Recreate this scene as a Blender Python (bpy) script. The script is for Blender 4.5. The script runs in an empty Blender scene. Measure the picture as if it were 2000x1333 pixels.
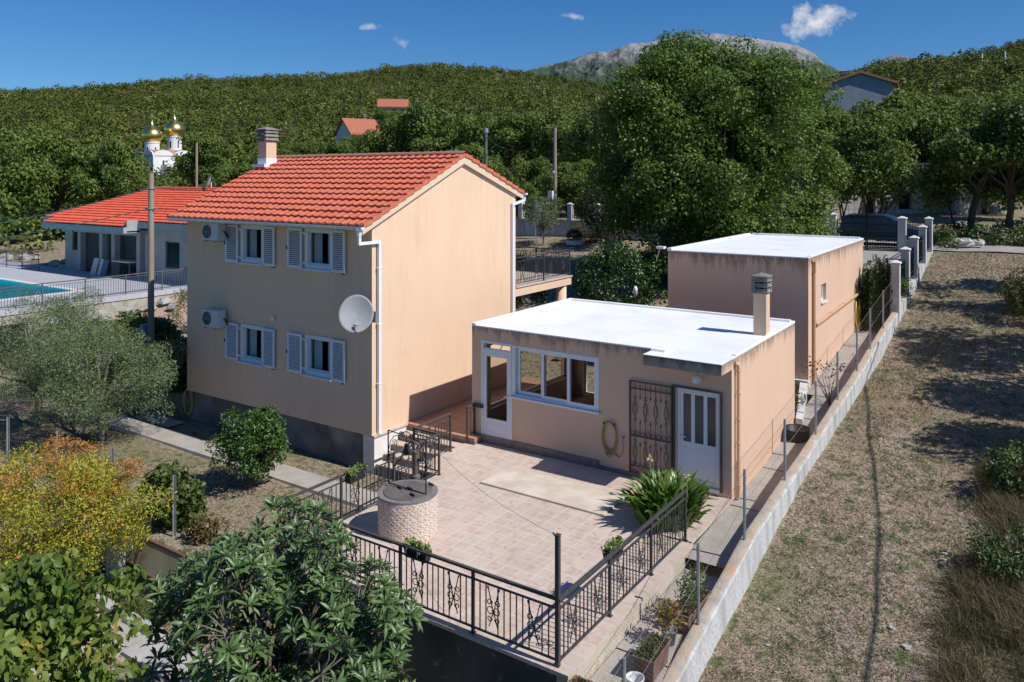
import bpy, math, random
import numpy as np
from mathutils import Vector, Matrix
R = math.radians
random.seed(7)
scene = bpy.context.scene
col = scene.collection

# ------------------------------------------------------------------ camera
CAM = np.array([10.573, -10.899, 7.254]); YAW = R(34.006); FPX = 1531.64; HOR = 348.67
cam = bpy.data.objects.new('camera', bpy.data.cameras.new('camera')); col.objects.link(cam)
cam.location = CAM; cam.rotation_euler = (R(90), 0, YAW)
cam.data.sensor_width = 36; cam.data.lens = FPX / 2000 * 36
cam.data.shift_y = -(666.5 - HOR) / 2000
cam.data.clip_start = .1; cam.data.clip_end = 20000
scene.camera = cam
# ------------------------------------------------------------------ sky and sun
SUN_DIR = Vector((2.95, .23, 3.18)).normalized()
SUN_EL = math.asin(SUN_DIR.z); SUN_AZ = math.atan2(SUN_DIR.x, SUN_DIR.y)
world = bpy.data.worlds.new('World'); scene.world = world; world.use_nodes = True
wn = world.node_tree.nodes; wl = world.node_tree.links
bg = wn['Background']; SKY_STRENGTH = .069; bg.inputs[1].default_value = SKY_STRENGTH
sky = wn.new('ShaderNodeTexSky'); sky.sky_type = 'NISHITA'; sky.sun_disc = False
sky.sun_elevation = SUN_EL; sky.sun_rotation = SUN_AZ
sky.air_density = 1.0; sky.dust_density = .2; sky.ozone_density = 3.0; sky.altitude = 100
hsv = wn.new('ShaderNodeHueSaturation'); hsv.inputs['Saturation'].default_value = 1.22
pol = wn.new('ShaderNodeMix'); pol.data_type = 'RGBA'; pol.blend_type = 'MULTIPLY'; pol.inputs[0].default_value = 1; pol.inputs[7].default_value = (.62, .98, 1.38, 1)
wl.new(sky.outputs[0], hsv.inputs['Color']); wl.new(hsv.outputs[0], pol.inputs[6])
def cloud_layer():
    """a few small fair-weather clouds, fixed by their direction in the sky"""
    tc = wn.new('ShaderNodeTexCoord'); prev = pol.outputs[2]
    def vm(op, a, b):
        x = wn.new('ShaderNodeVectorMath'); x.operation = op
        for i, v in enumerate((a, b)):
            if isinstance(v, (tuple, list, Vector)): x.inputs[i].default_value = tuple(v)
            else: wl.new(v, x.inputs[i])
        return x
    def mt(op, a, b):
        x = wn.new('ShaderNodeMath'); x.operation = op; x.use_clamp = False
        for i, v in enumerate((a, b)):
            if isinstance(v, (int, float)): x.inputs[i].default_value = v
            else: wl.new(v, x.inputs[i])
        return x.outputs[0]
    fw = Vector((-math.sin(YAW), math.cos(YAW), 0)); rt = Vector((math.cos(YAW), math.sin(YAW), 0))
    nv = vm('NORMALIZE', tc.outputs['Generated'], (0, 0, 0)).outputs[0]
    for u, v, su, sv, tilt, dens, ns in ((.388, .199, .036, .019, .28, .95, 60), (.371, .212, .012, .010, .9, .7, 90), (.404, .210, .013, .008, -.5, .6, 90), (-.184, .193, .0125, .0045, .1, .5, 120), (-.140, .1735, .0105, .0065, -.5, .38, 110), (.078, .2065, .0165, .0040, -.2, .5, 120)):
        c = (fw + rt * u + Vector((0, 0, v))).normalized(); e1 = rt.copy(); e1 = (e1 - c * e1.dot(c)).normalized(); e2 = c.cross(e1) * -1
        if e2.z < 0: e2 = -e2
        a1 = e1 * math.cos(tilt) + e2 * math.sin(tilt); a2 = e2 * math.cos(tilt) - e1 * math.sin(tilt)
        off = vm('SUBTRACT', nv, c).outputs[0]
        a = mt('DIVIDE', vm('DOT_PRODUCT', off, a1).outputs['Value'], su); b = mt('DIVIDE', vm('DOT_PRODUCT', off, a2).outputs['Value'], sv)
        d = mt('POWER', mt('ADD', mt('MULTIPLY', a, a), mt('MULTIPLY', b, b)), .5)
        nz = wn.new('ShaderNodeTexNoise'); nz.inputs['Scale'].default_value = ns; nz.inputs['Detail'].default_value = 7; nz.inputs['Roughness'].default_value = .62; wl.new(nv, nz.inputs['Vector'])
        f = mt('SUBTRACT', mt('MULTIPLY_ADD', nz.outputs[0], 2.6) if False else mt('MULTIPLY', nz.outputs[0], 2.5), mt('ADD', d, .18))
        mr = wn.new('ShaderNodeMapRange'); mr.inputs[1].default_value = .02; mr.inputs[2].default_value = 1.05; mr.inputs[4].default_value = dens; wl.new(f, mr.inputs[0])
        mx = wn.new('ShaderNodeMix'); mx.data_type = 'RGBA'; wl.new(mr.outputs[0], mx.inputs[0]); wl.new(prev, mx.inputs[6]); k = .80 / SKY_STRENGTH; mx.inputs[7].default_value = (k * .95, k * .97, k * 1.02, 1); prev = mx.outputs[2]
    wl.new(prev, bg.inputs[0])
cloud_layer()
sun = bpy.data.objects.new('sun', bpy.data.lights.new('sun', 'SUN')); col.objects.link(sun)
sun.data.energy = 5.0; sun.data.angle = R(.5); sun.data.color = (1, .97, .92)
sun.rotation_euler = (-SUN_DIR).to_track_quat('-Z', 'Y').to_euler()
sun.location = (30, 0, 40)
scene.view_settings.view_transform = 'Standard'; scene.view_settings.look = 'None'
scene.view_settings.exposure = 0.0; scene.view_settings.gamma = 1
scene.cycles.max_bounces = 8; scene.cycles.transparent_max_bounces = 16
scene.cycles.diffuse_bounces = 3; scene.cycles.glossy_bounces = 3; scene.cycles.transmission_bounces = 4; scene.cycles.caustics_reflective = False; scene.cycles.caustics_refractive = False

# ------------------------------------------------------------------ helpers: placing
FW = np.array([-math.sin(YAW), math.cos(YAW), 0]); RT = np.array([math.cos(YAW), math.sin(YAW), 0])
def at(px, py, d):
    p = CAM + d * (FW + RT * (px - 1000) / FPX); p[2] += d * (HOR - py) / FPX
    return p
def smooth(a, b, x):
    t = np.clip((x - a) / (b - a), 0, 1); return t * t * (3 - 2 * t)

# ------------------------------------------------------------------ helpers: materials
def M(name, base, rough=.8, c2=None, scale=3., detail=6, lo=.35, hi=.65, bump=0., bscale=40., metal=0., spec=.3, stretch=(1, 1, 1), c3=None, s3=12., f3=(.55, .7), space='Object'):
    m = bpy.data.materials.new(name); m.use_nodes = True
    n = m.node_tree.nodes; l = m.node_tree.links; b = n['Principled BSDF']
    b.inputs['Base Color'].default_value = (*base, 1); b.inputs['Roughness'].default_value = rough
    b.inputs['Metallic'].default_value = metal; b.inputs['Specular IOR Level'].default_value = spec
    tc = n.new('ShaderNodeTexCoord'); out = None
    def noise(s, st=(1, 1, 1), d=detail):
        mp = n.new('ShaderNodeMapping'); mp.inputs['Scale'].default_value = st; l.new(tc.outputs[space], mp.inputs[0])
        t = n.new('ShaderNodeTexNoise'); t.inputs['Scale'].default_value = s; t.inputs['Detail'].default_value = d
        l.new(mp.outputs[0], t.inputs['Vector']); return t
    def ramp(src, a, bb):
        r = n.new('ShaderNodeMapRange'); r.inputs[1].default_value = a; r.inputs[2].default_value = bb; l.new(src, r.inputs[0]); return r.outputs[0]
    def mix(f, A, B):
        x = n.new('ShaderNodeMix'); x.data_type = 'RGBA'; l.new(f, x.inputs[0])
        for i, v in ((6, A), (7, B)):
            if isinstance(v, tuple): x.inputs[i].default_value = (*v, 1)
            else: l.new(v, x.inputs[i])
        return x.outputs[2]
    if c2: out = mix(ramp(noise(scale, stretch).outputs[0], lo, hi), base, c2)
    if c3: out = mix(ramp(noise(s3).outputs[0], *f3), out or base, c3)
    if out: l.new(out, b.inputs['Base Color'])
    if bump:
        bn = n.new('ShaderNodeBump'); bn.inputs['Strength'].default_value = bump; bn.inputs['Distance'].default_value = .02
        l.new(noise(bscale).outputs[0], bn.inputs['Height']); l.new(bn.outputs[0], b.inputs['Normal'])
    return m

def leafmat(name, a, b, c=None, rough=.5, spec=.4, trans=.25, clump=1.2, tint=False, under=None):
    m = bpy.data.materials.new(name); m.use_nodes = True
    n = m.node_tree.nodes; l = m.node_tree.links; p = n['Principled BSDF']
    g = n.new('ShaderNodeNewGeometry'); cr = n.new('ShaderNodeValToRGB')
    tc = n.new('ShaderNodeTexCoord'); nz = n.new('ShaderNodeTexNoise'); nz.inputs['Scale'].default_value = clump; nz.inputs['Detail'].default_value = 2
    l.new(tc.outputs['Object'], nz.inputs['Vector'])
    ad = n.new('ShaderNodeMath'); ad.operation = 'MULTIPLY_ADD'; ad.inputs[1].default_value = .55; l.new(g.outputs['Random Per Island'], ad.inputs[0])
    mr = n.new('ShaderNodeMapRange'); mr.inputs[1].default_value = .3; mr.inputs[2].default_value = .7; mr.inputs[3].default_value = 0; mr.inputs[4].default_value = .45
    l.new(nz.outputs[0], mr.inputs[0]); l.new(mr.outputs[0], ad.inputs[2])
    if tint:
        at_ = n.new('ShaderNodeAttribute'); at_.attribute_name = 'tint'; a2 = n.new('ShaderNodeMath'); a2.operation = 'MULTIPLY_ADD'; a2.inputs[1].default_value = .14; l.new(g.outputs['Random Per Island'], a2.inputs[0]); l.new(at_.outputs['Fac'], a2.inputs[2]); l.new(a2.outputs[0], cr.inputs[0])
    else: l.new(ad.outputs[0], cr.inputs[0])
    e = cr.color_ramp.elements; e[0].color = (*a, 1); e[1].color = (*b, 1); e[0].position = .05; e[1].position = .8
    if c: x = e.new(.93); x.color = (*c, 1)
    if under:      # pale felted undersides
        mu = n.new('ShaderNodeMix'); mu.data_type = 'RGBA'; l.new(g.outputs['Backfacing'], mu.inputs[0]); l.new(cr.outputs[0], mu.inputs[6]); mu.inputs[7].default_value = (*under, 1); l.new(mu.outputs[2], p.inputs['Base Color'])
    else: l.new(cr.outputs[0], p.inputs['Base Color'])
    p.inputs['Roughness'].default_value = rough; p.inputs['Specular IOR Level'].default_value = spec
    if trans:
        tr = n.new('ShaderNodeBsdfTranslucent'); l.new(cr.outputs[0], tr.inputs[0])
        mx = n.new('ShaderNodeMixShader'); mx.inputs[0].default_value = trans
        l.new(p.outputs[0], mx.inputs[1]); l.new(tr.outputs[0], mx.inputs[2]); l.new(mx.outputs[0], n['Material Output'].inputs[0])
    return m

def glassmat(name, tint=(.75, .8, .8), refl=.08, dark=None):
    m = bpy.data.materials.new(name); m.use_nodes = True
    n = m.node_tree.nodes; l = m.node_tree.links; n.remove(n['Principled BSDF'])
    t = n.new('ShaderNodeBsdfTransparent'); t.inputs[0].default_value = (*tint, 1)
    g = n.new('ShaderNodeBsdfGlossy'); g.inputs['Roughness'].default_value = .02
    fr = n.new('ShaderNodeLayerWeight'); fr.inputs[0].default_value = .5; pw = n.new('ShaderNodeMath'); pw.operation = 'POWER'; pw.inputs[1].default_value = 5; l.new(fr.outputs['Facing'], pw.inputs[0])
    ad = n.new('ShaderNodeMath'); ad.operation = 'MULTIPLY_ADD'; ad.inputs[1].default_value = .95; ad.inputs[2].default_value = refl; ad.use_clamp = True
    l.new(pw.outputs[0], ad.inputs[0])
    mx = n.new('ShaderNodeMixShader'); l.new(ad.outputs[0], mx.inputs[0]); l.new(t.outputs[0], mx.inputs[1]); l.new(g.outputs[0], mx.inputs[2])
    l.new(mx.outputs[0], n['Material Output'].inputs[0]); return m

def stucco(name, base, stain=(.09, .075, .06), top=3.2, reach=.6, amount=.8, streak=.22, blot=(.62, .4, .26)):
    """painted render: soft blotches, thin vertical rain streaks, and black algae stains hanging from the top edge"""
    m = bpy.data.materials.new(name); m.use_nodes = True
    n = m.node_tree.nodes; l = m.node_tree.links; b = n['Principled BSDF']; b.inputs['Roughness'].default_value = .92; b.inputs['Specular IOR Level'].default_value = .15
    tc = n.new('ShaderNodeTexCoord')
    def noise(s, st, d=5, lac=2.):
        mp = n.new('ShaderNodeMapping'); mp.inputs['Scale'].default_value = st; l.new(tc.outputs['Object'], mp.inputs[0])
        t = n.new('ShaderNodeTexNoise'); t.inputs['Scale'].default_value = s; t.inputs['Detail'].default_value = d; l.new(mp.outputs[0], t.inputs['Vector']); return t.outputs[0]
    def rng(src, a, bb, c=0., d=1.):
        r = n.new('ShaderNodeMapRange'); r.inputs[1].default_value = a; r.inputs[2].default_value = bb; r.inputs[3].default_value = c; r.inputs[4].default_value = d; l.new(src, r.inputs[0]); return r.outputs[0]
    def math_(op, a, b_):
        x = n.new('ShaderNodeMath'); x.operation = op
        for i, v in enumerate((a, b_)):
            if isinstance(v, (int, float)): x.inputs[i].default_value = v
            else: l.new(v, x.inputs[i])
        return x.outputs[0]
    def mix(f, A, B):
        x = n.new('ShaderNodeMix'); x.data_type = 'RGBA'; l.new(f, x.inputs[0])
        for i, v in ((6, A), (7, B)):
            if isinstance(v, tuple): x.inputs[i].default_value = (*v, 1)
            else: l.new(v, x.inputs[i])
        return x.outputs[2]
    c = mix(rng(noise(.8, (1, 1, .7)), .35, .7, 0, .55), base, tuple(v * .9 for v in base))
    c = mix(math_('MULTIPLY', rng(noise(2.4, (2.2, 2.2, .22), 7), .50, .70, 0, streak), rng(noise(.55, (1, 1, 1), 3), .38, .62, .1, 1.25)), c, blot)
    c = mix(rng(noise(1.7, (1, 1, 1), 8), .60, .75, 0, streak * .7), c, tuple(v * .8 for v in base))
    c = mix(rng(noise(9, (2.5, 2.5, .5), 4), .55, .75, 0, streak * .8), c, blot)
    sep = n.new('ShaderNodeSeparateXYZ'); l.new(tc.outputs['Object'], sep.inputs[0])
    dist = math_('SUBTRACT', top, sep.outputs[2])
    drip = rng(noise(2.6, (2.6, 2.6, .06), 6), .32, .68, .05, reach)
    f = math_('DIVIDE', dist, drip)
    f = rng(f, .25, 1.15, amount, 0)
    f = math_('MULTIPLY', f, rng(noise(16, (1, 1, .35), 5), .3, .6, .45, 1))
    c = mix(f, c, stain)
    l.new(c, b.inputs['Base Color'])
    bn = n.new('ShaderNodeBump'); bn.inputs['Strength'].default_value = .35; bn.inputs['Distance'].default_value = .012
    l.new(noise(38, (1, 1, 1), 4), bn.inputs['Height']); l.new(bn.outputs[0], b.inputs['Normal'])
    return m

# ------------------------------------------------------------------ helpers: meshes
class MB:
    def __init__(s): s.v = []; s.f = []; s.mi = []; s.cur = 0
    def face(s, pts):
        k = len(s.v); s.v += [tuple(map(float, p)) for p in pts]; s.f.append(tuple(range(k, k + len(pts)))); s.mi.append(s.cur); return s
    def add(s, vs, fs):
        k = len(s.v); s.v += [tuple(map(float, p)) for p in vs]
        for f in fs: s.f.append(tuple(k + i for i in f)); s.mi.append(s.cur)
        return s
    def box(s, x0, x1, y0, y1, z0, z1):
        return s.add([(x0, y0, z0), (x1, y0, z0), (x1, y1, z0), (x0, y1, z0), (x0, y0, z1), (x1, y0, z1), (x1, y1, z1), (x0, y1, z1)],
                     [(0, 3, 2, 1), (4, 5, 6, 7), (0, 1, 5, 4), (1, 2, 6, 5), (2, 3, 7, 6), (3, 0, 4, 7)])
    def prism(s, poly, axis, a, b):
        """extrude a 2-D outline along an axis; poly is in the other two coordinates in order"""
        k = len(poly)
        def P(u, w, t): return {'x': (t, u, w), 'y': (u, t, w), 'z': (u, w, t)}[axis]
        vs = [P(u, w, a) for u, w in poly] + [P(u, w, b) for u, w in poly]
        return s.add(vs, [tuple(range(k))[::-1], tuple(range(k, 2 * k))] + [(i, (i + 1) % k, k + (i + 1) % k, k + i) for i in range(k)])
    def bar(s, p, q, w, h=None, up=(0, 0, 1)):
        h = h or w; p = Vector(p); q = Vector(q); d = (q - p).normalized(); u = Vector(up)
        if abs(d.dot(u)) > .98: u = Vector((1, 0, 0))
        a = d.cross(u).normalized() * w / 2; b = a.cross(d).normalized() * h / 2
        vs = [p - a - b, p + a - b, p + a + b, p - a + b, q - a - b, q + a - b, q + a + b, q - a + b]
        return s.add(vs, [(0, 1, 2, 3), (7, 6, 5, 4), (0, 4, 5, 1), (1, 5, 6, 2), (2, 6, 7, 3), (3, 7, 4, 0)])
    def tube(s, pts, r, seg=6, cap=True):
        pts = [Vector(p) for p in pts]; n = len(pts); rs = r if hasattr(r, '__len__') else [r] * n
        vs = []; a = None
        for i, p in enumerate(pts):
            d = (pts[min(i + 1, n - 1)] - pts[max(i - 1, 0)]).normalized()
            if a is None: a = d.orthogonal().normalized()
            else:
                a = a - d * a.dot(d); a = a.normalized() if a.length > 1e-5 else d.orthogonal().normalized()
            b = d.cross(a)
            vs += [p + (a * math.cos(t) + b * math.sin(t)) * rs[i] for t in [2 * math.pi * j / seg for j in range(seg)]]
        fs = [(i * seg + j, i * seg + (j + 1) % seg, (i + 1) * seg + (j + 1) % seg, (i + 1) * seg + j) for i in range(n - 1) for j in range(seg)]
        if cap: fs += [tuple(range(seg))[::-1], tuple(range((n - 1) * seg, n * seg))]
        return s.add(vs, fs)
    def lathe(s, prof, c, seg=24, sx=1., sy=1.):
        n = len(prof); vs = [(c[0] + r * math.cos(2 * math.pi * j / seg) * sx, c[1] + r * math.sin(2 * math.pi * j / seg) * sy, c[2] + z) for r, z in prof for j in range(seg)]
        fs = [(i * seg + j, i * seg + (j + 1) % seg, (i + 1) * seg + (j + 1) % seg, (i + 1) * seg + j) for i in range(n - 1) for j in range(seg)]
        if prof[0][0] > 1e-4: fs.append(tuple(range(seg))[::-1])
        if prof[-1][0] > 1e-4: fs.append(tuple(range((n - 1) * seg, n * seg)))
        return s.add(vs, fs)
    def grid(s, xs, ys, zf):
        nx, ny = len(xs), len(ys); vs = [(x, y, zf(x, y)) for y in ys for x in xs]
        return s.add(vs, [(j * nx + i, j * nx + i + 1, (j + 1) * nx + i + 1, (j + 1) * nx + i) for j in range(ny - 1) for i in range(nx - 1)])
    def xf(s, m, k0=0):
        for i in range(k0, len(s.v)): s.v[i] = tuple(m @ Vector(s.v[i]))
        return s
    def wall(s, plane, t0, t1, u0, u1, z0, z1, holes):
        """a wall with rectangular openings. plane 'y': spans x=u, thickness y t0..t1; 'x': spans y=u, thickness x"""
        us = sorted({u0, u1, *[h[0] for h in holes], *[h[1] for h in holes]}); zs = sorted({z0, z1, *[h[2] for h in holes], *[h[3] for h in holes]})
        us = [u for u in us if u0 <= u <= u1]; zs = [z for z in zs if z0 <= z <= z1]
        def solid(i, j):
            if not (0 <= i < len(us) - 1 and 0 <= j < len(zs) - 1): return False
            cu = (us[i] + us[i + 1]) / 2; cz = (zs[j] + zs[j + 1]) / 2
            return not any(h[0] < cu < h[1] and h[2] < cz < h[3] for h in holes)
        def P(u, t, z): return (u, t, z) if plane == 'y' else (t, u, z)
        for i in range(len(us) - 1):
            for j in range(len(zs) - 1):
                if not solid(i, j): continue
                a, b, c, d = us[i], us[i + 1], zs[j], zs[j + 1]
                s.face([P(a, t0, c), P(b, t0, c), P(b, t0, d), P(a, t0, d)]); s.face([P(a, t1, c), P(a, t1, d), P(b, t1, d), P(b, t1, c)])
                if not solid(i - 1, j): s.face([P(a, t0, c), P(a, t0, d), P(a, t1, d), P(a, t1, c)])
                if not solid(i + 1, j): s.face([P(b, t0, c), P(b, t1, c), P(b, t1, d), P(b, t0, d)])
                if not solid(i, j - 1): s.face([P(a, t0, c), P(a, t1, c), P(b, t1, c), P(b, t0, c)])
                if not solid(i, j + 1): s.face([P(a, t0, d), P(b, t0, d), P(b, t1, d), P(a, t1, d)])
        return s
    def build(s, name, mats, parent=None, smooth=False, bevel=0, seg=2):
        me = bpy.data.meshes.new(name); me.from_pydata(s.v, [], s.f)
        for m in (mats if isinstance(mats, (list, tuple)) else [mats]): me.materials.append(m)
        if any(s.mi): me.polygons.foreach_set('material_index', s.mi)
        if smooth: me.polygons.foreach_set('use_smooth', [True] * len(s.f))
        me.update()
        o = bpy.data.objects.new(name, me); col.objects.link(o); hang(o, parent)
        if bevel:
            b = o.modifiers.new('bevel', 'BEVEL'); b.width = bevel; b.segments = seg; b.limit_method = 'ANGLE'
        return o
def hang(o, parent):
    """parent an object whose vertices are in world coordinates"""
    if parent is None: return o
    o.parent = parent
    if parent.type == 'EMPTY' and not parent.get('_local'): o.matrix_parent_inverse = Matrix.Translation(-parent.location)
    return o
def npmesh(name, V, T, mat, parent=None, smooth=False, tint=None):
    """vertices (n,3), triangles (m,3)"""
    me = bpy.data.meshes.new(name); n, m = len(V), len(T)
    me.vertices.add(n); me.vertices.foreach_set('co', np.ascontiguousarray(V, dtype=np.float32).ravel())
    me.loops.add(3 * m); me.loops.foreach_set('vertex_index', np.ascontiguousarray(T, dtype=np.int32).ravel())
    me.polygons.add(m); me.polygons.foreach_set('loop_start', np.arange(0, 3 * m, 3, dtype=np.int32)); me.polygons.foreach_set('loop_total', np.full(m, 3, dtype=np.int32))
    if smooth: me.polygons.foreach_set('use_smooth', np.ones(m, dtype=bool))
    me.materials.append(mat); me.update(calc_edges=True)
    if tint is not None: me.attributes.new('tint', 'FLOAT', 'POINT').data.foreach_set('value', np.ascontiguousarray(tint, dtype=np.float32))
    o = bpy.data.objects.new(name, me); col.objects.link(o); hang(o, parent); return o
def thing(name, label, cat, loc=(0, 0, 0), group=None, local=False, rz=0):
    o = bpy.data.objects.new(name, None); col.objects.link(o); o.location = loc; o.rotation_euler.z = rz
    o.empty_display_size = .2
    o['label'] = label; o['category'] = cat
    if group: o['group'] = group
    if local: o['_local'] = 1
    return o
def tag(o, label, cat, group=None):
    o['label'] = label; o['category'] = cat
    if group: o['group'] = group
    return o
def struct(o): o['kind'] = 'structure'; return o
def stuff(o, label=None):
    o['kind'] = 'stuff'
    if label: o['label'] = label
    return o
def clone(root, loc, label=None, rz=None, scale=None):
    c = root.copy(); col.objects.link(c); c.location = loc
    if rz is not None: c.rotation_euler.z = rz
    if scale: c.scale = scale if hasattr(scale, '__len__') else (scale,) * 3
    if label: c['label'] = label
    for ch in [o for o in scene.objects if o.parent == root]:
        d = ch.copy(); col.objects.link(d); d.parent = c
        for g in [o for o in scene.objects if o.parent == ch]:
            e = g.copy(); col.objects.link(e); e.parent = d
    return c

# ------------------------------------------------------------------ helpers: leaves
TEMPL = {
    'diamond': ([(0, 0, 0), (.45, -.5, .14), (1, 0, -.06), (.45, .5, .14)], [(0, 1, 2), (0, 2, 3)]),
    'long': ([(0, -.1, 0), (0, .1, 0), (.33, -.46, .10), (.33, .46, .10), (.68, -.46, .07), (.68, .46, .07), (1, 0, -.1), (.33, 0, .02), (.68, 0, -.01)],
             [(0, 2, 7), (0, 7, 1), (1, 7, 3), (2, 8, 7), (2, 4, 8), (7, 5, 3), (7, 8, 5), (4, 6, 8), (8, 6, 5)]),
    'droop': ([(0, 0, 0), (.25, -.46, .06), (.25, .46, .06), (.62, -.5, -.02), (.62, .5, -.02), (1, 0, -.22), (.25, 0, 0.), (.62, 0, -.09)],
              [(0, 6, 1), (0, 2, 6), (1, 6, 7), (1, 7, 3), (6, 2, 4), (6, 4, 7), (3, 7, 5), (7, 4, 5)]),
    'strap': ([(0, -.5, 0), (0, .5, 0), (.35, -.5, .22), (.35, .5, .22), (.7, -.42, .26), (.7, .42, .26), (1, 0, .08)],
              [(0, 1, 3), (0, 3, 2), (2, 3, 5), (2, 5, 4), (4, 5, 6)]),
    'blade': ([(0, -.5, 0), (0, .5, 0), (.55, -.35, .05), (.55, .35, .05), (1, 0, .25)], [(0, 1, 3), (0, 3, 2), (2, 3, 4)]),
}
def unit(a): return a / np.maximum(np.linalg.norm(a, axis=-1, keepdims=True), 1e-9)
def leaves(pos, d, nrm, L, W, kind='diamond'):
    tv, tf = TEMPL[kind]; tv = np.array(tv); tf = np.array(tf)
    d = unit(d); side = unit(np.cross(nrm, d)); nn = np.cross(d, side)
    L = np.broadcast_to(L, (len(pos),)); W = np.broadcast_to(W, (len(pos),))
    V = pos[:, None, :] + d[:, None, :] * (L[:, None] * tv[None, :, 0])[..., None] + side[:, None, :] * (W[:, None] * tv[None, :, 1])[..., None] + nn[:, None, :] * (L[:, None] * tv[None, :, 2])[..., None]
    T = tf[None] + (np.arange(len(pos)) * len(tv))[:, None, None]
    return V.reshape(-1, 3), T.reshape(-1, 3)
def join(parts):
    Vs, Ts, k = [], [], 0
    for V, T in parts: Vs.append(V); Ts.append(T + k); k += len(V)
    return np.concatenate(Vs), np.concatenate(Ts)
def blobs(rng, c, rad, k, rmin, rmax, lump=.16, inner=.5, zmin=None):
    d = unit(rng.normal(size=(k, 3))); f = inner + (1 - inner) * rng.random(k) ** .5
    az = np.arctan2(d[:, 1], d[:, 0]); ph = rng.random(4) * 6.28
    f = f * (1 + lump * (np.sin(2 * az + ph[0] + 2 * d[:, 2]) + .7 * np.sin(5 * az + ph[1] + 3 * d[:, 2] + ph[2])) * .6)
    p = np.array(c) + d * np.array(rad) * f[:, None]
    if zmin is not None: p[:, 2] = np.maximum(p[:, 2], zmin + rng.random(k) * .3)
    return p, rng.uniform(rmin, rmax, k)
def lobed(rng, c, rad, nl, k, rmin, rmax, lobe=.42, zmin=None):
    """clumps gathered into a few big lobes, so the outline is uneven and gaps open between them"""
    d = unit(rng.normal(size=(nl, 3)) + [0, 0, .15]); LC = np.array(c) + d * np.array(rad) * (1 - lobe * .8) * rng.uniform(.72, 1.1, (nl, 1)); LR = np.mean(rad) * lobe * rng.uniform(.65, 1.2, nl)
    i = rng.choice(nl, k, p=LR ** 2 / (LR ** 2).sum()); e = unit(rng.normal(size=(k, 3)) + [0, 0, .2]); p = LC[i] + e * (LR[i] * rng.uniform(.55, 1.05, k))[:, None] * [1, 1, .85]
    if zmin is not None: p[:, 2] = np.maximum(p[:, 2], zmin + rng.random(k) * .3)
    return p, rng.uniform(rmin, rmax, k)
def crown(rng, P, r, n, L, W, kind='diamond', up=.35, flat=.75, hang_=0., spread=.5, core=.5, dn=.9):
    w = r ** 2; idx = rng.choice(len(P), n, p=w / w.sum())
    d = unit(rng.normal(size=(n, 3)) + np.array([0, 0, .3])); rr = r[idx] * (core + (1.05 - core) * rng.random(n) ** .5)
    pos = P[idx] + d * rr[:, None] * np.array([1, 1, flat])
    nrm = unit(d * dn + rng.normal(size=(n, 3)) * spread + np.array([0, 0, up]))
    t = rng.normal(size=(n, 3)); dr = unit(np.cross(nrm, t) + d * .35 + np.array([0, 0, -hang_]))
    s = rng.uniform(.7, 1.25, n)
    return leaves(pos, dr, nrm, L * s, W * s, kind)
def limbs(mb, base, fork, tips, r0, rng, seg=7, wob=.12):
    base = Vector(base); fork = Vector(fork)
    pts = [base.lerp(fork, t) + Vector((rng.normal() * wob * r0 * 3, rng.normal() * wob * r0 * 3, 0)) * (0 < t < 1) for t in (0, .12, .4, .7, 1)]
    mb.tube(pts, [r0 * 1.45, r0 * 1.1, r0, r0 * .92, r0 * .85], seg)
    for tp in tips:
        tp = Vector(tp); mid = fork.lerp(tp, .5) + Vector((rng.normal(), rng.normal(), rng.normal() + .6)) * (tp - fork).length * .09
        q = fork.lerp(tp, .22) + Vector((0, 0, 1)) * (tp - fork).length * .05
        mb.tube([fork - (fork - base) * .08, q, mid, tp], [r0 * .62, r0 * .5, r0 * .3, r0 * .08], 5)
def limbs2(mb, base, tips, r0, rng, seg=6):
    """several stems rising straight from the base"""
    for tp in tips:
        b = Vector(base) + Vector((rng.normal() * r0, rng.normal() * r0, 0)); tp = Vector(tp); L = (tp - b).length
        m1 = b.lerp(tp, .3) + Vector((rng.normal(), rng.normal(), 1.2)) * L * .05; m2 = b.lerp(tp, .65) + Vector((rng.normal(), rng.normal(), .6)) * L * .05
        mb.tube([b, m1, m2, tp], [r0, r0 * .7, r0 * .42, r0 * .12], seg)

# ------------------------------------------------------------------ materials
WALL = (.745, .535, .375)
m_house = stucco('house_render', WALL, top=60., reach=.25, amount=0, streak=.36, blot=(.56, .40, .29))
m_annex = stucco('annex_render', (.69, .48, .355), top=3.2, reach=.5, amount=.7)
m_garage = stucco('garage_render', (.69, .475, .355), top=4.76, reach=.7, amount=.75, streak=.3)
m_chim = stucco('chimney_render', (.69, .50, .345), top=60., amount=0, streak=.3)
m_fascia = M('pale_fascia_paint', (.68, .52, .365), .8)
m_plinth = M('grey_plinth_render', (.20, .195, .185), .95, c2=(.10, .10, .10), scale=1.3, c3=(.30, .29, .27), s3=.7, f3=(.55, .75), bump=.3)
m_whiteplinth = M('white_plinth_paint', (.74, .73, .70), .8, c2=(.62, .6, .56), scale=3)
m_roofwhite = M('white_roof_membrane', (.84, .85, .87), .55, c2=(.72, .735, .76), scale=.8, lo=.45, hi=.75, c3=(.60, .60, .59), s3=5, f3=(.64, .85))
m_tile = M('clay_roof_tile', (.53, .125, .068), .75, c2=(.62, .18, .105), scale=7, detail=3, c3=(.46, .15, .105), s3=2.6, f3=(.54, .78), bump=.15)
m_ridge = M('ridge_tile_clay', (.46, .13, .065), .75, c2=(.36, .22, .16), scale=6)
m_mortar = M('grey_mortar', (.33, .31, .29), .9, c2=(.24, .23, .22), scale=9)
m_white = M('white_upvc', (.74, .76, .80), .35, spec=.5)
m_alu = M('white_painted_metal', (.70, .73, .77), .35, spec=.5, c2=(.62, .66, .71), scale=2)
m_louver = M('louver_slat', (.70, .69, .66), .5)
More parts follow.
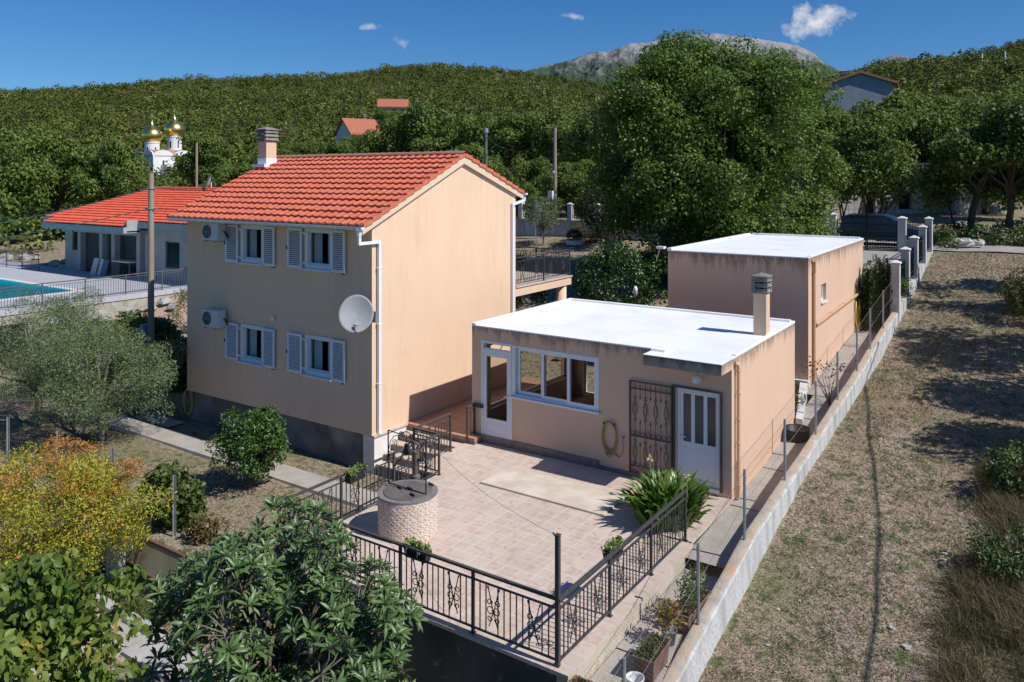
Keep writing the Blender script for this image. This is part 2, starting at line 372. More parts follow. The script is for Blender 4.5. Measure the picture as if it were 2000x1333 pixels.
m_iron = M('grey_wrought_iron', (.085, .08, .078), .5, c2=(.065, .062, .062), scale=9, metal=.2)
m_black = M('black_iron', (.025, .025, .028), .5, metal=.3)
m_conc = M('old_concrete', (.40, .38, .35), .95, c2=(.28, .265, .245), scale=1.4, c3=(.47, .45, .42), s3=5, f3=(.5, .7), bump=.35, bscale=25)
m_wallwhite = M('limewashed_wall', (.54, .535, .52), .95, c2=(.25, .245, .235), scale=3.2, stretch=(1, 1, .22), lo=.42, hi=.72, c3=(.40, .39, .37), s3=14, f3=(.48, .66), bump=.35, bscale=18)
m_walltop = M('lichen_wall_top', (.44, .36, .28), .95, c2=(.44, .29, .17), scale=1.6, lo=.5, hi=.75, c3=(.30, .29, .27), s3=5, f3=(.5, .68), bump=.5, bscale=24)
m_mossdark = M('dark_mossy_concrete', (.11, .105, .09), .97, c2=(.045, .045, .04), scale=1.1, stretch=(1, 1, .4), c3=(.20, .19, .17), s3=6, f3=(.62, .75), bump=.4)
m_path = M('pebbly_concrete', (.40, .36, .32), .95, c2=(.31, .275, .24), scale=2.2, c3=(.50, .46, .42), s3=60, f3=(.5, .62), bump=.4, bscale=70)
m_slab = M('beige_concrete_slab', (.64, .57, .47), .9, c2=(.52, .44, .34), scale=1.8, c3=(.36, .30, .24), s3=1.1, f3=(.66, .8), bump=.2)
m_galv = M('galvanised_steel', (.35, .37, .38), .5, metal=.5, c2=(.27, .29, .30), scale=5)
m_netting = M('rusty_fence_wire', (.16, .12, .09), .7, metal=.3)
m_polecon = M('weathered_pole_concrete', (.33, .27, .22), .9, c2=(.26, .21, .17), scale=1.5, stretch=(3, 3, .4))
m_bark = M('brown_bark', (.12, .095, .07), .95, c2=(.06, .048, .036), scale=9, stretch=(1, 1, .25), bump=.6, bscale=30)
m_greybark = M('grey_bark', (.22, .19, .15), .95, c2=(.11, .095, .075), scale=9, stretch=(1, 1, .25), bump=.6, bscale=30)
m_glass = glassmat('window_glass', (.85, .9, .9), -.01)
m_glassdark = glassmat('dark_window_glass', (.78, .80, .78), .0)
m_dark = M('near_black', (.02, .02, .022), .9)  # near-black for chairs and for painted dark in unlit openings and gaps
m_plastblack = M('black_plastic', (.02, .022, .024), .5)
m_terracotta = M('brown_plastic_planter', (.13, .065, .05), .6, c2=(.20, .13, .11), scale=4)
m_soil = M('dark_soil', (.05, .035, .025), 1, c2=(.09, .065, .045), scale=20)
m_hose = M('yellow_hose', (.36, .29, .07), .5, c2=(.28, .25, .12), scale=6)
m_hosey = M('bright_yellow_hose', (.75, .50, .10), .5)
m_darkgrey = M('grey_plastic', (.3, .31, .32), .6)
m_cable = M('cable_rubber', (.05, .05, .05), .7)
m_stone = M('pale_limestone', (.55, .53, .49), .95, c2=(.36, .34, .31), scale=3, bump=.4)
m_gold = M('polished_gold', (1., .70, .24), .3, metal=1)
m_wood = M('weathered_wood', (.30, .23, .16), .9, c2=(.2, .15, .1), scale=5)

def tilemat(name, size, a, b, spot, grout, ox=0., oy=0., gw=.03):
    """square floor tiles, each with its own printed rose-brown marks"""
    m = bpy.data.materials.new(name); m.use_nodes = True
    n = m.node_tree.nodes; l = m.node_tree.links; p = n['Principled BSDF']; p.inputs['Roughness'].default_value = .55; p.inputs['Specular IOR Level'].default_value = .35
    tc = n.new('ShaderNodeTexCoord'); mp = n.new('ShaderNodeMapping'); mp.inputs['Location'].default_value = (ox, oy, 0); l.new(tc.outputs['Object'], mp.inputs[0])
    br = n.new('ShaderNodeTexBrick'); br.offset = 0; br.squash = 1; br.inputs['Scale'].default_value = 1; br.inputs['Brick Width'].default_value = size; br.inputs['Row Height'].default_value = size
    br.inputs['Mortar Size'].default_value = gw * size; br.inputs['Mortar Smooth'].default_value = .2
    br.inputs['Color1'].default_value = (*a, 1); br.inputs['Color2'].default_value = (*b, 1); br.inputs['Mortar'].default_value = (*grout, 1); l.new(mp.outputs[0], br.inputs['Vector'])
    nz = n.new('ShaderNodeTexNoise'); nz.inputs['Scale'].default_value = 1 / size * 1.15; nz.inputs['Detail'].default_value = 4; nz.inputs['Distortion'].default_value = 1.2; l.new(mp.outputs[0], nz.inputs['Vector'])
    vo = n.new('ShaderNodeTexVoronoi'); vo.inputs['Scale'].default_value = 1 / size * 1.6; vo.inputs['Randomness'].default_value = .75; l.new(mp.outputs[0], vo.inputs['Vector'])
    r1 = n.new('ShaderNodeMapRange'); r1.inputs[1].default_value = .5; r1.inputs[2].default_value = .68; r1.inputs[4].default_value = .75; l.new(nz.outputs[0], r1.inputs[0])
    r2 = n.new('ShaderNodeMapRange'); r2.inputs[1].default_value = .34; r2.inputs[2].default_value = .16; r2.inputs[4].default_value = .7; l.new(vo.outputs['Distance'], r2.inputs[0])
    mx = n.new('ShaderNodeMath'); mx.operation = 'MAXIMUM'; l.new(r1.outputs[0], mx.inputs[0]); l.new(r2.outputs[0], mx.inputs[1])
    iv = n.new('ShaderNodeMath'); iv.operation = 'SUBTRACT'; iv.inputs[0].default_value = 1; l.new(br.outputs['Fac'], iv.inputs[1])
    mu = n.new('ShaderNodeMath'); mu.operation = 'MULTIPLY'; l.new(mx.outputs[0], mu.inputs[0]); l.new(iv.outputs[0], mu.inputs[1])
    x = n.new('ShaderNodeMix'); x.data_type = 'RGBA'; l.new(mu.outputs[0], x.inputs[0]); l.new(br.outputs['Color'], x.inputs[6]); x.inputs[7].default_value = (*spot, 1)
    d = n.new('ShaderNodeTexNoise'); d.inputs['Scale'].default_value = .9; d.inputs['Detail'].default_value = 6; l.new(tc.outputs['Object'], d.inputs['Vector'])
    r3 = n.new('ShaderNodeMapRange'); r3.inputs[1].default_value = .45; r3.inputs[2].default_value = .8; r3.inputs[4].default_value = .4; l.new(d.outputs[0], r3.inputs[0])
    y = n.new('ShaderNodeMix'); y.data_type = 'RGBA'; l.new(r3.outputs[0], y.inputs[0]); l.new(x.outputs[2], y.inputs[6]); y.inputs[7].default_value = (.40, .30, .23, 1)
    l.new(y.outputs[2], p.inputs['Base Color']); return m
m_terr = tilemat('rose_terrace_tile', .33, (.60, .49, .41), (.555, .45, .37), (.49, .32, .255), (.64, .58, .53), ox=.05, oy=.1)
m_walk = tilemat('rust_walkway_tile', .33, (.44, .24, .15), (.40, .21, .13), (.33, .14, .08), (.5, .36, .27))
m_skirt = tilemat('dark_skirting_tile', .33, (.23, .185, .165), (.20, .16, .145), (.15, .11, .10), (.28, .24, .22))
m_deck = tilemat('grey_deck_paving', .5, (.47, .48, .52), (.44, .45, .49), (.41, .42, .45), (.40, .41, .44), gw=.02)

def groundmat(name, field):
    m = bpy.data.materials.new(name); m.use_nodes = True
    n = m.node_tree.nodes; l = m.node_tree.links; p = n['Principled BSDF']; p.inputs['Roughness'].default_value = 1; p.inputs['Specular IOR Level'].default_value = .05
    tc = n.new('ShaderNodeTexCoord')
    def nz(s, d=6, st=(1, 1, 1)):
        mp = n.new('ShaderNodeMapping'); mp.inputs['Scale'].default_value = st; l.new(tc.outputs['Object'], mp.inputs[0])
        t = n.new('ShaderNodeTexNoise'); t.inputs['Scale'].default_value = s; t.inputs['Detail'].default_value = d; l.new(mp.outputs[0], t.inputs['Vector']); return t.outputs[0]
    def rg(src, a, b, c=0., d=1.):
        r = n.new('ShaderNodeMapRange'); r.inputs[1].default_value = a; r.inputs[2].default_value = b; r.inputs[3].default_value = c; r.inputs[4].default_value = d; l.new(src, r.inputs[0]); return r.outputs[0]
    def mix(f, A, B):
        x = n.new('ShaderNodeMix'); x.data_type = 'RGBA'; l.new(f, x.inputs[0])
        for i, v in ((6, A), (7, B)):
            if isinstance(v, tuple): x.inputs[i].default_value = (*v, 1)
            else: l.new(v, x.inputs[i])
        return x.outputs[2]
    c = mix(rg(nz(.7), .35, .65), (.28, .21, .15), (.345, .275, .205))
    c = mix(rg(nz(9, 8), .42, .62), c, (.42, .34, .26))
    c = mix(rg(nz(28, 6), .50, .62), c, (.09, .07, .042))
    c = mix(rg(nz(.35, 7), .50, .66, 0, .6), c, (.155, .165, .07))
    c = mix(rg(nz(5, 8), .52, .64, 0, .9), c, (.08, .105, .035))
    c = mix(rg(nz(.22, 4), .62, .72, 0, .7), c, (.33, .19, .11))
    c = mix(rg(nz(45, 3), .66, .72), c, (.46, .42, .36))
    l.new(c, p.inputs['Base Color'])
    b = n.new('ShaderNodeBump'); b.inputs['Strength'].default_value = .8; b.inputs['Distance'].default_value = .04; l.new(nz(22, 8), b.inputs['Height']); l.new(b.outputs[0], p.inputs['Normal'])
    return m
m_ground = groundmat('dry_grass_earth', True)
m_hill = M('scrub_hillside', (.05, .062, .022), 1, c2=(.09, .085, .035), scale=.05, c3=(.14, .12, .07), s3=.12, f3=(.6, .75), spec=.05)
m_road = M('pale_asphalt_road', (.36, .33, .31), .95, c2=(.29, .27, .25), scale=.8, bump=.2)
m_red = M('red_earth', (.33, .15, .075), 1, c2=(.26, .15, .08), scale=1.5, c3=(.13, .12, .06), s3=4, f3=(.55, .7), bump=.6, bscale=8)

# ------------------------------------------------------------------ terrain
ip = np.interp
RIDGE_PX = [-900, -400, 0, 150, 300, 450, 600, 700, 790, 850, 930, 1000, 1100, 1200, 1400, 1550, 1640, 1700, 1800, 1900, 2000, 2300, 2800]
RIDGE_Y = [200, 188, 178, 176, 165, 157, 151, 143, 136, 132, 139, 144, 156, 172, 192, 186, 160, 138, 122, 106, 88, 60, 40]
RIDGE_R = [450, 450, 450, 450, 460, 470, 480, 490, 500, 500, 490, 480, 470, 460, 430, 420, 400, 370, 360, 350, 350, 340, 330]
def hillz(X, Y):
    dx, dy = X - CAM[0], Y - CAM[1]; dep = -dx * math.sin(YAW) + dy * math.cos(YAW); lat = dx * math.cos(YAW) + dy * math.sin(YAW)
    dep = np.maximum(dep, .05 * np.abs(lat) + 1); px = 1000 + FPX * lat / dep
    Rr = ip(px, RIDGE_PX, RIDGE_R); zr = 7.25 + (HOR - ip(px, RIDGE_PX, RIDGE_Y)) / FPX * Rr
    z0 = ip(px, [0, 500, 1000, 1300, 2000], [1.2, 1.5, 3.2, 4.2, 4.2])
    t = np.clip((dep - 48) / (Rr - 48), 0, 1)
    z = z0 + (zr - z0) * t ** ip(px, [0, 1400, 1800, 2000], [1.6, 1.6, 1.35, 1.3]) - np.maximum(dep - Rr, 0) * .25
    z = z + smooth(60, 150, dep) * (np.sin(X * .031 + 1) * np.cos(Y * .027) * 1.6 + np.sin(X * .09 + Y * .05) * .5)
    return z, dep
def zfield(Y): return ip(Y, [-30, -4, 1.18, 6.11, 7.87, 10.68, 12.33, 14.62, 18.44, 22.9, 28.25, 33.3, 34.4, 38.2, 50], [-5.6, -1.65, -.82, -.05, .21, .38, .55, .70, 1.02, 1.68, 2.42, 3.35, 3.58, 3.65, 4.2])
def zpath(Y): return ip(Y, [-8, 1, 3.6, 3.62, 7, 9.8, 12, 14.8, 17.4, 20.1, 23.3, 30], [-.62, -.36, -.32, -.13, -.08, .05, .36, .66, .85, 1.13, 1.26, 1.4])
def zgarden(Y): return ip(Y, [5, 12, 16, 23.6, 28.1, 33.3, 34.3, 38.2, 50], [-.2, .05, .6, 1.83, 2.52, 3.28, 3.58, 3.65, 4.2])
def zg(X, Y):
    X = np.asarray(X, float); Y = np.asarray(Y, float)
    z = zgarden(Y) + 0 * X
    left = -.95 + (ip(Y, [-10, 0, 6.6, 9.6, 14.6, 20, 60], [-2.6, -1.3, -1.07, .14, 1.05, 1.25, 1.5]) + .95) * smooth(-16, -27.5, X)
    wl = smooth(-13.3, -20, X) * (1 - smooth(17, 27, Y) * smooth(-36, -24, X))
    z = z * (1 - wl) + left * wl
    z = np.where((Y < 5.2) & (X > -20), np.where(X < -1.5, -.87, -1.2), z)
    z = np.where((Y < 5.2) & (X <= -13.3), left, z)
    z = np.where((X < -28.1) & (Y < 15.6), -1.25, z)
    z = np.where((Y >= 5) & (Y < 12) & (X > -13.3) & (X < 5.95), -.9, z)
    z = np.where((X > 4.3) & (X < 5.95) & (Y > -.8) & (Y < 24), zpath(Y) - .3, z)
    z = np.where((Y < -.78) & (X < 4.85), -1.92 - .06 * np.maximum(-1 - Y, 0), z)
    z = np.where((Y < -.78) & (X >= 4.85) & (X < 5.95), zpath(Y) - .3, z)
    z = np.where(X >= 5.95, zfield(Y) + .035 * np.sin(X * 1.7 + Y * .9) * np.sin(Y * 1.3) + np.maximum(X - 10.5, 0) * .02, z)
    z = z + .03 * np.sin(X * 1.1) * np.cos(Y * .8)
    h, dep = hillz(X, Y)
    k = smooth(46, 58, dep)
    return z * (1 - k) + h * k
xs = np.concatenate([np.arange(-62, -20, 1.), np.arange(-20, -14, .5), np.arange(-14, 11.01, .25), np.arange(11.5, 40, .8)])
ys = np.concatenate([np.arange(-26, -6, .8), np.arange(-6, 16, .25), np.arange(16, 34, .5), np.arange(34, 64, 1.)])
# make the steps fall inside the walls that hold them
xs = np.unique(np.concatenate([xs, [-28.12, -28.08, 5.93, 5.97, -1.52, -1.48, 4.83, 4.87, 4.28, 4.32]])); ys = np.unique(np.concatenate([ys, [-.8, -.76, 5.18, 5.22]]))
GX, GY = np.meshgrid(xs, ys); GZ = zg(GX, GY)
V = np.stack([GX.ravel(), GY.ravel(), GZ.ravel()], 1); nx, ny = len(xs), len(ys)
ii = (np.arange(ny - 1)[:, None] * nx + np.arange(nx - 1)[None]).ravel()
T = np.concatenate([np.stack([ii, ii + 1, ii + nx + 1], 1), np.stack([ii, ii + nx + 1, ii + nx], 1)])
struct(npmesh('ground', V, T, m_ground))
# hills out to behind the ridge, in polar rings about the camera, ridge heights from image pixels
pa = np.linspace(-1.02, 1.0, 260); rr = np.concatenate([np.linspace(52, 100, 26), np.linspace(104, 640, 110)])
A, D = np.meshgrid(pa, rr); HX = CAM[0] + D * (FW[0] + RT[0] * np.tan(A)); HY = CAM[1] + D * (FW[1] + RT[1] * np.tan(A)); HZ, _ = hillz(HX, HY)
HZ = HZ - .25 * (D < 72)
V = np.stack([HX.ravel(), HY.ravel(), HZ.ravel()], 1); nx, ny = len(pa), len(rr)
ii = (np.arange(ny - 1)[:, None] * nx + np.arange(nx - 1)[None]).ravel()
T = np.concatenate([np.stack([ii, ii + 1, ii + nx + 1], 1), np.stack([ii, ii + nx + 1, ii + nx], 1)])
struct(npmesh('hills', V, T, m_hill, smooth=True))
# far limestone mountains
def mountain():
    px = np.linspace(980, 1900, 620); dd = np.linspace(0, 1, 110)
    prof = [(380, 190), (960, 172), (1030, 138), (1060, 129), (1100, 121), (1130, 112), (1150, 104), (1170, 101), (1186, 103), (1200, 97), (1230, 86), (1262, 84), (1320, 74), (1400, 66), (1480, 76), (1530, 84), (1555, 88), (1580, 100), (1605, 118), (1640, 140), (1690, 134), (1720, 117), (1745, 108), (1770, 111), (1800, 123), (1850, 140), (2150, 150)]
    y = np.interp(px, [a for a, _ in prof], [b for _, b in prof])
    from mathutils import noise as mnoise
    PX, DD = np.meshgrid(px, dd); dist = 3500 + DD * 900
    rid = np.array([mnoise.ridged_multi_fractal((a * .011, b * 3.6, 3.3), .9, 2.1, 8, 1.0, 2.0) for a, b in zip(PX.ravel(), DD.ravel())]).reshape(PX.shape)
    fine = np.array([mnoise.fractal((a * .05, b * 9, 1.3), .7, 2.1, 6) for a, b in zip(PX.ravel(), DD.ravel())]).reshape(PX.shape)
    top = (HOR - y)[None] / FPX * 4400
    Z = -60 + (top + 60) * DD ** .8 + (rid - 1.1) * 62 * np.sin(DD * math.pi) ** .5 + fine * 12 * (.35 + np.sin(DD * math.pi))
    X = CAM[0] + dist * (FW[0] + RT[0] * (PX - 1000) / FPX); Y = CAM[1] + dist * (FW[1] + RT[1] * (PX - 1000) / FPX)
    X = np.concatenate([X, X[-1:] + FW[0] * 500]); Y = np.concatenate([Y, Y[-1:] + FW[1] * 500]); Z = np.concatenate([Z + 7, Z[-1:] - 500])
    V = np.stack([X.ravel(), Y.ravel(), Z.ravel()], 1); nx, ny = PX.shape[1], PX.shape[0] + 1
    ii = (np.arange(ny - 1)[:, None] * nx + np.arange(nx - 1)[None]).ravel()
    T = np.concatenate([np.stack([ii, ii + 1, ii + nx + 1], 1), np.stack([ii, ii + nx + 1, ii + nx], 1)])
    m = bpy.data.materials.new('limestone_mountain'); m.use_nodes = True; n = m.node_tree.nodes; l = m.node_tree.links; p = n['Principled BSDF']; p.inputs['Roughness'].default_value = 1; p.inputs['Specular IOR Level'].default_value = 0
    g = n.new('ShaderNodeNewGeometry'); tc = n.new('ShaderNodeTexCoord'); nz = n.new('ShaderNodeTexNoise'); nz.inputs['Scale'].default_value = .011; nz.inputs['Detail'].default_value = 12; nz.inputs['Roughness'].default_value = .72; l.new(tc.outputs['Object'], nz.inputs['Vector'])
    s = n.new('ShaderNodeSeparateXYZ'); l.new(g.outputs['Position'], s.inputs[0])
    h = n.new('ShaderNodeMapRange'); h.inputs[1].default_value = 520; h.inputs[2].default_value = 760; h.inputs[3].default_value = -.12; h.inputs[4].default_value = .20; l.new(s.outputs[2], h.inputs[0])
    a = n.new('ShaderNodeMath'); l.new(nz.outputs[0], a.inputs[0]); l.new(h.outputs[0], a.inputs[1])
    r = n.new('ShaderNodeValToRGB'); l.new(a.outputs[0], r.inputs[0]); e = r.color_ramp.elements; e[0].position = .50; e[0].color = (.05, .075, .055, 1); e[1].position = .60; e[1].color = (.17, .17, .175, 1); x = e.new(.72); x.color = (.27, .27, .275, 1)
    l.new(r.outputs[0], p.inputs['Base Color']); return struct(npmesh('mountains', V, T, m))
mountain()

# ------------------------------------------------------------------ road, paths, paving
mb = MB(); ysr = np.arange(34.5, 38.3, .47); xsr = np.concatenate([np.arange(-62, -12, 2.), np.arange(-12, 34, .8)])
mb.grid(xsr, ysr, lambda x, y: float(zg(x, y)) + .03 if x > -18 else float(zg(x, y)) + .05); struct(mb.build('road', m_road, smooth=True))
mb = MB(); mb.grid(np.arange(6.6, 34, .8), np.arange(38.35, 43.5, .6), lambda x, y: float(zg(x, y)) + .02 + .9 * float(smooth(38.4, 42, y)) * float(smooth(8, 13, x))); struct(mb.build('red_earth_bank', m_red, smooth=True))
mb = MB(); mb.grid([-17.0, -14.8, -13, -11, -9, -7, -5.2, -2.46], [3.02, 3.82], lambda x, y: -.80); mb.grid([-14.8, -13.6, -12.8], [3.86, 4.5], lambda x, y: -.79)
mb.grid([-17, -15, -13, -11, -9, -7, -5, -2.46], [3.0, 3.02], lambda x, y: -.80 - (3.02 - y) * 6); struct(mb.build('garden_path', m_path))
mb = MB()   # concrete path along the boundary wall, in poured bays with open joints
for a, b in ((-7, -4.6), (-4.6, -2), (-2, .6), (.6, 3.6), (3.63, 6.45), (6.47, 8.9), (8.92, 11.4), (11.42, 14.2), (14.22, 17), (17.02, 19.8), (19.82, 24.0)):
    mb.grid([4.45 if a > 12 else (4.78 if a > 3.6 else 4.86), 5.80], [a + .012, b - .012], lambda x, y: float(zpath(y)) + .003 * ((a * 3) % 2))
struct(mb.build('side_path', m_path))
mb = MB()
for i in range(8): mb.box(4.4, 5.7, 24.05 + i * .62, 24.67 + i * .62, .5, 1.24 + (i + 1) * .24)
tag(mb.build('concrete_steps', m_conc, bevel=.01), 'flight of concrete steps climbing beside the far end of the garage to the driveway', 'steps')
mb = MB(); mb.grid([.3, 1.5, 3.0, 4.4, 5.7], [29.1, 31, 33, 34.45], lambda x, y: 3.17 + (y - 29.1) * .075); mb.grid([.3, 4.35], [24.1, 29.1], lambda x, y: 3.0 + (y - 24.1) * .034); struct(mb.build('driveway', m_road))

# ------------------------------------------------------------------ terrace
mb = MB(); mb.box(-1.72, 4.86, -.97, 4.0, -.06, 0); mb.box(-2.52, 4.80, 4.0, 6.2, -.06, 0); mb.box(-2.2, 4.8, 6.2, 6.56, -.06, 0); struct(mb.build('terrace_paving', m_terr))
mb = MB(); mb.box(-1.66, 4.72, -.91, -.7, -2.3, -.06); mb.box(-1.66, -1.4, -.7, 4.0, -2.3, -.06); mb.box(-2.46, -1.4, 4.0, 4.2, -1.2, -.06); mb.box(-2.46, -2.2, 4.2, 6.2, -1.2, -.06)
tag(mb.build('terrace_retaining_wall', m_mossdark), 'dark moss-stained concrete wall holding up the front of the tiled terrace', 'wall')
m_cobbl = tilemat('stone_facing_tile', .22, (.58, .53, .44), (.50, .45, .36), (.52, .38, .20), (.40, .37, .33))
for nd in m_cobbl.node_tree.nodes:
    if nd.type == 'MAPPING': nd.inputs['Rotation'].default_value = (0, R(90), 0)
mb = MB(); mb.box(4.64, 4.83, -.93, 3.65, -1.1, -.06); tag(mb.build('stone_faced_wall', m_cobbl), 'low cream stone-faced side wall of the terrace above the planter path', 'wall')
mb = MB(); mb.box(-.48, 2.78, 4.12, 5.32, .0, .045); struct(mb.build('concrete_slab', m_slab, bevel=.008))
mb = MB(); mb.box(-4.66, -2.2, 6.2, 12.6, .09, .17); struct(mb.build('walkway_paving', m_walk)); mb = MB(); mb.box(-4.66, -2.2, 6.215, 12.6, -.9, .09); struct(mb.build('walkway_base', m_skirt))
mb = MB(); mb.box(-4.4, 4.4, 12.6, 14.7, .0, .10); struct(mb.build('rear_patio', m_terr))
t = thing('garden_steps', 'tiled steps rising from the garden path along the gable of the two-storey house', 'steps', (-3.5, 5.5, -.8))
for i in range(4):
    mb = MB(); mb.box(-4.6, -2.47, 4.93 + .31 * i, 6.2, -1.0 if i == 0 else -.65 + .2 * (i - 1), -.65 + .2 * i); mb.build('step', m_skirt, t)
    mb = MB(); mb.box(-4.6, -2.47, 4.905 + .31 * i, 5.25 + .31 * i, -.65 + .2 * i, -.615 + .2 * i); mb.build('tread', m_terr, t)

# ------------------------------------------------------------------ shared building pieces
def roof_slope(x0, x1, y0, z0, y1, z1, n, cw, amp=.030, lip=.072, rng=np.random.default_rng(3), smp=7, under=.08):
    """overlapping courses of wavy clay tiles from the eave (y0,z0) up to the ridge (y1,z1)"""
    mb = MB(); k = int(round((x1 - x0) / cw)); xs = np.linspace(x0, x1, k * smp + 1); ph = (xs - x0) / ((x1 - x0) / k)
    f = ph % 1.; w = amp * np.where(f < .42, np.sin(f / .42 * math.pi), -.25 * np.sin((f - .42) / .58 * math.pi))
    d = np.array([y1 - y0, z1 - z0]); L = np.linalg.norm(d); d = d / L; nr = np.array([-d[1], d[0]]) * (1 if d[0] > 0 else -1)
    if nr[1] < 0: nr = -nr
    for i in range(n):
        s0, s1 = L * i / n, L * min((i + 1.08) / n, 1); jit = rng.normal(size=len(xs)) * .0012 + np.repeat(rng.normal(size=k + 1) * .003, smp)[:len(xs)]
        rows = []
        for s, h in ((s0 + .004, lip - .05), (s0, lip), (s1, .006)):
            off = h + (w if h > .0 else w * .6) + jit
            rows.append([(x, y0 + d[0] * s + nr[0] * o, z0 + d[1] * s + nr[1] * o) for x, o in zip(xs, off)])
        m = len(xs); vs = rows[0] + rows[1] + rows[2]
        fs = [(j, j + 1, m + j + 1, m + j) for j in range(m - 1)] + [(m + j, m + j + 1, 2 * m + j + 1, 2 * m + j) for j in range(m - 1)]
        mb.add(vs, fs)
    # closed board under the tiles
    a = [(y0, z0 - .012), (y1, z1 - .012), (y1, z1 - under), (y0, z0 - under)]
    return mb, a
def ridge_tiles(x0, x1, y, z, n, r=.12):
    mb = MB(); L = (x1 - x0) / n
    for i in range(n):
        a = x0 + i * L; seg = 8; vs = []
        for xx, rr in ((a, r), (a + L * 1.12, r * .82)):
            vs += [(xx, y + rr * math.cos(t) * 1.1, z + rr * math.sin(t) * .95 - .03) for t in [math.pi * j / seg for j in range(seg + 1)]]
        k = seg + 1; mb.add(vs, [(j, j + 1, k + j + 1, k + j) for j in range(seg)] + [tuple(range(k))[::-1]])
        mb.cur = 1; mb.add([(a - .005, y + (r + .012) * math.cos(t) * 1.1, z + (r + .012) * math.sin(t) * .95 - .03) for t in [math.pi * j / seg for j in range(seg + 1)]] + [(a + .035, y + (r + .012) * math.cos(t) * 1.1, z + (r + .012) * math.sin(t) * .95 - .03) for t in [math.pi * j / seg for j in range(seg + 1)]], [(j, j + 1, k + j + 1, k + j) for j in range(seg)])
        mb.cur = 0
    return mb
def gutter(x0, x1, y, z, r=.075):
    mb = MB(); seg = 8; vs = []
    for x in (x0, x1):
        for rr in (r, r - .008): vs += [(x, y + rr * math.cos(t), z + rr * math.sin(t)) for t in [math.pi + math.pi * j / seg for j in range(seg + 1)]]
    k = seg + 1
    mb.add(vs, [(j, j + 1, 2 * k + j + 1, 2 * k + j) for j in range(seg)] + [(k + j, 3 * k + j, 3 * k + j + 1, k + j + 1) for j in range(seg)] + [tuple(range(k)), tuple(range(2 * k, 3 * k))[::-1]])
    x = x0 + .5
    while x < x1: mb.box(x, x + .02, y - r - .006, y + r, z - r - .008, z - .01 - r + .04); x += .62
    return mb
def shutter(x0, x1, y, z0, z1):
    mb = MB(); w = .075; mb.box(x0, x0 + w, y - .035, y, z0, z1); mb.box(x1 - w, x1, y - .035, y, z0, z1); mb.box(x0 + w, x1 - w, y - .035, y, z0, z0 + .09); mb.box(x0 + w, x1 - w, y - .035, y, z1 - .08, z1)
    n = 17; mb.cur = 1
    for i in range(n):
        z = z0 + .10 + (z1 - z0 - .19) * (i + .5) / n
        mb.add([(x0 + w, y - .034, z - .016), (x1 - w, y - .034, z - .016), (x1 - w, y - .010, z + .016), (x0 + w, y - .010, z + .016)], [(0, 1, 2, 3)])
        mb.add([(x0 + w, y - .034, z - .016), (x1 - w, y - .034, z - .016), (x1 - w, y - .028, z - .02), (x0 + w, y - .028, z - .02)], [(0, 1, 2, 3)])
    mb.cur = 2; mb.box(x0 + w, x1 - w, y - .004, y - .001, z0 + .09, z1 - .08)  # near-black sheet paints shade into the gaps between the slats
    mb.cur = 0
    return mb
def curtain(x0, x1, y, z0, z1, waves=5, slant=0., amp=.03):
    mb = MB(); n = 40; xs = np.linspace(0, 1, n); vs = []
    for z, t in ((z1, 1), ((z0 + z1) / 2, .5), (z0, 0)):
        vs += [(x0 + (x1 - x0) * u + slant * t * (1 - u), y + amp * math.sin(u * waves * 6.28), z) for u in xs]
    return mb.add(vs, [(r * n + j, r * n + j + 1, (r + 1) * n + j + 1, (r + 1) * n + j) for r in (0, 1) for j in range(n - 1)])
m_curtain = M('white_curtain', (.66, .67, .70), .9)

# ------------------------------------------------------------------ the two-storey house
HX0, HX1, HY0, HY1 = -13.22, -4.70, 4.844, 11.96; HZP, HZE, HZR, HYR, HZB = .141, 5.994, 7.82, 8.884, 6.71
house = thing('two_storey_house', 'two-storey house in peach render with red tiled roof and white louvred shutters', 'house', ((HX0 + HX1) / 2, (HY0 + HY1) / 2, -.9))
WIN = [(-10.31, -9.26, 4.62, 5.76), (-7.34, -6.25, 4.62, 5.76), (-10.31, -9.26, 1.52, 2.64), (-7.34, -6.25, 1.52, 2.64)]
mb = MB(); mb.wall('y', HY0, HY0 + .3, HX0, HX1 - .3, HZP, HZE, WIN)
mb.prism([(HY0, HZP), (HY1, HZP), (HY1, HZB), (HYR, HZR), (HY0, HZE)], 'x', HX1 - .3, HX1)
mb.prism([(HY0 + .3, HZP), (HY1, HZP), (HY1, HZB), (HYR, HZR), (HY0 + .3, HZE + .13)], 'x', HX0, HX0 + .3)
mb.box(HX0 + .3, HX1 - .3, HY1 - .3, HY1, HZP, HZB); mb.box(HX0 + .3, HX1 - .3, HY0 + .3, HY1 - .3, 3.05, 3.25)
mb.build('wall', m_house, house)
mb = MB(); mb.box(HX0 + .03, HX1 - .36, HY0 + .05, HY1 - .03, -1.4, HZP); mb.build('plinth', m_plinth, house)
mb = MB(); mb.box(HX1 - .36, HX1 + .06, HY0 + .03, HY1 - .03, -1.4, HZP - .02); mb.build('plinth', m_whiteplinth, house)['label'] = 'white painted plinth of the gable side'
mb = MB(); mb.box(HX1 - .02, HX1 + .11, HY0 - .02, HY0 + 1.36, HZP - .02, HZP + .03); mb.build('plinth_coping', m_terr, house)
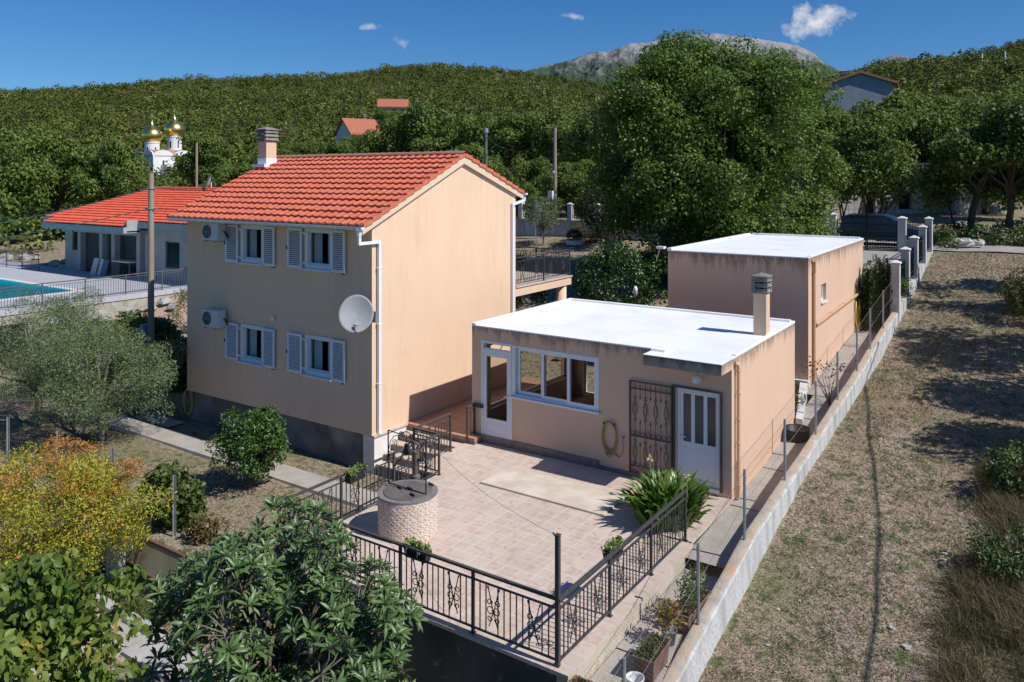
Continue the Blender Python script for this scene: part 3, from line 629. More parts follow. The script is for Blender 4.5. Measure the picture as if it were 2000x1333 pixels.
# roof: front slope, back slope, ridge, verges
sl = (HZR - HZE) / (HYR - HY0); sb = (HZR - HZB) / (HY1 - HYR); RX0, RX1 = -13.62, -4.56; OV = .46
f0 = (HY0 - OV, HZE - sl * OV + .16); rg_ = (HYR, HZR + .20); b0 = (HY1 + .35, HZB - sb * .35 + .16)
mb, a = roof_slope(RX0, RX1, f0[0], f0[1], rg_[0], rg_[1], 13, .30); roof = mb.build('roof', m_tile, house, smooth=False)
mb, a2 = roof_slope(RX0, RX1, b0[0], b0[1], rg_[0], rg_[1], 9, .30); mb.build('roof', m_tile, house)
mb = MB(); mb.prism([f0, rg_, b0, (b0[0], b0[1] - .13), (rg_[0], rg_[1] - .16), (f0[0], f0[1] - .10)], 'x', RX0 + .03, RX1 - .03); mb.v = [(x, y, z - .012) for x, y, z in mb.v]; mb.build('roof_deck', m_fascia, house)
ridge_tiles(RX0, RX1, rg_[0], rg_[1] + .03, 28).build('ridge_tiles', [m_ridge, m_mortar], house)
for X in (RX1 - .03, RX0 - .01):
  mb = MB()
  for (ya, za), n in ((f0, 13), (b0, 9)):
    for i in range(n):
        p = [ya + (rg_[0] - ya) * i / n, za + (rg_[1] - za) * i / n]; q = [ya + (rg_[0] - ya) * (i + 1.02) / n, za + (rg_[1] - za) * (i + 1.02) / n]
        if 1:
            mb.prism([(p[0], p[1] + .085), (q[0], q[1] + .03), (q[0], q[1] - .075), (p[0], p[1] - .03)][::1], 'x', X, X + .04)
            mb.prism([(p[0], p[1] + .086), (q[0], q[1] + .031), (q[0], q[1] + .02), (p[0], p[1] + .07)], 'x', X - .13 if X > -9 else X + .04, X if X > -9 else X + .17)
  mb.build('verge_tiles', m_tile, house)
mb = MB()
for (ya, za), s in ((f0, 1), (b0, -1)):
    mb.prism([(ya, za - .04), (rg_[0], rg_[1] - .09), (rg_[0], rg_[1] - .30), (ya, za - .22)], 'x', RX1 - .085, RX1 - .032)
mb.build('verge_board', m_fascia, house)
gutter(-13.46, -4.52, f0[0] - .07, f0[1] - .01).build('gutter', m_alu, house)
gutter(-13.46, -4.50, b0[0] + .07, b0[1] - .01).build('gutter', m_alu, house)
mb = MB(); yg = f0[0] - .07; zg_ = f0[1] - .1
mb.tube([(-4.66, yg, zg_ + .05), (-4.66, yg, zg_ - .18)], [.10, .06], 8)
mb.bar((-4.66, yg, zg_ - .15), (-4.66, yg, zg_ - .36), .085, .085); mb.bar((-4.66, yg - .04, zg_ - .36), (-4.64, 5.07, zg_ - .36), .085, .085); mb.bar((-4.635, 5.06, zg_ - .32), (-4.635, 5.06, .17), .10, .085)
mb.box(-4.70, -4.56, 5.0, 5.12, .165, .21)
for z in (1.55, 3.2, 4.75): mb.box(-4.70, -4.582, 4.99, 5.13, z, z + .03)
mb.build('downspout', m_white, house, bevel=.008)
mb = MB(); yb = b0[0] + .07; zb = b0[1] - .1
mb.bar((-4.62, yb, zb), (-4.62, yb, zb - .16), .09); mb.bar((-4.62, yb + .04, zb - .16), (-4.64, 11.70, zb - .30), .085); mb.bar((-4.64, 11.70, zb - .26), (-4.64, 11.70, .17), .10, .085); mb.build('downspout', m_white, house, bevel=.008)
# chimney with louvred concrete cap
def chimney_cap(mb, x, y, z, w, layers=3):
    for i in range(layers):
        zz = z + i * .14
        for s, r in ((0, 0),):
            mb.box(x - w * .9, x + w * .9, y - w * .9, y + w * .9, zz, zz + .03) if i == 0 else None
        for sx in (-1, 1):
            for sy in (-1, 1): mb.box(x + sx * w * .8 - .05, x + sx * w * .8 + .05, y + sy * w * .8 - .05, y + sy * w * .8 + .05, zz + .03, zz + .14)
        o = w * 1.0
        for k in range(4):
            rot = Matrix.Translation((x, y, 0)) @ Matrix.Rotation(k * math.pi / 2, 4, 'Z'); k0 = len(mb.v)
            mb.add([(-o * 1.12, -o * 1.12, zz + .04), (o * 1.12, -o * 1.12, zz + .04), (o * .93, -o * .93, zz + .125), (-o * .93, -o * .93, zz + .125), (-o * 1.0, -o * 1.0, zz + .03), (o * 1.0, -o * 1.0, zz + .03), (o * .85, -o * .85, zz + .115), (-o * .85, -o * .85, zz + .115)],
                   [(0, 1, 2, 3), (5, 4, 7, 6), (1, 0, 4, 5), (3, 2, 6, 7), (0, 3, 7, 4), (2, 1, 5, 6)]); mb.xf(rot, k0)
    zz = z + layers * .14; o = w * 1.15
    mb.box(x - o, x + o, y - o, y + o, zz, zz + .035)
    mb.add([(x - o, y - o, zz + .035), (x + o, y - o, zz + .035), (x + o, y + o, zz + .035), (x - o, y + o, zz + .035), (x, y, zz + .035 + w * .4)], [(0, 1, 4), (1, 2, 4), (2, 3, 4), (3, 0, 4)])
    return mb
m_cap = M('grey_chimney_concrete', (.27, .25, .23), .95, c2=(.17, .16, .15), scale=5, bump=.3)
CX, CY = -13.36, 8.25
mb = MB(); mb.box(CX - .23, CX + .23, CY - .23, CY + .23, 7.3, 8.62); ch = mb.build('chimney', m_chim, house)
mb = MB(); mb.box(CX - .245, CX + .245, CY - .245, CY + .245, 7.4, 8.0); mb.box(CX - .36, CX + .36, CY - .42, CY - .23, 7.66, 7.78); mb.build('flashing', m_white, ch)
chimney_cap(MB(), CX, CY, 8.62, .275).build('chimney_cap', m_cap, ch)
# windows
for (x0, x1, z0, z1) in WIN:
    mb = MB(); Y = HY0 + .06; w = .085
    mb.box(x0 - .03, x0 + w, Y - .09, Y + .06, z0 - .0, z1 + .03); mb.box(x1 - w, x1 + .03, Y - .09, Y + .06, z0, z1 + .03); mb.box(x0 + w, x1 - w, Y - .09, Y + .06, z1 - .05, z1 + .03); mb.box(x0 + w, x1 - w, Y - .09, Y + .06, z0, z0 + .11)
    xm = x0 + w; sw = .05
    mb.box(xm, xm + sw, Y - .03, Y + .03, z0 + .11, z1 - .05); mb.box(x1 - w - sw, x1 - w, Y - .03, Y + .03, z0 + .11, z1 - .05); mb.box(xm + sw, x1 - w - sw, Y - .03, Y + .03, z0 + .11, z0 + .16); mb.box(xm + sw, x1 - w - sw, Y - .03, Y + .03, z1 - .1, z1 - .05)
    win = mb.build('window', m_alu, house)
    mb = MB(); mb.box(xm + sw - .003, x1 - w - sw + .003, Y - .004, Y + .002, z0 + .157, z1 - .097); mb.build('pane', m_glass, win)
    mb = MB(); mb.box(x0 - .12, x1 + .06, Y - .20, Y - .09, z0 - .055, z0 - .012); mb.box(x0 - .03, x1 + .03, Y - .09, Y + .1, z0 - .05, z0 - .002); mb.build('sill', m_alu, win)
    mb = curtain(x0 + .1, x0 + .46, Y + .14, z0 + .05, z1, 3, .0); mb.add([(x0 + .50, Y + .15, z1), (x0 + .62, Y + .15, z1), (x0 + .95, Y + .15, z0 + .1), (x0 + .55, Y + .15, z0 + .1)], []); mb.build('curtain', m_curtain, win, smooth=True)
    mb = curtain(x1 - .42, x1 - .2, Y + .16, z0 + .05, z1, 2, -.0); mb.build('curtain', m_curtain, win, smooth=True)
    mb = MB(); mb.box(x0 - .1, x1 + .1, Y + .5, Y + .52, z0 - .3, z1 + .2); mb.build('room_backing', m_dark, win)  # near-black sheet puts the unlit room's dark behind the window
    for a, b in ((x0 - .77, x0 - .13), (x1 + .01, x1 + .57)):
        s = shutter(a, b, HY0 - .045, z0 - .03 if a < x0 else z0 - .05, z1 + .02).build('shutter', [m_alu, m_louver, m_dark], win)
    for z in (z0 + .12, z1 - .14): mb = MB(); mb.box(x0 - .14, x0 + .02, HY0 - .05, HY0 - .025, z, z + .06); mb.box(x0 - .07, x0 + .0, HY0 - .06, HY0 - .02, z - .03, z + .03); mb.build('hinge', m_alu, win)
    mb = MB(); mb.box(x0 - .80, x0 - .75, HY0 - .09, HY0 - .05, (z0 + z1) / 2 - .05, (z0 + z1) / 2 + .05); mb.build('shutter_catch', m_black, win); mb = MB(); mb.box(x1 + .42, x1 + .5, HY0 - .07, HY0, z0 - .085, z0 - .055); mb.build('shutter_catch', m_black, win)
# balcony behind the house
bal = MB(); bal.box(-9.5, -4.70, 11.96, 15.9, 3.10, 3.40); bal = bal.build('balcony', m_house, house)
mb = MB(); mb.box(-9.5, -4.66, 11.97, 15.95, 3.40, 3.45); mb.build('balcony_floor', m_terr, bal)
mb = MB(); mb.lathe([(.2, 0), (.2, 2.7)], (-4.95, 15.55, .4), 16); mb.build('balcony_column', m_house, bal, smooth=True)

# wrought-iron railing
def scroll(mb, cx, z, s, r, turns=1.25, flip=1, th=.008, P=None):
    pts = []
    for i in range(15):
        t = i / 14; a = t * turns * 6.28; rr = r * (1 - .72 * t); pts.append(P(cx + s * (r - rr * math.cos(a)) * 1., z + flip * rr * math.sin(a)))
    mb.tube(pts, th, 4)
def ornament(P):
    """two crossing spear bars with four scrolls and two rings, in the plane given by P(u, z)"""
    mb = MB()
    for s in (-1, 1):
        mb.tube([P(s * .10, .80), P(s * .02, .50), P(-s * .085, .20)], .009, 4)
        mb.tube([P(s * .10, .79), P(s * .113, .83)], [.016, .012], 4)
        ring = [P(s * .062 + .055 * math.cos(t), .46 + .055 * math.sin(t)) for t in np.linspace(0, 6.28, 13)]; mb.tube(ring, .008, 4)
        scroll(mb, s * .02, .58, s, .058, 1.1, 1, .008, P); scroll(mb, s * .02, .33, s, .052, 1.1, -1, .008, P)
    mb.box(*[0] * 6) if False else None
    mb.tube([P(-.03, .46), P(.03, .46)], .014, 4)
    return mb
def railing(root, p, q, z, n, orn, ends=(1, 1), h=1.0, bal=.118, mat=None, post=.045):
    mat = mat or m_iron; p = Vector(p); q = Vector(q); L = (q - p).length; d = (q - p) / L
    P0 = lambda u, zz: (p.x + d.x * u, p.y + d.y * u, z + zz)
    mb = MB(); mb.bar(P0(-.02, h), P0(L + .02, h), .06, .042); mb.build('handrail', mat, root, bevel=.006)
    for i in range(n + 1):
        if (i == 0 and not ends[0]) or (i == n and not ends[1]): continue
        mb = MB(); u = L * i / n; mb.bar(P0(u, .0), P0(u, h - .02), post); mb.box(*(c for k in ((P0(u, 0)[0] - .04, P0(u, 0)[0] + .04), (P0(u, 0)[1] - .04, P0(u, 0)[1] + .04), (z, z + .012)) for c in k)); mb.build('post', mat, root)
    for i in range(n):
        a, b = L * i / n + post / 2, L * (i + 1) / n - post / 2; mb = MB()
        mb.bar(P0(a, .09), P0(b, .09), .035, .022); mb.bar(P0(a, .86), P0(b, .86), .035, .02)
        m = max(2, int(round((b - a) / bal))); skip = []
        oc = [a + (b - a) * (j + .5) / orn for j in range(orn)]
        for j in range(1, m):
            u = a + (b - a) * j / m
            if any(abs(u - o) < .07 for o in oc): continue
            mb.bar(P0(u, .10), P0(u, .85), .016)
        pn = mb.build('panel', mat, root)
        for o in oc: ornament(lambda u, zz: P0(o + u, zz)).build('ornament', mat, pn)
rl = thing('balcony_railing', 'dark iron railing with scroll panels around the rear balcony of the house', 'railing', (-4.75, 14, 3.45))
railing(rl, (-4.76, 12.0), (-4.76, 15.86), 3.45, 2, 2); railing(rl, (-9.4, 15.86), (-4.76, 15.86), 3.45, 3, 2, ends=(1, 0))
tr = thing('terrace_railing', 'dark wrought-iron railing with scroll ornaments running round the tiled terrace', 'railing', (-1.6, -.87, 0))
railing(tr, (-1.60, -.86), (4.60, -.86), 0, 4, 2, ends=(1, 0)); railing(tr, (4.64, -.86), (4.67, 4.05), 0, 3, 2, ends=(0, 1))
railing(tr, (-1.62, -.86), (-1.63, 4.0), 0, 3, 2, ends=(0, 1)); railing(tr, (-2.44, 4.0), (-1.63, 4.0), 0, 1, 0, ends=(1, 0)); railing(tr, (-2.44, 4.0), (-2.44, 5.46), 0, 1, 1, ends=(0, 1))
tr2 = thing('stair_railing', 'short dark iron railing fixed to the corner of the annex by the walkway step', 'railing', (-2.44, 6.2, 0))
mb = MB(); mb.bar((-2.44, 6.2, .98), (-2.44, 6.58, .98), .06, .042); mb.box(-2.48, -2.16, 6.50, 6.60, .93, 1.03); mb.build('handrail', m_iron, tr2)
mb = MB(); mb.bar((-2.44, 6.2, 0), (-2.44, 6.2, .97), .045); mb.build('post', m_iron, tr2); mb = MB(); mb.bar((-2.44, 6.52, .17), (-2.44, 6.52, .97), .05); mb.build('post', m_iron, tr2)
mb = MB(); mb.bar((-2.44, 6.22, .86), (-2.44, 6.5, .86), .03, .02); mb.bar((-2.44, 6.36, .1), (-2.44, 6.36, .86), .016); mb.build('panel', m_iron, tr2)
po = thing('clothes_post', 'tall dark square iron post standing at the near corner of the terrace', 'post', (4.62, -.86, 0))
mb = MB(); mb.bar((4.62, -.86, 0), (4.62, -.86, 1.95), .065); mb.box(4.58, 4.66, -.90, -.82, 1.95, 1.965); mb.build('post', m_iron, po)
mb = MB(); mb.bar((4.56, -.82, 1.90), (4.50, -.80, 1.94), .02); mb.build('hook', m_iron, po)
mb = MB(); mb.tube([(4.56 + (-.32 - 4.56) * t, -.82 + (1.7 + .82) * t, 1.92 + (1.95 - 1.92) * t - .22 * math.sin(math.pi * t)) for t in np.linspace(0, 1, 14)], .004, 4)
tag(mb.build('clothes_line', m_galv), 'thin grey clothes line strung from the tall corner post to the well arch', 'line')

# things hung on the house
for nm, z, lb in (('a', 5.27, 'upper white air conditioning unit under the eave of the house'), ('b', 2.5, 'lower white air conditioning unit beside the ground floor window')):
    ac = thing('air_conditioner', lb, 'air conditioner', (-11.4, HY0 - .2, z), 'air conditioners on the house front')
    mb = MB(); mb.box(-11.82, -10.98, HY0 - .42, HY0 - .12, z, z + .56); mb.build('casing', M('ac_casing_' + nm, (.56, .56, .56), .5), ac, bevel=.015)
    mb = MB(); mb.lathe([(.215, 0), (.215, .012), (.20, .014)], (0, 0, 0), 24); mb.xf(Matrix.Translation((-11.53, HY0 - .425, z + .28)) @ Matrix.Rotation(R(90), 4, 'X')); mb.build('fan_shade_disc', m_dark, ac)  # dark disc paints the shaded fan opening on the flat casing front
    mb = MB()
    for r in (.05, .09, .13, .17, .205):
        mb.tube([(-11.53 + r * math.cos(t), HY0 - .445, z + .28 + r * math.sin(t)) for t in np.linspace(0, 6.283, 21)], .005, 4)
    for t in np.linspace(0, 6.283, 9)[:-1]: mb.tube([(-11.53, HY0 - .447, z + .28), (-11.53 + .21 * math.cos(t), HY0 - .447, z + .28 + .21 * math.sin(t))], .004, 4)
    mb.lathe([(.05, 0), (.05, .01)], (0, 0, 0), 12) if False else None
    mb.build('fan_grille', m_darkgrey, ac)
    mb = MB()
    for x in (-11.65, -11.15): mb.box(x - .02, x + .02, HY0 - .45, HY0, z - .04, z); mb.box(x - .02, x + .02, HY0 - .03, HY0, z - .04, z + .3)
    mb.build('bracket', m_darkgrey, ac); mb = MB(); mb.tube([(-10.98, HY0 - .2, z + .3), (-10.9, HY0 - .16, z + .22), (-10.93, HY0 - .04, z + .05), (-10.93, HY0 + .02, z + .02)], .022, 6); mb.build('pipe', m_black, ac)
dish = thing('satellite_dish', 'large pale grey satellite dish on the front corner of the house', 'satellite dish', (-4.62, 4.3, 3.6))
m_dish = M('dish_paint', (.40, .41, .41), .6, c2=(.34, .35, .35), scale=2.5, c3=(.42, .32, .16), s3=2.2, f3=(.62, .75))
nrm = Vector((.50, -.82, .27)).normalized(); rot = nrm.to_track_quat('Z', 'Y').to_matrix().to_4x4(); rot.translation = Vector((-4.66, 4.2, 3.62))
mb = MB(); pr = [(.001, -.075), (.15, -.068), (.3, -.04), (.42, -.007), (.47, .01), (.478, .0), (.42, -.03), (.3, -.06), (.12, -.085), (.001, -.09)]; mb.lathe(pr, (0, 0, 0), 40, 1, 1.07); mb.xf(rot); mb.build('reflector', m_dish, dish, smooth=True)
mb = MB(); mb.tube([(-4.66, 4.32, 3.62), (-4.66, 4.62, 3.45), (-4.66, 4.85, 3.45)], .03, 8); mb.box(-4.8, -4.52, 4.80, 4.85, 3.3, 3.6); mb.build('mount', m_galv, dish)
mb = MB(); mb.bar((-4.62, 4.2, 3.16), (-4.25, 3.72, 3.30), .03, .045); mb.bar((-4.62, 4.2, 3.16), (-4.66, 4.3, 3.4), .03); mb.build('feed_arm', m_darkgrey, dish)
mb = MB(); mb.box(-4.28, -4.14, 3.66, 3.78, 3.31, 3.40); mb.tube([(-4.25, 3.72, 3.42), (-4.31, 3.86, 3.44)], [.035, .045], 10); mb.tube([(-4.18, 3.72, 3.42), (-4.24, 3.87, 3.44)], [.03, .04], 10); mb.build('receiver', m_darkgrey, dish)
mb = MB(); mb.lathe([(.001, -.02), (.07, -.02), (.075, .0), (.07, .08), (.04, .13), (.001, .15)], (-8.79, HY0 - .06, 2.95), 12); lw = mb.build('bulkhead_lamp', m_white, smooth=True); tag(lw, 'small white dome lamp on the shaded house front between the floors', 'lamp')

# ------------------------------------------------------------------ the annex
AX0, AX1, AY0, AY1, AZ = -2.55, 4.78, 6.565, 12.03, 3.18
annex = thing('annex_building', 'low peach annex with white flat roof and sliding window opening on the terrace', 'building', (1.1, 9.3, 0))
AD = (-2.23, -1.21, .19, 2.79); AW = (-1.15, 1.41, 1.42, 2.77); UD = (3.48, 4.48, .12, 2.33)
mb = MB(); mb.wall('y', AY0, AY0 + .28, AX0, AX1, -.05, AZ - .03, [AD, (AD[1], AW[0], 1.42, 2.77), AW, UD])
mb.wall('x', AX0, AX0 + .28, AY0 + .28, AY1 - .28, -.05, AZ - .03, [(AY0 + .5, AY1 - .6, .75, 2.55)])
mb.wall('x', AX1 - .28, AX1, AY0 + .28, AY1 - .28, -.4, AZ - .03, []); mb.wall('y', AY1 - .28, AY1, AX0, AX1, -.05, AZ - .03, [(-1.9, 2.3, .15, 2.5)])
mb.wall('x', 2.30, 2.42, AY0 + .28, AY1 - .28, 0, AZ - .2, [])
mb.build('wall', m_annex, annex)
mb = MB(); mb.box(AX0 + .28, 2.3, AY0 + .28, AY1 - .28, .0, .14); mb.build('interior_floor', M('interior_floor_tile', (.22, .15, .10), .5, c2=(.17, .11, .075), scale=3), annex)
mb = MB(); mb.box(AX0 - .005, AX1 + .005, AY0 - .005, AY1 + .005, AZ - .03, AZ); mb.build('roof', m_roofwhite, annex)
mb = MB(); mb.box(AX0 - .006, AX0 + .13, AY0 - .006, AY1 + .006, AZ, AZ + .055); mb.box(AX0 + .13, AX1 - .10, AY1 - .13, AY1 + .006, AZ, AZ + .055); mb.box(AX1 - .10, AX1 + .006, AY0 + .3, AY1 + .006, AZ, AZ + .03); mb.build('parapet', m_roofwhite, annex, bevel=.01)
m_canopy = stucco('canopy_concrete', (.30, .265, .235), top=3.2, reach=.3, amount=.85, stain=(.07, .065, .06))
mb = MB(); mb.box(2.93, AX1 + .005, 5.86, AY0 - .006, 2.93, AZ - .012); cn = mb.build('canopy', m_canopy, annex)
mb = MB(); mb.box(AX1 - .05, AX1 + .009, 5.865, AY0 - .006, 2.935, AZ - .016); mb.build('canopy_side', m_annex, annex)
mb = MB(); mb.box(2.925, AX1 + .012, 5.852, AY0 - .006, AZ - .012, AZ); mb.box(2.925, 3.28, 6.3, AY0 + .02, AZ, AZ + .05); mb.build('canopy_roof', m_roofwhite, annex)
mb = MB(); mb.box(4.36, 4.69, 9.55, 9.88, AZ - .02, 4.26); ch = mb.build('chimney', m_chim, annex)
chimney_cap(MB(), 4.525, 9.715, 4.26, .195, 3).build('chimney_cap', m_cap, ch)
mb = MB(); mb.box(AX0 - .03, 1.42, AY0 - .035, AY0 - .002, 0, .21); mb.box(AX0 - .03, AX0 - .002, AY0 - .035, 7.4, 0.0, .21); mb.box(1.42, 3.3, AY0 - .03, AY0 - .002, 0, .10); mb.build('skirting', m_skirt, annex)
# sliding window and glazed door
mb = MB(); x0, x1, z0, z1 = AW; y = AY0 + .02
mb.box(x0 - .07, x0 + .04, y - .03, y + .12, z0, z1); mb.box(x1 - .05, x1, y - .03, y + .12, z0, z1); mb.box(x0 + .04, x1 - .05, y - .03, y + .12, z1 - .05, z1); mb.box(x0 + .04, x1 - .05, y - .03, y + .12, z0, z0 + .05)
win = mb.build('sliding_window', m_white, annex)
def sash(a, b, yy, zb, zt, w=.085):
    mb = MB(); mb.box(a, a + w, yy, yy + .045, zb, zt); mb.box(b - w, b, yy, yy + .045, zb, zt); mb.box(a + w, b - w, yy, yy + .045, zb, zb + w); mb.box(a + w, b - w, yy, yy + .045, zt - w, zt)
    mb.build('sash', m_white, win); mb = MB(); mb.box(a + w - .002, b - w + .002, yy + .02, yy + .026, zb + w - .002, zt - w + .002); mb.build('pane', m_glassdark, win)
sash(-1.08, -.20, y + .06, z0 + .06, z1 - .05); sash(-.31, .59, y + .01, z0 + .05, z1 - .05); sash(.50, 1.37, y - .035, z0 + .04, z1 - .04)
mb = MB(); mb.box(x0 - .09, x1 + .05, AY0 - .09, AY0 + .02, z0 - .05, z0 - .005); mb.build('sill', m_white, win)
mb = MB(); x0, x1, z0, z1 = AD
mb.box(x0, x0 + .07, y - .03, y + .08, z0, z1); mb.box(x1 - .06, x1 - .0, y - .03, y + .08, z0, z1); mb.box(x0 + .07, x1 - .06, y - .03, y + .08, z1 - .06, z1); mb.box(x0 + .07, x1 - .06, y - .03, y + .08, 2.48, 2.56); mb.box(x0 + .07, x1 - .06, y - .03, y + .08, z0, z0 + .03)
dr = mb.build('glazed_door', m_white, annex)
mb = MB(); a, b = x0 + .075, x1 - .065; w = .10; mb.box(a, a + w, y - .025, y + .03, z0 + .035, 2.475); mb.box(b - w, b, y - .025, y + .03, z0 + .035, 2.475); mb.box(a + w, b - w, y - .025, y + .03, 2.38, 2.475); mb.box(a + w, b - w, y - .025, y + .03, z0 + .035, z0 + .12); mb.box(a + w, b - w, y - .025, y + .03, .58, .68); mb.box(a + w, b - w, y - .015, y + .02, z0 + .12, .58); mb.box(a + w + .03, b - w - .03, y - .022, y - .015, z0 + .15, .55); mb.build('leaf', m_white, dr)
mb = MB(); mb.box(a + w - .003, b - w + .003, y - .002, y + .003, .678, 2.382); mb.build('pane', m_glassdark, dr)
mb = MB(); mb.box(b - .07, b - .03, y - .04, y - .025, 1.22, 1.42); mb.bar((b - .05, y - .07, 1.36), (b - .17, y - .07, 1.36), .022); mb.bar((b - .05, y - .025, 1.36), (b - .05, y - .08, 1.36), .02); mb.build('handle', m_white, dr)
mb = MB(); mb.bar((x0 + .08, y + .0, 2.57), (x0 + .08, y + .14, 2.70), .03); mb.bar((x0 + .08, y, 2.58), (x1 - .07, y, 2.58), .04); mb.bar((x0 + .08, y + .14, 2.70), (x1 - .07, y + .14, 2.70), .035); mb.bar((-1.62, y, 2.58), (-1.62, y + .14, 2.7), .02); mb.build('tilted_fanlight', m_white, dr)
# white utility door
x0, x1, z0, z1 = UD; mb = MB()
mb.box(x0, x0 + .06, y, y + .08, z0, z1); mb.box(x1 - .06, x1, y, y + .08, z0, z1); mb.box(x0 + .06, x1 - .06, y, y + .08, z1 - .06, z1); mb.box(x0 - .02, x1 + .02, y - .05, y + .1, z0 - .06, z0 + .02)
ud = mb.build('utility_door', m_white, annex)
PN = [(3.62, 3.81), (3.90, 4.11), (4.20, 4.40)]; mb = MB()
mb.wall('y', y + .005, y + .055, x0 + .065, x1 - .065, z0 + .025, z1 - .065, [(a, b, 1.1, 2.22) for a, b in PN] + [(3.60, 4.39, .25, .98)]); mb.box(3.60, 4.39, y + .022, y + .045, .25, .98); mb.box(3.63, 4.36, y + .016, y + .022, .28, .95); mb.build('leaf', m_white, ud)
mb = MB()
for a, b in PN: mb.box(a - .003, b + .003, y + .03, y + .036, 1.097, 2.223)
mb.build('frosted_panes', M('frosted_dark_glass', (.06, .065, .065), .25, c2=(.09, .095, .09), scale=30, spec=.5), ud)
mb = MB(); mb.bar((3.58, y - .04, 1.22), (3.70, y - .04, 1.22), .02); mb.bar((3.58, y + .005, 1.22), (3.58, y - .05, 1.22), .02); mb.box(3.56, 3.60, y - .01, y + .005, 1.08, 1.26); mb.build('handle', m_white, ud)
sg = MB(); sg.box(3.37, 3.42, AY0 - .05, AY0 - .003, .1, 2.39); sg.box(4.53, 4.575, AY0 - .05, AY0 - .003, .1, 2.38); sg.box(3.42, 4.53, AY0 - .05, AY0 - .003, 2.35, 2.39)
sg = sg.build('security_grille', m_iron, annex)
P2 = lambda u, z: (u, AY0 - .06, z)
mb = MB(); gx0, gx1 = 2.29, 3.36
for a, b in (((gx0, .12), (gx0, 2.35)), ((gx1, .12), (gx1, 2.35))): mb.bar(P2(*a), P2(*b), .035)
for zz in (.13, 1.23, 1.02, 2.34, 2.17, .30): mb.bar(P2(gx0, zz), P2(gx1, zz), .028) if zz not in (1.23,) else None
mb.build('leaf_frame', m_iron, sg)
mb = MB(); n = 8; du = (gx1 - gx0) / n
for i in range(1, n):
    u = gx0 + du * i
    if i % 2:
        for zb, zt in ((.3, 1.02), (1.02, 2.17)):
            zc = (zb + zt) / 2 - (.02 if zb < 1 else -.09); hh = .27
            mb.bar(P2(u, zt + (.17 if zt > 2 else 0)), P2(u, zc + hh), .013); mb.bar(P2(u, zb), P2(u, zc - hh), .013)
            for s in (-1, 1):
                for rr in (.045, .085): mb.tube([P2(u + s * (rr * math.cos(t) - rr * .35), zc + hh * .92 * t / 1.571) for t in np.linspace(-1.571, 1.571, 9)], .007, 4)
                for e in (-1, 1): mb.bar(P2(u - .035, zc + e * hh), P2(u, zc + e * (hh + .045)), .009); mb.bar(P2(u + .035, zc + e * hh), P2(u, zc + e * (hh + .045)), .009); mb.bar(P2(u - .035, zc + e * hh), P2(u, zc + e * (hh - .045)), .009); mb.bar(P2(u + .035, zc + e * hh), P2(u, zc + e * (hh - .045)), .009)
    else:
        mb.bar(P2(u, 2.34), P2(u, 1.96), .012); mb.tube([P2(u, 1.99), P2(u, 1.9)], [.025, .003], 4); mb.bar(P2(u, 1.02), P2(u, 1.36), .012); mb.tube([P2(u, 1.34), P2(u, 1.44)], [.025, .003], 4); mb.bar(P2(u, .3), P2(u, .82), .012); mb.tube([P2(u, .8), P2(u, .9)], [.025, .003], 4)
for i in range(8): mb.tube([P2(gx0 + du * (i + .5) + .055 * math.cos(t), 1.09 + .055 * math.sin(t)) for t in np.linspace(0, 6.283, 13)], .007, 4); mb.tube([P2(gx0 + du * (i + .5) + .05 * math.cos(t), .215 + .05 * math.sin(t)) for t in np.linspace(0, 6.283, 13)], .007, 4)
mb.build('leaf_ornament', m_iron, sg)
mb = MB(); mb.tube([(4.83, 6.80, 3.02), (4.86, 6.80, 2.97), (4.86, 6.80, -.02)], .045, 10); mb.tube([(4.80, 6.74, 3.04), (4.86, 6.80, 3.0)], .05, 10)
for z in (.25, 1.2, 1.75, 2.35, 2.85): mb.lathe([(.052, 0), (.056, .02), (.052, .04)], (4.86, 6.80, z), 10)
mb.build('downspout', M('beige_downspout', (.62, .42, .26), .5), annex, smooth=False)
# rear and side glazing frames, seen through the front windows
mb = MB()
for u in (-1.9, -.52, .86, 2.24): mb.box(u, u + .06, AY1 - .16, AY1 - .1, .15, 2.5)
mb.box(-1.9, 2.3, AY1 - .16, AY1 - .1, .15, .22); mb.box(-1.9, 2.3, AY1 - .16, AY1 - .1, 2.44, 2.5)
for v in (AY0 + .5, 8.6, 10.0, AY1 - .66): mb.box(AX0 + .1, AX0 + .16, v, v + .06, .75, 2.55)
mb.box(AX0 + .1, AX0 + .16, AY0 + .5, AY1 - .6, .75, .82); mb.build('rear_glazing_frame', m_white, annex)
tb = thing('dining_table', 'wooden table with dark chairs inside the annex behind the sliding window', 'table', (.4, 9.3, .14))
mb = MB(); mb.box(-.5, 1.3, 8.6, 9.7, .84, .89); mb.build('table_top', M('table_cloth', (.42, .36, .30), .8, c2=(.3, .24, .19), scale=9), tb)
for sx in (-.42, 1.22):
    for sy in (8.68, 9.62): mb = MB(); mb.bar((sx, sy, .14), (sx, sy, .84), .07); mb.build('leg', m_wood, tb)
for x, y_, s in ((-.1, 10.1, 1), (.8, 10.1, 1), (1.75, 9.1, 0)):
    chr_ = thing('dining_chair', 'dark wooden dining chair standing round the table inside the annex', 'chair', (x, y_, .14), 'chairs round the annex table')
    mb = MB(); mb.box(x - .22, x + .22, y_ - .22, y_ + .22, .56, .61); mb.build('seat', m_dark, chr_)
    mb = MB(); (mb.box(x - .22, x + .22, y_ + .18, y_ + .22, .61, 1.15) if s else mb.box(x + .18, x + .22, y_ - .22, y_ + .22, .61, 1.15)); mb.build('backrest', m_dark, chr_)
    for sx in (-.19, .19):
        for sy in (-.19, .19): mb = MB(); mb.bar((x + sx, y_ + sy, .14), (x + sx, y_ + sy, .56), .04); mb.build('leg', m_dark, chr_)
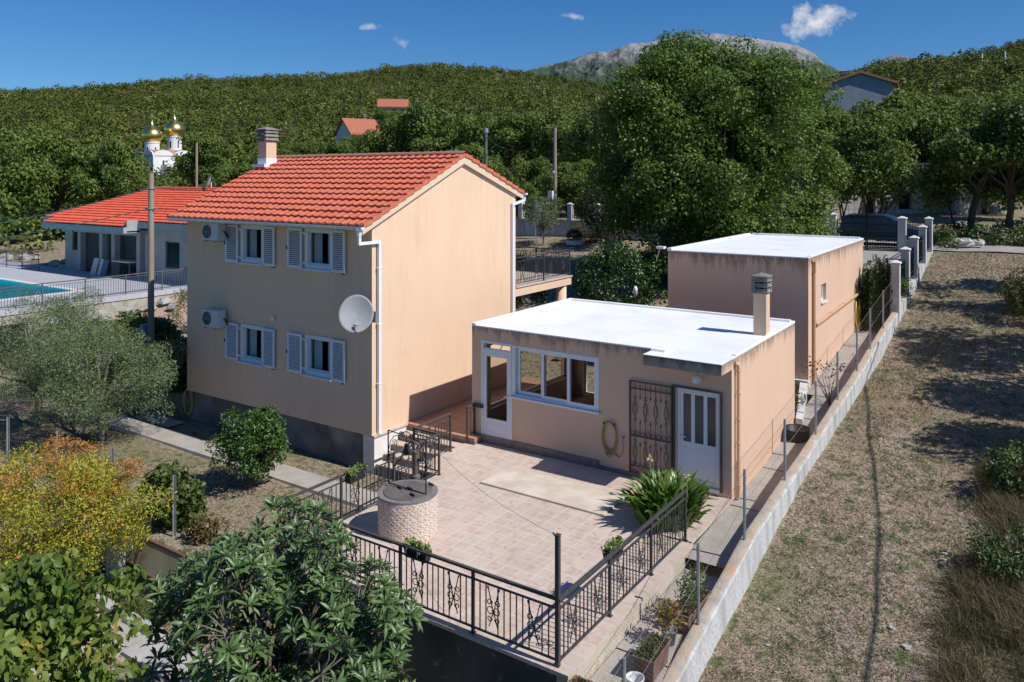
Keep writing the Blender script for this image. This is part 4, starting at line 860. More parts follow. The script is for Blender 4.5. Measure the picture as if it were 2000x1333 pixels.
vs = MB(); vs.lathe([(.05, 0), (.09, .1), (.06, .2), (.075, .24)], (.95, 9.1, .89), 12); tag(vs.build('table_vase', M('clay_vase', (.22, .10, .06), .5), smooth=True), 'brown clay vase standing on the table inside the annex', 'vase')
# hung on the annex
mb = MB(); rng = np.random.default_rng(2)
for k in range(7):
    w, hgt = .19 + rng.uniform(-.025, .03), .40 + rng.uniform(-.05, .03); ox = rng.uniform(-.015, .015)
    mb.tube([(1.74 + ox + w * math.sin(t) * (1 + .08 * math.cos(t)), AY0 - .05 - .012 * k * .5 + .01 * math.sin(t * 2 + k), 1.24 - hgt + hgt * math.cos(t)) for t in np.linspace(0, 6.283, 28)], .012, 5)
mb.tube([(1.86, AY0 - .04, .46), (2.0, AY0 - .03, .40), (2.1, AY0 - .05, .55), (2.11, AY0 - .06, .82)], .011, 5)
hs = mb.build('hose_coil', m_hose, smooth=True); tag(hs, 'olive-yellow garden hose coiled on two hooks on the annex wall by the tap', 'hose')
mb = MB()
for x in (1.58, 1.86): mb.tube([(x, AY0, 1.20), (x, AY0 - .09, 1.16), (x, AY0 - .10, 1.22)], .011, 5)
mb.build('hook', m_black, hs)
tp = MB(); tp.tube([(2.1, AY0, .90), (2.1, AY0 - .08, .90), (2.1, AY0 - .09, .84)], .016, 8); tp = tp.build('garden_tap', m_galv); tag(tp, 'small metal tap on the annex wall between hose and grille', 'tap')
mb = MB(); mb.bar((2.06, AY0 - .05, .935), (2.14, AY0 - .05, .935), .015, .008); mb.bar((2.1, AY0 - .05, .9), (2.1, AY0 - .05, .93), .012); mb.build('lever', m_black, tp)
lp = thing('outdoor_lamp', 'white angled security lamp above the utility door under the canopy', 'lamp', (4.05, 6.5, 2.7))
mb = MB(); mb.lathe([(.06, 0), (.06, .03)], (0, 0, 0), 12); mb.xf(Matrix.Translation((4.09, AY0 - .001, 2.78)) @ Matrix.Rotation(R(90), 4, 'X')); mb.tube([(4.09, AY0, 2.78), (4.08, AY0 - .1, 2.80), (4.05, AY0 - .16, 2.74)], .016, 6); mb.build('arm', m_white, lp)
mb = MB(); mb.lathe([(.03, .08), (.07, .05), (.095, -.03), (.10, -.11), (.09, -.11), (.08, -.03)], (4.03, AY0 - .2, 2.68), 14); mb.build('lamp_shade', m_white, lp, smooth=True)

# ------------------------------------------------------------------ the garage
GX0, GX1, GY0, GY1, GZ0, GZ = -.197, 4.50, 14.78, 23.9, .3, 4.76
garage = thing('garage_building', 'tall peach garage block with white flat roof behind the annex', 'building', (2.1, 19, .6))
mb = MB(); mb.wall('y', GY0, GY0 + .3, GX0, GX1, GZ0, GZ - .03, []); mb.wall('x', GX1 - .3, GX1, GY0 + .3, GY1 - .3, GZ0, GZ - .03, [(16.52, 17.23, 3.12, 3.7)]); mb.wall('x', GX0, GX0 + .3, GY0 + .3, GY1 - .3, GZ0, GZ - .03, []); mb.wall('y', GY1 - .3, GY1, GX0, GX1, GZ0, GZ - .03, [])
mb.build('wall', m_garage, garage)
mb = MB(); mb.box(GX0 - .02, GX1 + .008, GY0 - .02, GY1 + .12, GZ - .03, GZ); mb.build('roof', m_roofwhite, garage)
mb = MB(); mb.box(GX0 - .021, GX0 + .14, GY0 - .021, GY1 + .121, GZ, GZ + .07); mb.box(GX0 + .14, GX1 - .12, GY1, GY1 + .121, GZ, GZ + .07); mb.box(GX1 - .12, GX1 + .009, GY0 + .3, GY1 + .121, GZ, GZ + .03); mb.build('parapet', m_roofwhite, garage, bevel=.01)
mb = MB(); mb.box(GX1 - .6, GX1 + .004, GY1 + .002, GY1 + .12, GZ - .3, GZ - .035); mb.build('roof_edge', m_garage, garage)
mb = MB(); mb.wall('x', GX1 - .16, GX1 - .1, 16.52, 17.23, 3.12, 3.7, [(16.59, 16.86, 3.19, 3.63), (16.89, 17.16, 3.19, 3.63)]); gw = mb.build('window', m_white, garage)
mb = MB(); mb.box(GX1 - .135, GX1 - .13, 16.57, 17.18, 3.17, 3.65); mb.build('pane', M('pale_window_glass', (.35, .38, .42), .1, spec=.6), gw)
mb = MB(); mb.box(GX1 - .1, GX1 + .06, 16.47, 17.28, 3.06, 3.115); mb.build('sill', m_white, gw)
mb = MB(); mb.box(GX1 - .3, GX1 - .25, 16.4, 17.35, 3.0, 3.8); mb.build('room_backing', m_dark, gw)  # painted dark sheet in place of the unlit garage room
m_pipe = M('tan_pipe', (.52, .33, .19), .5)
mb = MB(); mb.tube([(GX1 + .06, 15.28, 4.63), (GX1 + .06, 15.28, .72)], .05, 10); mb.tube([(GX1 - .02, 15.2, 4.67), (GX1 + .06, 15.28, 4.55)], .06, 10); mb.box(GX1, GX1 + .115, 15.22, 15.34, 4.25, 4.6)
for z in (1.0, 1.8, 2.7, 3.6): mb.lathe([(.058, 0), (.06, .02), (.058, .04)], (GX1 + .06, 15.28, z), 10)
mb.build('downspout', m_pipe, garage)
mb = MB(); mb.tube([(GX1 + .08, 15.4, 2.54), (GX1 + .08, 23.9, 2.72)], .06, 10)
for y in (15.5, 17.6, 19.7, 21.8, 23.6): mb.lathe([(.07, -.02), (.07, .02)], (0, 0, 0), 10); k0 = len(mb.v) - 20; mb.xf(Matrix.Translation((GX1 + .08, y, 2.54 + .18 * (y - 15.4) / 8.5)) @ Matrix.Rotation(R(90), 4, 'X'), k0)
mb.tube([(GX1 + .08, 23.85, 2.72), (GX1 + .08, 23.98, 2.7), (GX1 + .08, 24.0, 2.2)], .06, 10); mb.build('drain_pipe', m_pipe, garage)
mb = MB(); rng = np.random.default_rng(4)
for k in range(9):
    y0 = 22.4 + rng.uniform(0, .55); pts = []
    for t in np.linspace(0, 1, 16): pts.append((GX1 + .10 + .03 * math.sin(9 * t + k), y0 + .35 * math.sin(3.14 * t + k * .7) * (.4 + t), 2.50 - .03 * k - (1.0 + rng.uniform(0, .05) + .05 * k) * (math.sin(3.14 * t) if k < 6 else t)))
    mb.tube(pts, .022, 5)
hy = mb.build('hanging_hose', m_hosey, smooth=True); tag(hy, 'bright yellow hose hanging in loops at the far corner of the garage', 'hose')
mb = MB(); mb.box(GX1 - .02, GX1 + .04, 15.3, 15.48, .45, .62) if False else None
mb.add([(4.29, 14.6, .84), (4.52, 14.6, .84), (5.03, 11.9, .49), (4.84, 11.9, .49), (4.29, 14.6, .2), (4.52, 14.6, .2), (5.03, 11.9, .2), (4.84, 11.9, .2)], [(0, 1, 2, 3), (7, 6, 5, 4), (0, 3, 7, 4), (1, 5, 6, 2), (3, 2, 6, 7)]); mb.box(3.9, 4.52, 14.62, 14.77, .78, .90)
tag(mb.build('white_kerb', m_whiteplinth), 'white painted sloping kerb between the annex and the garage', 'kerb')
tub = MB(); tub.lathe([(.30, 0), (.36, .36), (.37, .36), (.34, .34), (.28, .06), (.001, .05)], (5.12, 10.95, .16), 28, .9, 1.); tb = tub.build('washing_tub', m_plastblack, smooth=True); tag(tb, 'round black plastic tub at the back corner of the annex', 'tub')

# ------------------------------------------------------------------ boundary wall, mesh fence and white garden wall
WT = [(-9, -2.1), (-4, -1.25), (-1.14, -.66), (1.66, -.17), (4.12, .30), (6.98, .54), (9.87, .77), (12.44, 1.04), (15.24, 1.29), (17.51, 1.56), (20.11, 1.84), (22.9, 2.08)]
wy = [a for a, _ in WT]; wz = [b for _, b in WT]
def ztop(y): return float(np.interp(y, wy, wz))
bw = thing('boundary_wall', 'low rough concrete boundary wall sloping up beside the dry field', 'wall', (5.9, 5, .2))
mb = MB(); ys_ = np.linspace(-9, 22.62, 66); rng = np.random.default_rng(8)
prof = lambda y, j: [(6.01 + j * .6, min(float(zfield(y)) - .4, ztop(y) - .8)), (5.99 + j, ztop(y) - .05), (5.965 + j, ztop(y) - .012), (5.79, ztop(y) - .012), (5.765, ztop(y) - .05), (5.75, float(zpath(y)) - .4)]
vs = []
for y in ys_: vs += [(x, y, z) for x, z in prof(y, rng.normal() * .006)]
k = 6; mb.add(vs, [(i * k + j, (i + 1) * k + j, (i + 1) * k + j + 1, i * k + j + 1) for i in range(len(ys_) - 1) for j in range(k - 1)] + [tuple(range(k)), tuple(range((len(ys_) - 1) * k, len(ys_) * k))[::-1]])
mb.build('wall', m_wallwhite, bw)
mb = MB(); vs = []
for i, y in enumerate(ys_): w = .03 * math.sin(i * 1.3) + .02 * rng.normal(); z = ztop(y) - .008 + .004 * rng.normal(); vs += [(5.762, y, z), (5.84, y, z + .006), (5.92 + w, y, z + .003), (5.974, y, z - .012)]
mb.add(vs, [(i * 4 + j, i * 4 + j + 1, i * 4 + j + 5, i * 4 + j + 4) for i in range(len(ys_) - 1) for j in range(3)]); mb.build('coping', m_walltop, bw, smooth=True)
FP = [-6.8, -4, -1.14, 1.66, 4.12, 6.98, 9.87, 12.44, 15.24, 17.51, 20.11]; FX = 5.84; FH = 1.35
mf = thing('mesh_fence', 'thin wire mesh fence on galvanised posts along the top of the boundary wall', 'fence', (FX, 5, 1))
for y in FP: mb = MB(); mb.tube([(FX, y, ztop(y) - .1), (FX, y, ztop(y) + FH)], .028, 8); mb.build('post', m_galv, mf)
segs = list(zip(FP[:-1], FP[1:])) + [(20.11, 22.65)]
for a, b in segs:
    mb = MB(); za, zb = ztop(a), ztop(b); P = lambda t, h: (FX - .025, a + (b - a) * t, za + (zb - za) * t + h)
    n = int(round((b - a) / .075)); H = 1.25; w = .0016; sp = (b - a) / n
    for i in range(-int(H / sp) - 1, n + 1):
        for s in (1, -1):
            u0, h0, u1, h1 = i * sp, 0, i * sp + H, H
            if u0 < 0: h0 = -u0; u0 = 0
            if u1 > b - a: h1 -= u1 - (b - a); u1 = b - a
            if h1 <= h0: continue
            if s < 0: u0, u1 = b - a - u0, b - a - u1
            p, q = P(u0 / (b - a), h0 + .03), P(u1 / (b - a), h1 + .03)
            mb.face([(p[0] + .001 * s, p[1], p[2] - w), (q[0] + .001 * s, q[1], q[2] - w), (q[0] + .001 * s, q[1], q[2] + w), (p[0] + .001 * s, p[1], p[2] + w)])
    mb.build('wire_netting', m_netting, mf)
    mb = MB()
    for h in (1.27, .66, .06): mb.tube([P(0, h), P(.5, h - .015), P(1, h)], .004, 4)
    mb.build('tension_wire', m_galv, mf)
# white wall with square pillars and iron infill, stepping up to the gate
m_pil = M('white_pillar_paint', (.60, .59, .57), .85, c2=(.50, .49, .47), scale=2.5)
gwall = thing('white_garden_wall', 'stepped white garden wall with square capped pillars at the top of the field', 'wall', (5.9, 28, 3))
PY = [(22.8, 4.06), (25.5, 4.38), (28.2, 4.69), (31.2, 5.02), (33.75, 5.31)]
steps_ = [(22.63, 25.48, 2.35), (25.48, 28.18, 2.8), (28.18, 31.15, 3.2), (31.15, 33.9, 3.55)]
mb = MB()
for a, b, z in steps_: mb.box(5.70, 6.01, a + .001, b, z - 2.2, z)
mb.build('wall', m_wallwhite, gwall, bevel=.012)
def pillar(root, x, y, zb, zt, w=.30, mat=None):
    mb = MB(); mb.box(x - w / 2, x + w / 2, y - w / 2, y + w / 2, zb, zt - .13); p = mb.build('pillar', mat or m_pil, root, bevel=.008)
    mb = MB(); o = w / 2 + .035; mb.box(x - o, x + o, y - o, y + o, zt - .13, zt - .08); mb.add([(x - o, y - o, zt - .08), (x + o, y - o, zt - .08), (x + o, y + o, zt - .08), (x - o, y + o, zt - .08), (x, y, zt + .02)], [(0, 1, 4), (1, 2, 4), (2, 3, 4), (3, 0, 4)]); mb.build('pillar_cap', m_whiteplinth, p)
def iron_panel(root, p, q, z0, z1, name='iron_panel', spikes=True, ringrow=True):
    p = Vector(p); q = Vector(q); L = (q - p).length; d = (q - p) / L; P = lambda u, z: (p.x + d.x * u, p.y + d.y * u, z); mb = MB(); H = z1 - z0
    for z in (z0 + .05, z0 + .22, z1 - .22, z1 - .02 if not spikes else z1 - .12): mb.bar(P(0, z), P(L, z), .04, .035)
    n = max(2, int(L / .13))
    for i in range(n + 1):
        u = L * i / n; mb.bar(P(u, z0 + .05), P(u, z1 - .02), .02)
        if spikes: mb.tube([P(u, z1 - .03), P(u, z1 + .07)], [.024, .002], 4)
    if ringrow:
        for i in range(n): mb.tube([P(L * (i + .5) / n + .045 * math.cos(t), z0 + .135 + .06 * math.sin(t)) for t in np.linspace(0, 6.28, 9)], .012, 4)
    return mb.build(name, m_black, root)
for (y, zt), zb in zip(PY, (1.6, 2.1, 2.6, 3.0, 3.2)): pillar(gwall, 5.87, y, zb, zt, .32)
for i in range(1, 4): iron_panel(gwall, (5.87, PY[i][0] + .17), (5.87, PY[i + 1][0] - .17), steps_[i][2] + .12, PY[i][1] - .16, spikes=False, ringrow=False)
iron_panel(gwall, (5.87, PY[0][0] + .17), (5.87, PY[1][0] - .17), 2.5, 3.85, spikes=False, ringrow=False)
mb = MB(); mb.box(6.011, 6.05, 28.2, 28.27, 2.3, 3.3); mb.build('drain_strip', M('rusty_strip', (.16, .09, .06), .8), gwall)
ff = thing('front_garden_fence', 'white retaining wall with pillars and black iron panels along the road behind the big oak', 'fence', (-7, 33.7, 3.5)); FY = 33.7
FXS = [-20.7, -18.75, -16.8, -14.9, -12.9, -10.75, -8.63, -6.5, -4.38, -2.21, .11]  # rear fence, gate and garden coordinates, scaled about the camera and baked in
mb = MB(); mb.box(-20.7, .2, FY - .13, FY + .13, 2.2, 4.46); mb.box(-20.75, .2, FY - .18, FY + .18, 4.46, 4.53); mb.build('wall', m_wallwhite, ff)
for x in FXS: pillar(ff, x, FY, 4.53 if x < 0 else 3.2, 5.66 if x < -11 else (5.25 if x < 0 else 5.34), .31)
for a, b in zip(FXS[:-1], FXS[1:]): iron_panel(ff, (a + .17, FY), (b - .17, FY), 4.6, 5.48 if b < -9 else 5.1)
gate = thing('double_gate', 'black wrought-iron double driveway gate between two white pillars', 'gate', (3, FY, 3.4))
pillar(gate, 1.30, FY, 3.0, 5.4, .36); pillar(gate, 4.66, FY, 3.0, 5.3, .38)
for a, b, s in ((1.52, 2.93, 0), (3.01, 4.43, 1)):
    P = lambda u, z: (u, FY, z); mb = MB(); n = 11
    top = lambda u: 5.02 + .34 * math.sin(math.pi / 2 * ((u - a) / (b - a) if not s else (b - u) / (b - a)))
    for u in (a, b): mb.bar(P(u, 3.53), P(u, top(u) + .05), .06)
    for z in (3.57, 3.77, 4.22, 4.42, 4.85): mb.bar(P(a, z), P(b, z), .045)
    mb.tube([P(u, top(u)) for u in np.linspace(a, b, 9)], .02, 5)
    for i in range(1, n):
        u = a + (b - a) * i / n; mb.bar(P(u, 3.57), P(u, top(u) + .05), .02); mb.tube([P(u, top(u) + .04), P(u, top(u) + .16)], [.025, .002], 4)
    for z in (3.67, 4.32):
        for i in range(n): mb.tube([P(a + (b - a) * (i + .5) / n + .05 * math.cos(t), z + .07 * math.sin(t)) for t in np.linspace(0, 6.28, 9)], .014, 4)
    mb.build('gate_leaf', m_black, gate)
pg = thing('pedestrian_gate', 'narrow black iron garden gate standing ajar beside the white pillar', 'gate', (-.1, 33.5, 3.4))
iron_panel(pg, (-.18, 32.6), (-.15, 33.5), 3.75, 5.2, 'gate_leaf', spikes=False)
mb = MB(); mb.box(4.86, 5.69, FY - .13, FY + .13, 2.8, 4.0); tag(mb.build('gate_side_wall', m_wallwhite), 'short low white wall filling in beside the right gate pillar', 'wall')
iron_panel(gwall, (4.88, FY), (5.68, FY), 4.08, 5.1)

# ------------------------------------------------------------------ parked car behind the gate
m_carpaint = M('shaded_car_paint', (.02, .045, .085), .3, spec=.6); m_tyre = M('black_rubber', (.015, .015, .015), .8); m_alloy = M('silver_alloy', (.6, .6, .62), .3, metal=.6)  # blue car paint darkened to carry the shade of the trees
car = thing('parked_car', 'blue people carrier with tree shade in its paint, parked on the road behind the iron gate', 'car', (3.4, 36.2, 3.65))
def car_build(cx, cy, cz):
    prof = [(-2.1, .35), (-2.12, .75), (-2.02, 1.02), (-1.85, 1.5), (-1.6, 1.62), (.2, 1.62), (.55, 1.52), (1.3, 1.02), (2.0, .88), (2.15, .7), (2.17, .35)]
    mb = MB(); rows = []
    for y, sh in ((-.86, .0), (-.80, 1), (.80, 1), (.86, 0)):
        rows.append([(cx + (x * (.985 if not sh else 1)), cy + y * (1 if z < 1.05 else .86), cz + z - (0 if sh else .03 * (z > .5))) for x, z in prof])
    k = len(prof); vs = sum(rows, []); fs = [(r * k + j, r * k + j + 1, (r + 1) * k + j + 1, (r + 1) * k + j) for r in range(3) for j in range(k - 1)] + [tuple(range(k))[::-1], tuple(range(3 * k, 4 * k))] + [(0, k, 2 * k, 3 * k, 4 * k - 1, 3 * k - 1, 2 * k - 1, k - 1)]
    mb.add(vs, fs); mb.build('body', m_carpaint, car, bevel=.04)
    mb = MB()
    for pts in ([(-1.72, 1.08), (-1.58, 1.48), (-.95, 1.52), (-.95, 1.08)], [(-.87, 1.08), (-.87, 1.52), (.05, 1.52), (.05, 1.08)], [(.13, 1.08), (.13, 1.52), (.5, 1.44), (1.05, 1.1)]):
        for s in (-1, 1): mb.prism([(cx + x, cz + z) for x, z in pts], 'y', cy + s * .73, cy + s * .755)
    mb.build('side_windows', M('car_glass', (.012, .016, .02), .05, spec=.8), car)
    for s, x in ((-1, -1.35), (-1, 1.35), (1, -1.35), (1, 1.35)):
        mb = MB(); mb.lathe([(.17, -.1), (.31, -.1), (.325, -.06), (.325, .06), (.31, .1), (.17, .1)], (0, 0, 0), 22); mb.xf(Matrix.Translation((cx + x, cy + s * .78, cz + .32)) @ Matrix.Rotation(R(90), 4, 'X')); w = mb.build('wheel', m_tyre, car, smooth=True)
        mb = MB(); mb.lathe([(.06, -.105), (.05, -.11)], (0, 0, 0), 10); mb.lathe([(.19, -.09), (.21, -.10), (.22, -.09)], (0, 0, 0), 20)
        for t in range(5): a = t * 1.2566; mb.bar((.03 * math.cos(a), .03 * math.sin(a), -.1), (.2 * math.cos(a), .2 * math.sin(a), -.095), .07, .02)
        mb.xf(Matrix.Translation((cx + x, cy + s * .78, cz + .32)) @ Matrix.Rotation(R(90) if s < 0 else R(-90), 4, 'X') @ Matrix.Rotation(math.pi, 4, 'X')); mb.build('rim', m_alloy, w)
    for s in (-1, 1): mb = MB(); mb.box(cx + 1.98, cx + 2.15, cy + s * .62 - .17, cy + s * .62 + .17, cz + .68, cz + .82); mb.build('headlight', m_alloy, car, bevel=.03)
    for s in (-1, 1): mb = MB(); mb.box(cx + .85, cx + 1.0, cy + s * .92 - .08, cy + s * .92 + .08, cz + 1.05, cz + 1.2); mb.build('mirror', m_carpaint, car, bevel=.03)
car_build(3.35, 36.1, 3.66)

# ------------------------------------------------------------------ the well, pump and terrace things
well = thing('water_well', 'round stone-faced well with flat brown metal lid on the terrace', 'well', (-.22, 1.27, 0))
m_wellstone = M('split_stone_cladding', (.60, .49, .405), .95, c2=(.70, .60, .515), scale=11, detail=2, c3=(.48, .37, .29), s3=24, f3=(.55, .68), bump=.6, bscale=30, stretch=(1, 1, 2.2))
mb = MB(); mb.lathe([(.60, 0), (.60, .80), (.45, .80)], (-.22, 1.27, 0), 56); mb.build('drum', m_wellstone, well, smooth=False)
mb = MB()
rng = np.random.default_rng(12); nr_ = 18
for j in range(15):      # split-face stones laid in herringbone
    for i in range(58):
        a = (i + (j % 2) * .5) / 58 * 6.2832; z = .03 + j * .052; s = 1 if (i + j) % 2 else -1
        m = Matrix.Translation((-.22, 1.27, z)) @ Matrix.Rotation(a, 4, 'Z') @ Matrix.Translation((.598 + rng.uniform(0, .006), 0, 0)) @ Matrix.Rotation(s * R(38), 4, 'X'); k0 = len(mb.v); mb.box(-.02, .007 + rng.uniform(0, .004), -.036, .036, -.017, .017); mb.xf(m, k0)
mb.build('stone_cladding', m_wellstone, well)
m_lid = M('brown_painted_lid', (.115, .10, .095), .6, c2=(.15, .13, .125), scale=3)
mb = MB(); mb.lathe([(.62, .80), (.62, .825), (.001, .83)], (-.22, 1.27, 0), 56); lid = mb.build('lid', M('grey_lid_edging', (.16, .155, .15), .8, c2=(.21, .2, .2), scale=8), well)
mb = MB(); mb.lathe([(.50, .832), (.49, .845), (.001, .846)], (-.22, 1.27, 0), 48); mb.build('lid_plate', m_lid, lid)
mb = MB(); mb.bar((-.80, 1.33, .852), (.20, 1.30, .852), .03, .015); mb.bar((-.30, 1.36, .86), (-.14, 1.30, .86), .05, .03)
for x, y in ((-.42, 1.24), (.05, 1.10), (.02, 1.72)): mb.bar((x - .07, y + .02, .87), (x + .07, y - .02, .87), .03, .04)
for i in range(30): pass
mb.build('hinge', m_black, lid)
arch = thing('well_arch', 'black wrought-iron arch with scrolls standing over the well', 'arch', (-.3, 1.33, .83))
PA = lambda u, z: (-.83 + 1.06 * u, 1.34 - .03 * u, z)
for u in (0, 1):
    mb = MB(); mb.tube([PA(u, .83), PA(u, 1.95)], .014, 6)
    for t in np.linspace(0, 6.28, 5)[:-1]: mb.tube([(PA(u, 0)[0] + .04 * math.sin(math.pi * s) * math.cos(t + s * 2), PA(u, 0)[1] + .04 * math.sin(math.pi * s) * math.sin(t + s * 2), 1.30 + .17 * s) for s in np.linspace(0, 1, 7)], .008, 4)
    mb.build('post', m_black, arch)
mb = MB(); mb.bar(PA(0, 1.95), PA(.28, 1.93), .016); mb.bar(PA(1, 1.95), PA(.72, 1.93), .016); mb.tube([PA(.28, 1.93), PA(.5, 2.02), PA(.72, 1.93)], .010, 5)
def scr(u, z, su, sz, r):
    mb.tube([PA(u + su * (r - r * (1 - .75 * t) * math.cos(t * 8)), z + sz * r * (1 - .75 * t) * math.sin(t * 8) * 1.06) for t in np.linspace(0, 1, 18)], .009, 4)
for s, u in ((1, 0), (-1, 1)):
    mb.tube([PA(u, 1.5), PA(u + s * .06, 1.72), PA(u + s * .16, 1.86), PA(u + s * .3, 1.9)], .009, 4)
    scr(u + s * .02, 1.52, s, -1, .08); scr(u + s * .12, 1.72, s, 1, .07); scr(u + s * .30, 1.93, s, 1, .06); scr(u + s * .45, 1.95, -s, -1, .05)
mb.build('scrollwork', m_black, arch)
mb = MB(); mb.tube([PA(.5, 2.0), PA(.5, 1.72)], .007, 4); mb.lathe([(.02, -.035), (.075, -.03), (.055, 0), (.075, .03), (.02, .035)], (0, 0, 0), 18); k0 = len(mb.v) - 5 * 18; mb.xf(Matrix.Translation(PA(.5, 1.60)) @ Matrix.Rotation(R(90), 4, 'X'), k0); mb.box(PA(.5, 0)[0] - .04, PA(.5, 0)[0] + .04, 1.29, 1.36, 1.66, 1.76); mb.build('pulley', m_black, arch)
pump = thing('hand_pump', 'old cast-iron hand pump with curved lever behind the well', 'pump', (-.75, 1.95, 0))
px_, py_ = -.62, 1.98; m_cast = M('grey_cast_iron', (.09, .085, .08), .6, c2=(.14, .12, .10), scale=8)
mb = MB(); mb.lathe([(.11, .0), (.11, .04), (.05, .06), (.05, .75), (.10, .78), (.10, .84), (.065, .88), (.065, 1.32), (.08, 1.33), (.08, 1.37), (.03, 1.40), (.001, 1.42)], (px_, py_, 0), 18); mb.build('barrel', m_cast, pump, smooth=False)
mb = MB(); mb.tube([(px_ + .05, py_, 1.18), (px_ + .2, py_ + .03, 1.22), (px_ + .3, py_ + .04, 1.14)], [.035, .03, .028], 8); mb.build('spout', m_cast, pump, smooth=True)
mb = MB(); mb.bar((px_ - .05, py_, 1.38), (px_ - .13, py_, 1.56), .04); mb.tube([(px_ + .1, py_, 1.52), (px_ - .12, py_, 1.56), (px_ - .26, py_ - .01, 1.42), (px_ - .42, py_ - .02, 1.12), (px_ - .60, py_ - .02, .92)], [.018, .024, .02, .018, .022], 6); mb.tube([(px_, py_, 1.4), (px_ + .06, py_, 1.53)], .012, 6); mb.build('lever', m_cast, pump, smooth=True)

# flower boxes
m_succ = leafmat('succulent_leaf', (.14, .22, .05), (.30, .36, .11), (.42, .38, .14), trans=.15, clump=6)
def flowerbox(x, y, z, ang, label, L=.5, seed=1, name='flower_box', bloom=None):
    t = thing(name, label, 'flower box', (x, y, z), local=True, rz=ang); rng = np.random.default_rng(seed)
    mb = MB(); a, b, h = L / 2, .085, .17; mb.add([(-a * .9, -b * .75, 0), (a * .9, -b * .75, 0), (a * .9, b * .75, 0), (-a * .9, b * .75, 0), (-a, -b, h), (a, -b, h), (a, b, h), (-a, b, h), (-a * .94, -b * .85, h), (a * .94, -b * .85, h), (a * .94, b * .85, h), (-a * .94, b * .85, h), (-a * .9, -b * .8, h - .05), (a * .9, -b * .8, h - .05), (a * .9, b * .8, h - .05), (-a * .9, b * .8, h - .05)],
        [(3, 2, 1, 0), (0, 1, 5, 4), (1, 2, 6, 5), (2, 3, 7, 6), (3, 0, 4, 7), (4, 5, 9, 8), (5, 6, 10, 9), (6, 7, 11, 10), (7, 4, 8, 11), (8, 9, 13, 12), (9, 10, 14, 13), (10, 11, 15, 14), (11, 8, 12, 15)]); mb.cur = 1; mb.face([(-a * .9, -b * .8, h - .04), (a * .9, -b * .8, h - .04), (a * .9, b * .8, h - .04), (-a * .9, b * .8, h - .04)]); mb.build('box', [m_plastblack, m_soil], t)
    n = 420; pos = np.stack([rng.uniform(-a, a, n), rng.normal(size=n) * b * .55, h + np.abs(rng.normal(size=n)) * .05], 1); nn = unit(rng.normal(size=(n, 3)) * .7 + [0, 0, 1]); dd = unit(rng.normal(size=(n, 3)) + [0, 0, .6])
    Vv, Tt = leaves(pos, dd, nn, rng.uniform(.04, .075, n), .035, 'diamond'); npmesh('plant', Vv, Tt, m_succ, t)
    mb = MB()
    for u in (-a * .5, a * .5): mb.tube([(u, -b * .2, h - .01), (u, -b - .02, h + .03), (u, -b - .07, h + .02), (u, -b - .07, h - .06)], .006, 4)
    mb.build('hanger', m_galv, t)
flowerbox(-1.50, 1.05, .84, R(92), 'black flower box with pale succulents hung on the left terrace rail', seed=1)
flowerbox(1.80, -.76, .80, R(0), 'black flower box with green plants hung on the front terrace rail by the loquat', seed=2)
flowerbox(4.53, 1.15, .80, R(-90), 'black flower box with small plants hung on the right terrace rail', seed=3)

# planters on the side path
m_herb = leafmat('planter_herb', (.05, .085, .02), (.12, .15, .04), (.20, .16, .06), trans=.2, clump=8)
m_yel = leafmat('yellowing_potted_leaf', (.16, .11, .03), (.36, .25, .05), (.10, .13, .03), trans=.2, clump=5)
def planter(x, y, z, L, W, H, rz, label, seed, mat=None, n=500, ph=.1, pl=.05):
    t = thing('planter_box', label, 'planter', (x, y, z), local=True, rz=rz); rng = np.random.default_rng(seed); a, b, h = W / 2, L / 2, H; c = .85
    mb = MB(); o = [(sx * a, sy * b) for sx, sy in ((-1, -1), (1, -1), (1, 1), (-1, 1))]
    r = [[(x_ * c, y_ * c, 0) for x_, y_ in o], [(x_, y_, h - .03) for x_, y_ in o], [(x_ + (.02 if x_ > 0 else -.02), y_ + (.02 if y_ > 0 else -.02), h - .03) for x_, y_ in o], [(x_ + (.02 if x_ > 0 else -.02), y_ + (.02 if y_ > 0 else -.02), h) for x_, y_ in o], [(x_ * .94, y_ * .97, h) for x_, y_ in o], [(x_ * .9, y_ * .94, h - .08) for x_, y_ in o]]
    vs = sum(r, []); fs = [(i * 4 + j, i * 4 + (j + 1) % 4, (i + 1) * 4 + (j + 1) % 4, (i + 1) * 4 + j) for i in range(5) for j in range(4)] + [(3, 2, 1, 0)]; mb.add(vs, fs); mb.build('box', m_terracotta, t, bevel=.012)
    mb = MB(); mb.box(-a * .9, a * .9, -b * .94, b * .94, h - .1, h - .07); mb.build('soil', m_soil, t)
    pos = np.stack([rng.uniform(-a * .85, a * .85, n), rng.uniform(-b * .9, b * .9, n), h - .06 + rng.random(n) * ph], 1); Vv, Tt = leaves(pos, rng.normal(size=(n, 3)) + [0, 0, .7], rng.normal(size=(n, 3)) * .6 + [0, 0, 1], rng.uniform(.7, 1.3, n) * pl, pl * .5); npmesh('plant', Vv, Tt, mat or m_herb, t)
    return t
planter(5.58, .38, -.35, .70, .33, .35, R(2), 'brown plastic trough of short herbs, nearest on the path below the terrace', 5)
planter(5.60, 1.98, -.34, 1.0, .30, .34, R(-1), 'brown plastic trough with a leggy shrub beside the mesh fence post', 6, n=900, ph=.55, pl=.06)
planter(5.05, -1.15, -.44, .8, .36, .34, R(0), 'brown trough of herbs on the path at the very bottom edge of the photo', 7)
pt = thing('potted_plant', 'grey pot with a yellowing leafy plant between the two brown troughs', 'potted plant', (5.53, 1.16, -.35), local=True)
mb = MB(); mb.lathe([(.09, 0), (.13, .24), (.14, .24), (.12, .22), (.11, .2), (.001, .2)], (0, 0, 0), 20); mb.build('pot', m_darkgrey, pt, smooth=True)
